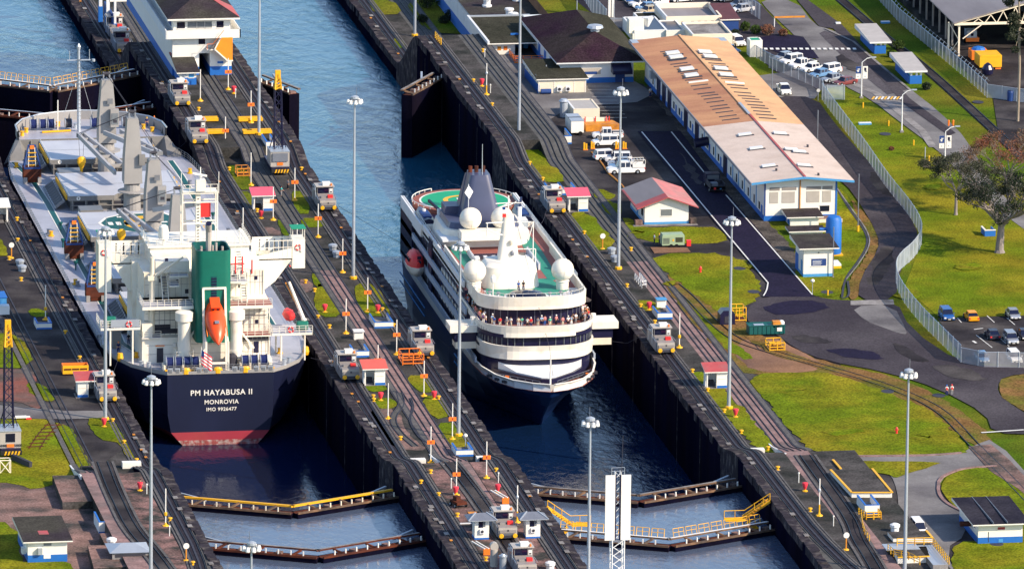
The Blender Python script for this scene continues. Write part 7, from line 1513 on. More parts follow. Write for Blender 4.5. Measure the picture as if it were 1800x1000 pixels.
for i, (x, y_) in enumerate(((1027,264),(1040,262),(1083,262),(1096,262))):
    t = thing('yellow_barrier', f'yellow upright barrier beside the white cars, {ORD[i]} from the left', 'barrier', at(x, y_), 0, 'yellow upright barriers'); MB().box(-.15,.15,-.15,.15,0,1.3,'yellow').box(.25,.5,-.15,.15,0,1.1,'yellow').build('posts', t); MB().box(-.2,.6,-.3,.3,0,.1,'orange').build('foot', t)
t = thing('sandbag_line', 'wavy orange rope line lying along the yard beside the white cars', 'rope', (0,0,0)); c = MB(); c.path([at(x, y_, .1) for x, y_ in ((1040,268),(1050,276),(1060,290),(1070,305),(1082,315),(1094,326),(1104,340))], .16, 'orange_dk', 5); c.build('rope', t)
t = thing('generator', 'pale green generator trailer on the lawn strip', 'generator', at(1164,437)); MB().box(0,3.7,0,2,.45,2.2,'mule_lt').build('chassis', t) if 0 else None
M('gen_green', (.30,.40,.26), .5, .1, 1); MB().box(0,3.7,0,2.2,.5,2.1,'gen_green').box(.1,3.6,.1,2.1,2.1,2.25,'gen_green').build('body', t); c = MB()
for k in range(5): c.box(.15,1.2,-.03,0,.8+k*.2,.9+k*.2,'dark')
c.box(2.2,3.4,-.03,0,1.0,1.8,'foliage_grey').box(1.7,1.95,-.03,0,1.2,1.5,'yellow'); c.build('grilles', t)
for a in (1.5, 2.4):
    c = MB(); c.M = Matrix.Translation((a,-.1,.35))@Matrix.Rotation(R(90),4,'X'); c.lathe((0,0,-.25),[(.35,0),(.35,.25)],'tyre',12); c.build('wheel', t)
t = thing('fuel_box', 'small red box beside the pale green generator', 'box', at(1211,434)); MB().box(-.35,.35,0,.6,.1,1.0,'red').build('body', t); MB().box(-.38,.38,-.03,.63,1.0,1.08,'red_pink').build('lid', t)
t = thing('ground_sheet', 'tan plank sheet on the ground in front of the generator', 'sheet', (0,0,0)); q = [at(x, y_, 0) for x, y_ in ((1143,436),(1208,437),(1214,444),(1150,446))]; MB().prism([(a.x, a.y) for a in q],.08,.16,'dirt').build('planks', t)
# shed yard machines
t = thing('yellow_container', 'bright orange-yellow rectangular skip container beside the shed', 'container', at(1722,124)); MB().box(0,4.0,0,4.6,.5,2.6,'yellow').box(.2,3.8,-.05,0,2.4,2.75,'yellow').build('body', t); MB().box(2.9,3.9,.2,.6,0,.5,'orange').build('foot', t)
t = thing('orange_container', 'smaller orange skip under a blue sheet beside the shed', 'container', at(1708,110)); MB().box(0,3.0,0,3,.4,2.0,'orange').build('body', t); MB().lathe((1.5,1.5,2.0),[(1.3,0),(1.0,.4),(.3,.6)],'blue',9).build('sheet', t)
t = thing('dark_hopper', 'dark round hopper in front of the orange-yellow container', 'hopper', at(1736,133)); MB().lathe((0,0,0),[(.9,.3),(1.1,1.2),(.7,1.9),(.2,2.3)],'navy',12).build('body', t); MB().box(-.4,.4,-.4,.4,0,.3,'dark').build('base', t)
t = thing('loader', 'old orange tractor parked under the shed roof', 'tractor', at(1698,78)); MB().box(0,2.4,0,1.4,.4,1.1,'orange').build('chassis', t); MB().box(.2,2.0,.2,2.5,1.1,2.4,'galv').build('cab', t); MB().box(.9,1.4,.15,.2,1.4,1.9,'glass').build('windscreen', t)
for a in (-.2, 2.2):
    c = MB(); c.M = Matrix.Translation((a,1.0,.55))@Matrix.Rotation(R(90),4,'Y'); c.lathe((0,0,0),[(.55,0),(.55,.3)],'tyre',12); c.build('wheel', t)
t = thing('spare_tyre', 'large tyre standing beside the old orange tractor', 'tyre', at(1728,72)); c = MB(); c.M = Matrix.Translation((0,0,.7))@Matrix.Rotation(R(90),4,'X'); c.lathe((0,0,-.2),[(.35,0),(.7,.05),(.7,.35),(.35,.4)],'tyre',16); c.lathe((0,0,-.15),[(.34,0),(.34,.3)],'galv',12); c.build('wheel', t)
t = thing('barrel', 'purple-blue barrel leaning at the dark kerb of the shed yard', 'barrel', at(1776,178)); MB().lathe((0,0,0),[(.55,0),(.6,1.6),(.5,1.9)],'blue_dk',12).build('body', t); MB().lathe((0,0,1.9),[(.45,0),(.45,.06)],'navy',12).build('lid', t)
# near right deck: yellow-edged platforms, hatch cover, stairs
def ypf(pts, h, l, edges, z=ZN):
    q = [at(x, y_, z) for x, y_ in pts]; t = thing('yellow_edged_platform', l, 'platform', (0,0,0)); MB().prism([(a.x, a.y) for a in q], z, z+h, 'white', 'concrete').build('slab', t); c = MB()
    for i, j in edges: c.beam((q[i].x,q[i].y,z+h+.03),(q[j].x,q[j].y,z+h+.03),.35,.12,'yellow')
    c.build('edge_stripe', t)
ypf([(1497,874),(1568,874),(1533,832),(1460,834)], .75, 'concrete platform with a white front and yellow edges on the right deck', ((0,1),(1,2),(0,3)))
ypf([(1570,952),(1640,952),(1628,938),(1560,940)], .5, 'low concrete slab with a yellow edge behind the lamp mast, lower right', ((1,2),))
ypf([(1578,990),(1634,988),(1628,970),(1570,972)], .9, 'white-fronted concrete slab near the yellow stair, lower right', ((0,1),))
ypf([(1485,828),(1478,826),(1464,810),(1476,810)], .2, 'narrow yellow-edged concrete strip beside the return track', ((1,2),))
t = thing('hatch_cover', 'pale blue-grey sheet metal cover on the right deck beside the mast', 'hatch cover', (0,0,0)); q = [at(x, y_, ZN+.9) for x, y_ in ((1558,966),(1618,965),(1608,954),(1550,956))]; MB().prism([(a.x, a.y) for a in q],ZN+.8,ZN+.95,'galv').build('cover', t); MB().box(q[0].x+.5,q[1].x-.5,q[0].y+.6,q[2].y-.6,ZN,ZN+.8,'concrete').build('curb', t)
t = thing('stair', 'grey ramp stair with yellow handrails at the lower right', 'stair', at(1640,1003,ZN)); MB().prism([(0,0),(2.2,0),(2.2,11),(0,11)],0,[.9,.9,.9,.9],'concrete_light','galv').build('ramp', t); MB().rail([(2.3,0,.9),(2.3,11,.9),(-.4,11,.9),(-3,11,.9)],1.1,'yellow',1.2,.07,3).build('handrail', t)
t = thing('railing', 'yellow railing of the slab left of the grey ramp stair', 'railing', at(1568,985,ZN)); MB().rail([(0,3,.6),(.2,0,.6),(2,-2,.6),(3,-5,.6)],1.1,'yellow',1.2,.07,3).build('rails', t)
t = thing('railing', 'yellow stair railing at the blue and white parapet, lower right', 'railing', at(1520,910,ZN)); MB().rail([(-.5,2,0),(0,-1,0),(2.2,-1,0),(2.2,1,0)],1.1,'yellow',.8,.1,3).build('rails', t)
t = thing('railing', 'long yellow handrail beside the return track, lower right', 'railing', (0,0,0)); MB().rail([at(x, y_, ZN) for x, y_ in ((1514,915),(1516,928),(1520,940),(1528,952))],1.0,'yellow',1.6,.07,2).build('rails', t)
t = thing('railing', 'yellow sloping railings at the top of the right wall hump', 'railing', (0,0,0)); MB().rail([at(765,68,ZN), at(775,80,ZN)],1.3,'yellow',1.2,.1,3).build('rails', t)
t = thing('railing', 'white hoop railings on the right bank below the mast base', 'railing', (0,0,0)); MB().rail([at(x, y_, 0) for x, y_ in ((1116,492),(1128,507),(1136,505),(1124,490))],1.1,'white_cool',1.2,.07,2).build('rails', t)
# crane trucks
def lattice(mb, b, tp, wb, wt, n, mt, r_=.09):
    b = Vector(b); tp = Vector(tp); d = tp-b; u = Vector((1,0,0)); v = d.cross(u).normalized()
    C_ = lambda k, i: b+d*k+(u*(-1 if i in (0,3) else 1)+v*(-1 if i < 2 else 1))*(wb+(wt-wb)*k)/2
    for i in range(4):
        for k in range(n): mb.tube(C_(k/n,i), C_((k+1)/n,i), r_, mt, 4); mb.tube(C_(k/n,i), C_((k+1)/n,(i+1)%4), r_*.7, mt, 3)
def crane_truck(x, y_, z, h, l, big):
    t = thing('rail_crane', l, 'crane', at(x, y_, z)); c = MB()
    c.box(-1.5,1.5,.5,10,.7,1.3,'navy'); c.box(-1.6,1.6,-.1,.5,.5,1.1,'black'); 
    for k in range(5): c.add([(-1.1+k*.5,-.13,.5),(-.85+k*.5,-.13,.5),(-.65+k*.5,-.13,1.1),(-.9+k*.5,-.13,1.1)],[(0,1,2,3)],'yellow')
    c.build('carrier', t)
    for a in (2, 3.6, 7, 8.6):
        for s in (-1.3, 1.0): w_ = MB(); w_.M = Matrix.Translation((s,a,.5))@Matrix.Rotation(R(90),4,'Y'); w_.lathe((0,0,0),[(.5,0),(.5,.35)],'tyre',12); w_.build('wheel', t)
    b = MB(); b.box(-1.6,1.6,1.2,5.4,1.3,3.8,'mule_lt'); b.box(-1.65,1.65,1.1,5.5,3.8,3.95,'galv'); bo = b.build('cab', t); MB().box(-.7,.7,1.14,1.2,2.2,3.5,'glass').build('windscreen', bo)
    if big:
        MB().box(-.55,.55,1.12,1.18,1.4,1.9,'orange').build('number_panel', bo)
        for s in (-1.15, 1.15): ptxt('5000', .55, (s,1.13,1.65), (R(90),0,0), 'black', bo, 'number', .01, .01)
    else: MB().box(-.5,.5,1.12,1.18,1.5,2.0,'orange').build('number_panel', bo); MB().box(-1.3,1.3,1.0,1.18,2.2,3.6,'galv_dk').build('grille', bo)
    m_ = MB(); hh = h*.72; lattice(m_, (0,3.6,3.9), (0,4.2,3.9+hh), 1.4, 1.1, int(hh/1.3), 'navy', .10); m_.build('lattice_boom', t)
    m_ = MB(); lattice(m_, (0,4.2,3.9+hh), (0,4.4,h+2.0), 1.1, .7, 4, 'yellow', .14); m_.box(-.45,.45,4.1,4.7,h+1.4,h+3.2,'yellow').box(-.6,.6,4.0,4.8,3.9+hh,4.6+hh,'yellow'); m_.build('boom_tip', t)
    for s in (-1, 1): k = MB(); k.beam((s*1.4,4,3.9),(s*.5,4,7.0),.15,.15,'navy'); k.build('a_frame', t)
    MB().tube((0,3.0,4),(0,4.0,h+2.6),.04,'dark',3).build('hoist_rope', t)
crane_truck(20, 805, 0, 17.0, 'crawler crane with dark lattice boom and yellow tip at the left edge', True); crane_truck(494, 309, 0, 14.0, 'rail crane with a dark boom and yellow tip on the centre wall', False)
t = thing('trestle', 'small white x-braced trestle below the left crane', 'trestle', at(9,832)); c = MB(); c.path([(-.8,0,0),(-.8,0,2),(.8,0,2),(.8,0,0),(-.8,0,0),(.8,0,2)],.08,'cream',4); c.path([(.8,0,0),(-.8,0,2)],.08,'cream',4); c.build('front_frame', t); c = MB(); c.path([(-.8,1.5,0),(-.8,1.5,2),(.8,1.5,2),(.8,1.5,0)],.08,'cream',4); c.path([(-.8,0,2),(-.8,1.5,2)],.08,'cream',4); c.path([(.8,0,2),(.8,1.5,2)],.08,'cream',4); c.build('rear_frame', t)
t = thing('concrete_beam', 'dark concrete beam lying on the grass beside the left crane', 'beam', (0,0,0)); c = MB(); a, b = at(22,808), at(54,822); c.beam(a+Vector((0,0,.45)), b+Vector((0,0,.45)), .5, .9, 'dark'); c.build('beam_body', t)
t = thing('blue_cabin', 'bright blue cabin cut by the left edge of the photo', 'cabin', at(-6,552)); MB().box(-2,1.6,0,4,.2,2.6,'blue_lt').build('body', t); MB().box(-1,1.9,-1.4,0,.2,1.6,'white_cool').build('porch', t); MB().box(-2.1,1.7,-.1,4.1,2.6,2.75,'blue').build('roof', t)
t = thing('white_boards', 'white boards lying on the grass behind the left crane', 'boards', at(40,738)); MB().box(-1.5,.6,0,.5,.3,.6,'white').box(-.8,1.2,.5,1.0,.2,.4,'white').build('boards', t); MB().box(.5,1.3,-.2,.2,0,.3,'red').build('red_end', t)
# tall white marker board on its lattice mast
t = thing('marker_tower', 'tall lattice mast carrying two white rectangular marker boards', 'marker tower', at(1082,1150,ZN)); zb_ = onY(1082,948,t.location.y).z-ZN; zt_ = onY(1082,834,t.location.y).z-ZN; c = MB(); lattice(c, (0,0,0), (0,0,zb_+.2), 1.7, 1.7, 14, 'white_cool', .10); c.build('lattice_mast', t)
c = MB(); lattice(c, (0,.3,zb_), (0,.3,zt_+.4), .8, .8, 10, 'white_cool', .06); c.build('mast_head', t)
for s in (-1, 1): MB().box(*sorted((s*.42,s*1.78)),-.3,-.1,zb_,zt_,'white').box(*sorted((s*.22,s*.42)),-.2,.0,zb_,zt_,'navy').build('board', t)
MB().rail([(-.9,0,zt_),(.9,0,zt_)],1.0,'galv',.9,.05,2).tube((.5,0,zt_),(.6,0,zt_+5.5),.05,'dark',4).build('antenna', t)
MB().box(-1.0,1.0,-.2,.6,zb_-.3,zb_,'galv_dk').build('bracket', t)
# ================================================================ street lamps, banners, poles
def street_lamp(x, y, h, l, arm=1, banner=False, orange=False):
    t = thing('street_lamp', l, 'street lamp', at(x, y)); MB().tube((0,0,0),(0,0,h),.13,'white_cool',8,.08).box(-.3,.3,-.3,.3,0,.35,'concrete_light').build('pole', t)
    MB().path([(0,0,h),(arm*.9,0,h+.7),(arm*1.8,0,h+.85)],.07,'white_cool',6).build('arm', t); MB().box(*sorted((arm*1.6,arm*2.5)),-.18,.18,h+.78,h+.95,'galv').build('lamp_head', t)
    if banner:
        for s in (-1, 1):
            x0_, x1_ = sorted((s*.2,s*1.05)); b = MB().box(x0_,x1_,-.04,.0,h-2.9,h-.7,'white').box(x0_,x1_,-.05,-.04,h-2.0,h-.7,'blue_dk' if s < 0 else 'white').build('banner', t)
            e = MB()
            if s < 0: e.box(x0_+.15,x0_+.55,-.07,-.05,h-1.5,h-1.35,'white').box(x0_+.3,x0_+.7,-.07,-.05,h-1.25,h-1.12,'white').box(x0_+.25,x0_+.5,-.07,-.05,h-1.7,h-1.55,'white')
            else: e.box(x0_+.2,x0_+.6,-.07,-.05,h-1.5,h-.95,'navy').box(x0_+.3,x0_+.7,-.07,-.05,h-1.75,h-1.5,'galv_dk')
            e.box(x0_+.3,x0_+.5,-.07,-.05,h-2.6,h-2.4,'galv'); e.build('banner_emblem', b)
    if orange:
        for s in (.5, 1.3): MB().lathe((s*arm,0,h+1.0),[(.14,0),(.18,.9),(.1,1)],'orange',8).build('orange_beacon', t)
street_lamp(1514,173,6.4,'white street lamp with two banners, upper one beside the grey road',1,True); street_lamp(1585,233,6.6,'plain white street lamp between the two bannered lamps',1); street_lamp(1661,282,5.0,'white street lamp with banners and orange beacons, right side',1,True,True)
for i, (x, y, h, l, mt) in enumerate(((1357,166,6.4,'thin grey pole beside the fence and the white pickup','galv_dk'),(1437,248,5.4,'thin dark pole on the verge east of the workshop','galv_dk'),(1508,408,9.8,'thin grey pole with a yellow foot beside the drain','galv_dk'),(1464,488,8.4,'grey pole in front of the blue tank','galv_dk'),
    (960,146,3.2,'thin pole standing on the cream office','galv'),(1014,30,3.0,'thin pole at the hall roof corner','galv'),(1079,45,4.0,'thin pale pole beside the fence end at the top','galv'),(1626,283,2.4,'short pale pole beside the grey road','galv'))):
    if not l: continue
    t = thing('pole', l, 'pole', at(x, y)); MB().tube((0,0,0),(0,0,h),.09,mt,6).build('shaft', t); MB().lathe((0,0,0),[(.22,0),(.22,1.1 if 'yellow' in l else .2)],'yellow' if 'yellow' in l else 'concrete_light',8).build('foot', t)
for x, l in ((1071,'left'),(1077,'right')): 
    t = thing('white_column', f'{l} of two tall white columns at the top edge', 'column', at(x,33)); MB().box(-.22,.22,-.2,.2,0,9,'white').build('shaft', t); MB().box(-.4,.4,-.4,.4,0,.3,'concrete_light').build('base', t)
t = thing('round_sign', 'pale round sign on a thin pole at the fence corner', 'sign', at(1438,177)); MB().tube((0,0,0),(0,0,1.7),.06,'galv',5).build('pole', t); c = MB(); c.M = Matrix.Translation((0,-.08,1.8))@Matrix.Rotation(R(90),4,'X'); c.lathe((0,0,0),[(.32,-.03),(.32,.03)],'white',12); c.build('disc', t)
t = thing('height_barrier', 'long orange height bar across the grey road at the top', 'barrier', at(1361,48)); MB().tube((0,0,0),(0,0,1.9),.1,'white_cool',6).build('post', t); MB().beam((0,0,1.8),(5.6,0,1.8),.3,.28,'orange_dk').build('bar', t)
for i, (x, y) in enumerate(((1517,190),(1562,222),(1606,256),(1633,284),(1455,520),(1506,428))):
    if i == 5: continue
    t = thing('yellow_stake', f'small yellow marker stake on the lawn, {ORD[i]} from the upper left', 'stake', at(x, y), 0, 'small yellow marker stakes'); MB().lathe((0,0,0),[(.12,0),(.14,.9),(.05,1.0)],'yellow',6).build('stake_body', t)
for x, y, w_, l, mt in ((1521,220,2.2,'pale blue pipe end lying in the lawn near the fence','blue_lt'),(1474,44,.9,'small pale box on the upper lawn beside the path','white_cool'),(1557,42,1.6,'pale blue and white box on the lawn by the second fence','blue_lt')):
    t = thing('lawn_box', l, 'box', at(x, y)); MB().box(-w_/2,w_/2,0,.8,0,.3,mt).build('body', t); MB().box(-w_/2,w_/2,0,.8,.3,.36,'white_cool').build('lid', t)
for i, (x, y) in enumerate(((1556,236),(1719,180),(1752,956),(1560,688),(1650,695),(1400,472),(1325,513),(1300,472),(1454,514))):
    t = tag(MB().lathe(tuple(at(x, y, .05)),[(1.0,0),(1.0,.06)],'dark',14,1,1.2).build('manhole'), f'dark manhole cover in the grass, {ORD[i]} of those listed from the road' if 0 else f'dark manhole cover in the grass {("beside the curved fence","beyond the service rails","below the bottom right store","on the oval lawn edge","near the walking pair","by the small offices","beside the main road","below the red hydrant","by the round sign lawn")[i]}', 'manhole')
t = thing('blue_planter', 'blue and white low tank enclosure at the foot of the big tree', 'enclosure', at(1731,416)); MB().box(0,1.8,0,.2,0,1.0,'blue').box(0,.2,.2,3,0,1,'blue').box(1.6,1.8,.2,3,0,1,'blue').build('wall', t); MB().box(-.05,1.85,-.05,.25,1,1.12,'white').box(-.05,.25,.25,3,1,1.12,'white').build('capping', t)
# ================================================================ fences
def fence(pts, h, mt, l, step=3.0, barb=False, zz=0, gate_=False, smoothk=0):
    P_ = pxs(smooth(pts, smoothk) if smoothk else pts, zz); t = thing('fence', l, 'fence', P_[0]); o = P_[0]; c = MB(); r_ = MB(); s = 0; posts_ = []
    for a, b in zip(P_, P_[1:]):
        a = a-o; b = b-o; c.add([a+Vector((0,0,.05)), b+Vector((0,0,.05)), b+Vector((0,0,h)), a+Vector((0,0,h))], [(0,1,2,3)], mt); r_.tube(a+Vector((0,0,h)), b+Vector((0,0,h)), .06, 'galv', 4)
        L_ = (b-a).length; k = (step-s) % step if s else 0
        while k < L_: posts_.append(a.lerp(b, k/L_)); k += step
        s = (L_-(k-step))
    c.build('mesh_panel', t); r_.build('top_rail', t); p0 = MB().tube((0,0,0),(0,0,h+.1),.09,'galv',5)
    if barb: p0.tube((0,0,h),(.35,-.2,h+.55),.06,'galv',4)
    p0 = p0.build('post', t, loc=posts_[0])
    for q in posts_[1:95]: d = p0.copy(); COL.objects.link(d); d.location = q
    if barb:
        w_ = MB()
        for a, b in zip(P_, P_[1:]): w_.tube(a-o+Vector((.3,-.15,h+.45)), b-o+Vector((.3,-.15,h+.45)), .03, 'galv', 3)
        w_.build('barbed_wire', t)
    return t
M('kerb_pale', (.42,.42,.42), .8, .15, 1)
fence([(1445,176),(1470,210),(1520,276),(1560,335),(1598,380),(1618,412),(1621,432),(1606,455),(1582,474),(1573,492),(1580,520),(1612,562),(1650,600),(1689,638)], 2.9, 'chainlink', 'long pale curving chain-link fence between the dark road and the east lawn', 3.2, smoothk=2)
fence([(1689,638),(1730,646),(1830,648)], 2.5, 'chainlink_grey', 'straight chain-link fence along the near edge of the car park', 3.3)
fence([(1484,176),(1450,176)], 2.6, 'chainlink', 'short chain-link fence panel at the corner beside the parked cars', 3)
fence([(1352,120),(1395,138),(1445,160),(1450,176)], 2.0, 'chainlink_grey', 'chain-link fence in front of the row of parked cars', 2.8)
fence([(1535,-10),(1580,40),(1650,98),(1700,140),(1735,172)], 2.6, 'chainlink_grey', 'tall fence with barbed wire beside the steel shed', 2.6, True)
fence([(1735,172),(1790,180),(1830,184)], 2.4, 'chainlink', 'open wire fence below the shed yard', 3)
fence([(1020,-10),(1040,22),(1066,50)], 3.4, 'chainlink', 'pale blue fence beside the hall roof at the top', 3)
fence([(1066,50),(1118,50),(1150,45)], 1.8, 'chainlink_grey', 'low fence in front of the parked cars at the top', 3)
fence([(1290,0),(1316,22),(1337,36)], 2.8, 'chainlink_grey', 'fence beside the grey road at the top', 2.2)
fence([(1316,94),(1345,112),(1370,124)], 2.2, 'chainlink_grey', 'fence around the small white box building', 2.2)
# ================================================================ vehicles
def car_mesh(kind):
    """profile parts; front at y=0 facing -y"""
    P = {'sedan': dict(L=4.5, W=1.78, hood=.82, roof=1.42, c0=1.15, c1=1.75, c2=3.3, c3=3.95, tail=.95),
         'suv': dict(L=4.6, W=1.9, hood=1.0, roof=1.72, c0=1.05, c1=1.6, c2=4.2, c3=4.5, tail=1.1),
         'pickup': dict(L=5.3, W=1.9, hood=1.02, roof=1.78, c0=1.25, c1=1.8, c2=3.2, c3=3.5, tail=1.08),
         'van': dict(L=4.6, W=1.75, hood=1.0, roof=1.95, c0=.5, c1=1.0, c2=4.4, c3=4.55, tail=1.2)}[kind]
    return P
def wheels(t, xs, ys, r_=.34):
    for y in ys:
        for s in (-1, 1):
            w_ = MB(); w_.M = Matrix.Translation((s*xs-(.12),y,r_))@Matrix.Rotation(R(90),4,'Y'); w_.lathe((0,0,0),[(r_*.8,0),(r_,.04),(r_,.2),(r_*.8,.24)],'tyre',14); wo = w_.build('wheel', t); h_ = MB(); h_.M = w_.M; h_.lathe((0,0,-.01),[(r_*.5,0),(r_*.5,.26)],'galv',10); h_.build('rim', wo)
def car(kind, paint, l, x, y, rz, group=None, z=0):
    P = car_mesh(kind); W, L_ = P['W']/2, P['L']; t = thing('parked_'+{'sedan':'car','suv':'suv','pickup':'pickup','van':'van'}[kind], l, {'sedan':'car','suv':'suv','pickup':'pickup','van':'van'}[kind], at(x, y, z), rz, group)
    b = MB(); h, tl = P['hood'], P['tail']
    rings = []
    for yy, ww, z0, z1 in ((0,W*.82,.38,h*.62),(.12,W*.94,.28,h*.82),(.5,W,.25,h*.92),(P['c0'],W,.25,h),(L_*.6,W,.25,(h+tl)/2),(L_-.25,W,.25,tl),(L_,W*.9,.35,tl*.9)):
        rings.append([(-ww,yy,z0),(ww,yy,z0),(ww*1.0,yy,z1*.62),(ww*.90,yy,z1),(-ww*.90,yy,z1),(-ww*1.0,yy,z1*.62)])
    b.loft(rings, paint)
    if kind == 'pickup': b.box(-W,-W+.1,P['c3'],L_,tl-.1,tl+.12,paint).box(W-.1,W,P['c3'],L_,tl-.1,tl+.12,paint).box(-W,W,L_-.1,L_,tl-.1,tl+.12,paint).box(-W+.1,W-.1,P['c3'],L_-.1,tl-.12,tl+.01,'dark')
    b.build('body', t, smooth=True); rf = P['roof']; g = MB(); zb_ = h*.97; zt_ = tl*.98
    g.loft([[(-W*.88,P['c0'],zb_),(W*.88,P['c0'],zb_),(W*.88,P['c0']+.02,zb_+.02),(-W*.88,P['c0']+.02,zb_+.02)],[(-W*.88,P['c1'],zb_),(W*.88,P['c1'],zb_),(W*.72,P['c1'],rf-.04),(-W*.72,P['c1'],rf-.04)],[(-W*.88,P['c2'],zt_),(W*.88,P['c2'],zt_),(W*.72,P['c2'],rf-.04),(-W*.72,P['c2'],rf-.04)],[(-W*.86,P['c3'],zt_),(W*.86,P['c3'],zt_),(W*.8,P['c3'],zt_+.03),(-W*.8,P['c3'],zt_+.03)]],'glass'); g.build('windows', t)
    r_ = MB(); r_.box(-W*.74,W*.74,P['c1']-.06,P['c2']+.06,rf-.05,rf+.03,paint)
    for yy in (P['c1'],(P['c1']+P['c2'])/2,P['c2']):
        for s in (-1,1): r_.beam((s*W*.885,yy,zb_),(s*W*.735,yy,rf),.06,.09,paint)
    r_.build('roof', t); wheels(t, W, (L_*.17, L_*.8))
    for s in (-1, 1):
        MB().box(*sorted((s*W*.55,s*W*.88)),-.03,.16,h*.55,h*.75,'paint_white').build('headlight', t); MB().box(*sorted((s*W*.6,s*W*.9)),L_-.1,L_+.02,tl*.6,tl*.85,'red').build('tail_light', t); MB().box(*sorted((s*W,s*(W+.16))),P['c0']+.25,P['c0']+.4,h,h+.14,paint).build('mirror', t)
    MB().box(-W*.5,W*.5,-.04,.1,h*.35,h*.6,'black').build('grille', t); MB().box(-.22,.22,-.05,-.03,.38,.5,'paint_white').build('number_plate', t)
    return t
M('car_white', (.80,.80,.80), .25, .03, 1); M('car_silver', (.42,.45,.50), .25, .04, 1, 0, .5); M('car_blue', (.015,.09,.32), .25, .05, 1); M('car_ltblue', (.12,.25,.45), .25, .05, 1); M('car_orange', (.85,.33,.01), .3, .05, 1); M('car_dark', (.03,.03,.05), .25, .05, 1); M('car_gold', (.48,.40,.27), .3, .04, 1); M('car_red', (.16,.03,.03), .3, .05, 1)
g = 'cars parked in the right-hand car park'
car('suv','car_blue','blue suv beside the orange car at the fence of the east car park',1669,566,0,g); car('sedan','car_orange','bright orange car in the east car park',1702,556,math.pi,g); car('sedan','car_silver','silver car at the right edge of the top row, east car park',1786,564,0,g); car('sedan','car_dark','dark car seen from behind in the middle of the east car park',1739,588,math.pi,g)
car('suv','car_silver','silver-grey suv in the middle row of the east car park',1782,608,0,g); car('sedan','car_ltblue','light blue car behind the near fence of the east car park',1731,640,0,g); car('suv','car_white','white suv behind the near fence of the east car park',1788,641,0,g); car('sedan','car_dark','dark car cut by the right edge beside the silver suv',1806,600,0,g)
W90 = -R(90)
g = 'white vehicles parked left of the workshop'
car('pickup','car_white','rear white pickup beside the orange block in the yard',1041,243,W90-.1,g); car('suv','car_white','white suv with dark windows between the yellow barriers',1041,256,W90,g); car('suv','car_white','white hatchback behind the three cars near the utility truck',1089,279,R(90)+.15,g); car('suv','car_white','white car partly hidden by the lamp mast, third from the utility truck',1063,285,W90-.1,g)
car('sedan','car_silver','silver car next but one to the utility truck',1068,291,W90-.1,g); car('sedan','car_ltblue','light blue car right behind the utility truck',1069,297,W90-.1,g)
t = car('pickup','car_white','white utility truck with tool lockers and ladder rack',1067,305,W90,g); t.scale = (1.1,1.2,1.12); c = MB(); c.box(-.98,-.9,3.5,5.3,1.0,1.5,'car_white').box(.9,.98,3.5,5.3,1.0,1.5,'car_white'); c.path([(-.9,3.3,1.5),(-.9,3.3,2.1),(-.9,5.3,2.1),(-.9,5.3,1.5)],.05,'white',4); c.path([(.9,3.3,1.5),(.9,3.3,2.1),(.9,5.3,2.1),(.9,5.3,1.5)],.05,'white',4)
for k in range(5): c.tube((-.9,3.4+k*.45,2.1),(.9,3.4+k*.45,2.1),.05,'white',4)
c.build('tool_lockers', t)
car('pickup','car_white','white pickup on the pale path beside the chain-link fence',1383,170,0)
g = 'cars parked behind the chain-link fence'
for i, (x, y, k, p) in enumerate(((1362,108,'sedan','car_silver'),(1374,115,'suv','car_white'),(1390,123,'pickup','car_white'),(1410,128,'sedan','car_white'),(1440,132,'suv','car_white'),(1425,138,'sedan','car_ltblue'),(1446,146,'sedan','car_silver'),(1468,152,'sedan','car_red'))):
    car(k, p, f'{dict(car_silver="silver",car_white="white",car_ltblue="light blue",car_red="dark red")[p]} car in the row behind the chain-link fence, {ORD[i]} from the left', x, y, W90+.5, g)
g = 'cars parked at the top of the photo'
for i, (x, y, k, p) in enumerate(((1090,2,'sedan','car_ltblue'),(1102,8,'sedan','car_blue'),(1108,14,'suv','car_white'),(1118,20,'sedan','car_ltblue'),(1128,14,'pickup','car_white'),(1122,26,'sedan','car_gold'),(1180,5,'van','car_white'),(1250,3,'van','car_white'),(1262,4,'sedan','car_silver'),(1281,15,'sedan','car_silver'),(1286,23,'sedan','car_white'))):
    car(k, p, f'{dict(car_silver="silver",car_white="white",car_ltblue="light blue",car_blue="blue",car_gold="beige")[p]} vehicle parked along the top edge, {ORD[i]} in line', x, y, W90+.35, g)
car('suv','car_white','white car parked behind the cream block beside the white box building',1304,84,.2); car('sedan','car_ltblue','pale blue car behind the fence of the white box building',1297,96,.6)
t = car('van','car_white','small white van with its dark windscreen on the lower right road',1619,943,0); 
t = thing('flatbed_truck', 'dark flatbed truck seen from behind on the fresh dark road', 'truck', at(1262,341)); MB().box(-1.25,1.25,0,4.4,.8,1.15,'dark').box(-1.25,-1.15,0,4.4,1.15,1.7,'dark').box(1.15,1.25,0,4.4,1.15,1.7,'dark').box(-1.25,1.25,0,.1,.6,1.3,'black').build('bed', t); MB().box(-1.2,1.2,4.6,6.6,.7,2.4,'navy').box(-1.0,1.0,4.55,4.6,1.5,2.2,'glass_grey').build('cab', t); wheels(t, 1.15, (1.2, 5.4), .45); MB().box(-.7,-.35,-.05,0,.75,1.1,'red').box(.3,.6,-.05,0,.8,.95,'blue_lt').build('rear_lights', t); c = MB(); c.cbox((-.4,1.4,1.15),1.1,1.4,.5,'galv_dk'); c.cbox((.5,3,1.15),.9,1,.6,'dark'); c.build('load', t)
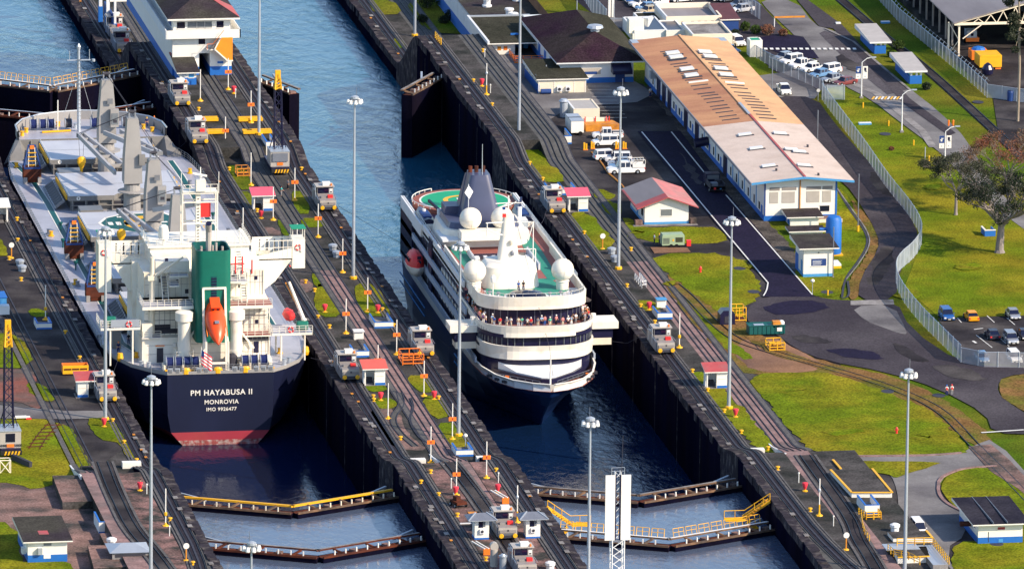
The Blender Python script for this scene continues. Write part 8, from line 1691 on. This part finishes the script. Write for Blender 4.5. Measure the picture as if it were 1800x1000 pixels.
t = thing('work_cart', 'rusty red hand cart on the pink deck of the centre wall', 'cart', at(812,893,ZN), .3); MB().box(-.8,.8,0,2.4,.5,.9,'rust').box(-.4,.3,1,2.2,.9,1.5,'rust').build('body', t); wheels(t, .85, (.4, 2.0), .35); MB().tube((0,2.4,.9),(0,2.8,1.7),.06,'galv',4).build('handle', t)
for x, y, l, mt in ((832,905,'salmon plank leaning on the deck left of the rear booth','orange_dk'),(816,921,'white plank lying beside the left grey-roofed booth','white_cool')): tag(MB().box(-.6,1.1,0,1.6 if mt != 'white_cool' else .4,.02,.14,mt).build('plank', loc=at(x, y, ZN)), l, 'plank')
for i, (x, y, z, l) in enumerate(((885,885,ZN,'white double boom arms behind the upper near locomotive'),(852,975,ZN,'white double boom arms beside the grey duct'))):
    t = thing('rope_arm', l, 'arm', at(x, y, z)); MB().beam((0,0,.9),(-1.4,3,1.3),.16,.16,'white').beam((.6,0,.9),(-.8,3,1.3),.16,.16,'white').build('bars', t); MB().box(-.2,.8,-.2,.3,0,.9,'orange').build('stand', t)
t = thing('tow_wire', 'thin wire from the centre wall locomotive to the cruise ship side', 'wire', (0,0,0)); MB().path([onY(594,362,at(577,373).y), (KX-9.6,KY+78,1.2)],.035,'dark',3).build('wire', t)
for i, (mx, my, tx, ty, tz) in enumerate(((748,600,KX-9.5,KY+20,-.5),(1171,600,KX+9.5,KY+22,-.5),(980,352,KX+9.5,KY+78,1.5),(617,645,SX+15,SY+6,.6),(190,680,SX-15,SY+8,.6),(352,232,SX+12,SY+150,.8))):
    t = thing('tow_wire', 'thin steel wire from a locomotive to the '+('cruise ship port bow','cruise ship starboard bow','cruise ship starboard quarter','bulk carrier starboard quarter','bulk carrier port quarter','bulk carrier starboard bow')[i], 'wire', (0,0,0)); a = at(mx, my, 0); MB().path([(a.x,a.y+3,1.9),((a.x+tx)/2,(a.y+ty)/2,min(1.9,tz)-.3),(tx,ty,tz)],.03,'dark',3).build('wire', t)
# ================================================================ people
def limb(pts, rad, sub=1):
    me = bpy.data.meshes.new('b'); vs = [p for ch in pts for p in ch]; 
def skin_mesh(nm, verts, edges, radii, root=0, sub=1):
    me = bpy.data.meshes.new(nm); me.from_pydata(verts, edges, []); o = bpy.data.objects.new(nm, me); COL.objects.link(o)
    md = o.modifiers.new('s', 'SKIN'); 
    for i, r_ in enumerate(radii): me.skin_vertices[0].data[i].radius = (r_, r_)
    for i in range(len(verts)): me.skin_vertices[0].data[i].use_root = (i == root)
    if sub: s_ = o.modifiers.new('u', 'SUBSURF'); s_.levels = sub; s_.render_levels = sub
    dg = bpy.context.evaluated_depsgraph_get(); m2 = bpy.data.meshes.new_from_object(o.evaluated_get(dg)); bpy.data.objects.remove(o); m2.name = nm
    for p in m2.polygons: p.use_smooth = True
    return m2
def body_pose(pose):
    # faces -y; z up. arms: 0 hanging, 1 hands on rail, 2 raised camera ; lean for pose 3
    V = [(0,0,.95),(0,-.01,1.15),(0,0,1.38),(0,-.01,1.50),(0,-.03,1.60),(0,-.03,1.70)]; Rr = [.13,.12,.15,.055,.085,.08]; E_ = [(0,1),(1,2),(2,3),(3,4),(4,5)]
    parts = {'torso': ([0,1,2]), }
    def add(ch, rad, root):
        pv_ = root
        ids = []
        for p, r_ in zip(ch, rad): V.append(p); Rr.append(r_); E_.append((pv_, len(V)-1)); pv_ = len(V)-1; ids.append(pv_)
        return ids
    out = {}
    for s in (-1, 1):
        out['leg%d' % s] = add([(s*.10,0,.88),(s*.11,-.02 if pose != 3 else -.05,.50),(s*.12,.02,.09),(s*.13,-.14,.04)], [.10,.07,.045,.04], 0)
        if pose == 0: A = [(s*.19,0,1.40),(s*.25,.02,1.12),(s*.27,-.05,.88),(s*.27,-.07,.82)]
        elif pose == 1: A = [(s*.19,0,1.40),(s*.25,-.02,1.14),(s*.20,-.26,1.05),(s*.19,-.33,1.04)]
        elif pose == 2: A = [(s*.19,0,1.40),(s*.24,-.14,1.22),(s*.10,-.26,1.50),(s*.08,-.28,1.57)]
        else: A = [(s*.19,-.05,1.36),(s*.22,-.2,1.12),(s*.12,-.38,1.0),(s*.10,-.44,.98)]
        ids = add(A, [.062,.046,.034,.036], 2); out['arm%d' % s] = ids; h_ = Vector(A[-1]); d = (Vector(A[-1])-Vector(A[-2])).normalized()
        for k in range(5):
            off = Vector((s*.012*(k-2), 0, 0)); ln = (.05,.08,.085,.078,.06)[k]; 
            a = h_+d*.03+off*1.4; b = a+d*ln*.6+Vector((0,-.01,-.008)); e = b+d*ln*.4+Vector((0,-.01,-.015)); add([tuple(a),tuple(b),tuple(e)], [.010,.009,.008], ids[-1])
    return V, E_, Rr, out
BM = {}
for pose in range(4):
    V, E_, Rr, out = body_pose(pose); body = skin_mesh('body', V, E_, Rr, 0, 1); body.materials.append(MATS['skin'])
    sv = [V[0],V[1],V[2],(0,0,1.45)]; se = [(0,1),(1,2),(2,3)]; sr = [.16,.145,.175,.09]
    for s in (-1, 1):
        a = out['arm%d' % s]; k = len(sv); sv += [V[a[0]], V[a[1]]]; se += [(2,k),(k,k+1)]; sr += [.08,.066]
    shirt = skin_mesh('shirt', sv, se, sr, 0, 1)
    tv = [(0,0,.97),(0,0,.90)]; te = [(0,1)]; tr_ = [.155,.15]
    for s in (-1, 1):
        a = out['leg%d' % s]; k = len(tv); tv += [V[a[0]],V[a[1]],V[a[2]]]; te += [(1,k),(k,k+1),(k+1,k+2)]; tr_ += [.12,.088,.07]
    tro = skin_mesh('trousers', tv, te, tr_, 0, 1)
    hr = MB().lathe((0,-.02,1.64),[(.098,.0),(.105,.05),(.085,.12),(.03,.15)],'hair',10,.92,1.05); fc_ = MB().lathe((0,-.118,1.615),[(.012,0),(.018,.01),(.006,.045)],'skin',6); BM[pose] = (body, shirt, tro, hr)
    hh = MB().lathe((0,-.02,1.64),[(.098,.0),(.105,.05),(.085,.12),(.03,.15)],'hair',10,.92,1.05); ho = hh.build('hair'); BM[pose] = (body, shirt, tro, ho.data); bpy.data.objects.remove(ho)
CLR = {'white':(.75,.75,.74),'pale blue':(.30,.45,.62),'blue':(.04,.12,.40),'pink':(.70,.25,.25),'red':(.62,.04,.05),'green':(.10,.42,.30),'grey':(.25,.25,.27),'black':(.03,.03,.035),'yellow':(.75,.50,.05),'orange':(.85,.28,.02),'teal':(.02,.40,.40),'navy':(.02,.03,.12),'cream':(.62,.55,.42),'purple':(.22,.10,.28)}
for k, v in CLR.items(): M('cloth_'+k, v, .85, .1, 6)
MC = {}
def cl(me, mt):
    key = (me.name, mt)
    if key not in MC: m2 = me.copy(); m2.materials.clear(); m2.materials.append(MATS[mt]); MC[key] = m2
    return MC[key]
def person(loc, rz, pose, sh, tr, l, helmet=None, group=None, vest=None, sc_=1.0):
    t = thing('person', l, 'person', loc, rz, group); t.scale = (sc_,)*3; b, s_, q, h_ = BM[pose]
    for nm, me in (('body', b), ('shirt', cl(s_, 'cloth_'+sh)), ('trousers', cl(q, 'cloth_'+tr)), ('hair', h_)):
        o = bpy.data.objects.new(nm, me); COL.objects.link(o); o.parent = t
    if helmet: MB().lathe((0,-.02,1.66),[(.15,0),(.125,.03),(.11,.10),(.04,.15)],helmet,12).build('helmet', t)
    if vest: MB().box(-.12,.12,.135,.165,1.05,1.4,vest).build('back_panel', t)
    return t
person(at(1664,696), math.pi, 0, 'white', 'navy', 'left of two people walking on the road in white tops with red backs, blue cap', 'blue', 'two people walking on the road', 'red'); person(at(1673,695), math.pi+.1, 0, 'white', 'grey', 'right of two people walking on the road in white tops with red backs, red cap', 'red', 'two people walking on the road', 'red')
person(at(1150,429), R(90), 0, 'pale blue', 'navy', 'person in a pale blue shirt left of the pale green generator'); person(at(1159,429), R(-90), 1, 'navy', 'black', 'person in dark clothes and a yellow helmet beside the generator', 'yellow')
person(at(1143,171), .4, 0, 'white', 'navy', 'person in a white shirt standing beside the workshop blue doors'); person(at(494,345), 1.2, 3, 'teal', 'grey', 'person in a teal shirt bending down behind the pink-roofed booth'); person(at(506,333), 2.2, 0, 'grey', 'black', 'person in grey standing behind the teal-shirted one')
person(at(247,862,ZN), .5, 3, 'black', 'black', 'person in black bending beside the red hooded hydrant, lower left') 
for px, py, yl, zz, sh, l, hm in ((258,224,160,2.4,'navy','crew member in navy at the bulk carrier bow rail','yellow'),(271,222,161,2.4,'orange','crew member in an orange helmet at the far right of the bow','orange'),(208,620,12,0,'navy','crew member in dark clothes on the port quarter of the bulk carrier','orange'),(226,605,16,0,'black','crew member in black beneath the port raft platform','white')):
    p = at(px, py, zz); person((p.x, p.y, zz), 0, 0, sh, 'navy', l, hm)
for px, l in ((196,'crew member in teal on the port bridge wing of the bulk carrier'),(503,'crew member in teal on the starboard bridge wing of the bulk carrier')):
    p = onY(px, 450, SY+22.6); person((p.x, SY+22.6, 12.9), 0, 1, 'teal', 'teal', l, 'white')
# passengers along the front rail
SH = ['white','pink','grey','pale blue','white','green','pink','red','grey','white','black','pale blue','pink','white','grey','red','cream','white','blue','pink','white','pale blue','black','green','grey','red','white','purple','pink','orange']
pr_ = outline(12.2, 60, 0, 8.6, 5.2); r_ = random.Random(11); n_ = 66; k_ = 0
arc = []
for a, b in zip(pr_, pr_[1:]):
    L_ = math.hypot(b[0]-a[0], b[1]-a[1]); m_ = max(1, int(L_/.25))
    for j in range(m_): arc.append((a[0]+(b[0]-a[0])*j/m_, a[1]+(b[1]-a[1])*j/m_))
arc = [p for p in arc if p[1] < 31]; 
for i in range(n_):
    q = arc[int((i+.5+r_.uniform(-.3,.3))*len(arc)/n_)]; d = Vector((q[0]*.9, q[1]-24, 0)).normalized(); row = r_.choice((0,0,.5,1.1)); x = q[0]-d.x*row; y = q[1]-d.y*row+.2; sh = SH[(i*7) % len(SH)]; tr = r_.choice(('navy','grey','cream','black','blue','white')); hm = r_.choice((None,None,None,'white'))
    person((KX+x, KY+y, 3.75), math.atan2(d.x, -d.y)+r_.uniform(-.4,.4), r_.choice((1,1,2,0,3)), sh, tr, f'passenger in a {sh} top on the cruise ship front terrace, {ORD[i] if i < 39 else "forty-"+ORD[i-40] if 39 < i < 49 else "fiftieth" if i == 49 else "fifty-"+ORD[i-50] if 49 < i < 59 else "sixtieth" if i == 59 else "sixty-"+ORD[i-60] if i > 59 else "fortieth"} from the left', hm, 'passengers on the front terrace')
for i, (x, y, z, sh, l) in enumerate(((-1.3,24.6,6.72,'blue','passenger in blue standing behind the round skylight'),(-.5,24.8,6.72,'black','passenger in black standing behind the round skylight'),(8.9,24,3.3,'orange','person in orange on the starboard side deck of the cruise ship'),(-9.1,52,1.4,'white','passenger in white on the port side balcony near the lifeboat'),(-9.1,40,1.4,'grey','passenger in grey on the port side balcony'),(-9.1,36,4.0,'pink','passenger in pink on the upper port balcony'),(-9.1,33,4.0,'black','passenger in black on the upper port balcony'),(-9.15,28,1.4,'purple','passenger in purple on the lower port balcony'))):
    person((KX+x, KY+y, z), -R(90) if x < -5 else 0, 1, sh, 'navy', l)
# ================================================================ trees and shrubs
def leafmesh(name, blobs, n, size, mt, par, seed):
    r_ = random.Random(seed); c = MB(); i0 = c.mi(mt); vs, fs = c.v, c.f; tot = sum(b[3]**2*b[4] for b in blobs)
    for bx_, by_, bz_, br, bh in blobs:
        for _ in range(int(n*br*br*bh/tot)):
            while True:
                x, y, z = r_.uniform(-1,1), r_.uniform(-1,1), r_.uniform(-1,1); q = x*x+y*y+z*z
                if q < 1 and (q > .25 or r_.random() < .4): break
            p = Vector((bx_+x*br, by_+y*br, bz_+z*br*bh)); a = Vector((r_.gauss(0,1), r_.gauss(0,1), r_.gauss(0,1))).normalized(); b = a.cross(Vector((r_.gauss(0,1), r_.gauss(0,1), r_.gauss(0,1)))).normalized(); s = size*r_.uniform(.5,1.3); k = len(vs)
            vs += [tuple(p-a*s-b*s*.5), tuple(p+a*s-b*s*.5), tuple(p+a*s*.6+b*s*.5), tuple(p-a*s*.6+b*s*.5)]; fs.append((k,k+1,k+2,k+3)); c.m.append(i0)
    return c.build(name, par)
def tree(l, x, y, h, cr, flat, fm, bm, n, seed, tr=.35, lean=(0,0), fork=.35, nb=7, sz=.17, cat='tree', z=0, xoff=0):
    t = thing('tree', l, cat, at(x, y, z)); r_ = random.Random(seed); tk = MB(); f0 = Vector((lean[0]*fork, lean[1]*fork, h*fork)); tk.tube((0,0,-.2),(0,0,.5),tr*1.6,bm,9,tr*1.1); tk.tube((0,0,.5),f0,tr*1.1,bm,9,tr*.8); tk.build('trunk', t); br_ = MB(); blobs = []
    def grow(p, d, L_, r0, lv):
        r0 = max(r0, .025); q = p+d*L_; m_ = p.lerp(q, .5)+Vector((r_.uniform(-.12,.12), r_.uniform(-.12,.12), r_.uniform(0,.1)))*L_; br_.tube(p, m_, r0, bm, 5, r0*.8); br_.tube(m_, q, r0*.8, bm, 5, r0*.55)
        if lv == 0: blobs.append((q.x, q.y, q.z, r_.uniform(.4,.9)*cr*.16, r_.uniform(.4,.8))); return
        for _ in range(3 if lv > 1 else r_.choice((2,3,4))):
            e = Vector((r_.gauss(0,.55), r_.gauss(0,.55), r_.gauss(.12,.3)*flat)); grow(q, (d+e).normalized(), L_*r_.uniform(.5,.75), r0*.58, lv-1)
    for k in range(nb):
        a = 2*math.pi*k/nb+r_.uniform(-.3,.3); el = r_.uniform(.35,1.1)*flat+.2; d = Vector((math.cos(a), math.sin(a), el)).normalized(); grow(f0+Vector((0,0,r_.uniform(-.1,.05)*h*fork)), d, cr*.42, tr*.5, 4)
    br_.build('limbs', t); leafmesh('crown', blobs, n, sz, fm, t, seed); return t
tree('grey-green wide flat-crowned tree on the lawn, left of the biggest one', 1680, 378, 10, 7.2, .8, 'foliage_grey', 'bark', 9500, 3, .25, (0,0), .40, 8, .12)
tree('biggest dark grey-green tree with a thick trunk near the right edge', 1757, 444, 13, 8.6, 1.05, 'foliage_dark', 'bark', 13000, 8, .65, (.6,0), .36, 10, .13)
tree('reddish bare-looking tree behind the biggest tree, right edge', 1768, 342, 9, 8.2, .85, 'foliage_red', 'bark', 11000, 12, .25, (0,0), .32, 9, .11)
t = thing('tree', 'tall slender pale-trunked tree at the upper right corner', 'tree', at(1789,214)); MB().tube((0,0,-.2),(.1,0,10),.26,'bark_pale',9,.22).tube((.1,0,10),(-.3,0,22),.22,'bark_pale',8,.14).build('trunk', t); r_ = random.Random(9); br_ = MB(); bl_ = []
for k in range(16): a = r_.uniform(0,6.28); z = r_.uniform(14,23); q = Vector((math.cos(a)*r_.uniform(1,3), math.sin(a)*r_.uniform(1,3), z-r_.uniform(0,2.2))); br_.tube((-.15,0,z),q,.08,'bark_pale',4,.03); bl_.append((q.x,q.y,q.z,r_.uniform(.7,1.3),.9))
br_.build('limbs', t); leafmesh('crown', bl_, 3800, .16, 'foliage_dark', t, 4)
def bush(l, x, y, r0, fm, seed, z=0, n=500, cat='bush'):
    t = thing('bush', l, cat, at(x, y, z)); MB().tube((0,0,-.1),(0,0,r0*.7),.07,'bark',5).build('stem', t); r_ = random.Random(seed); leafmesh('foliage', [(r_.uniform(-.3,.3)*r0, r_.uniform(-.3,.3)*r0, r0*.7, r0*.8, .85) for _ in range(4)], n, .13, fm, t, seed)
for i, (x, y, r0, fm, z, l) in enumerate(((1578,88,1.3,'foliage',0,'palm-like bush between the two blue shelters'),(1567,101,.9,'foliage',0,'small round bush below the palm-like bush'),(1575,110,.8,'foliage',0,'small round bush at the post of the lower shelter'),(1627,158,1.0,'foliage_dark',0,'dark bush in front of the lower blue shelter'),
    (752,15,1.8,'foliage_dark',ZF,'dark bush at the top beside the left-hand lawn mast'),(775,12,1.8,'foliage',ZF,'bigger bush at the top between the mast and the dark roof'),(743,40,1.1,'foliage_dark',ZF,'small dark bush on the low lawn beside the mast'),(780,42,1.1,'foliage_dark',ZF,'left of two small round bushes at the low lawn corner'),(792,36,1.5,'foliage_dark',ZF,'right of two small round bushes at the low lawn corner'),(806,20,.8,'foliage_dark',ZF,'tiny dark bush at the blue wall'),
    (1293,66,1.1,'foliage_dark',0,'dark hedge bush left of the red-flowered one'),(1312,54,1.2,'foliage',0,'green hedge bush in the flower bed at the top'),(1330,60,1.2,'foliage',0,'round green bush in the flower bed'),(1347,62,1.5,'foliage_red',0,'red-flowered bush in the flower bed'),(1375,64,1.0,'foliage_red',0,'small reddish bush at the road corner'),(1567,265,.5,'foliage_red',0,'thin dry sapling on the lawn beside the curved fence'))):
    bush(l, x, y, r0, fm, 20+i, z, 300+int(r0*300))
# low lawn, far end of the right bank
for p in ([(645,0),(690,0),(712,26),(660,27)], [(690,70),(706,68),(714,84),(700,86)], [(712,0),(790,0),(812,28),(830,62),(760,58),(735,40)]):
    sheet('lawn', p, 'grass_dark', 3, z=ZF, soft=1, jag=.2)
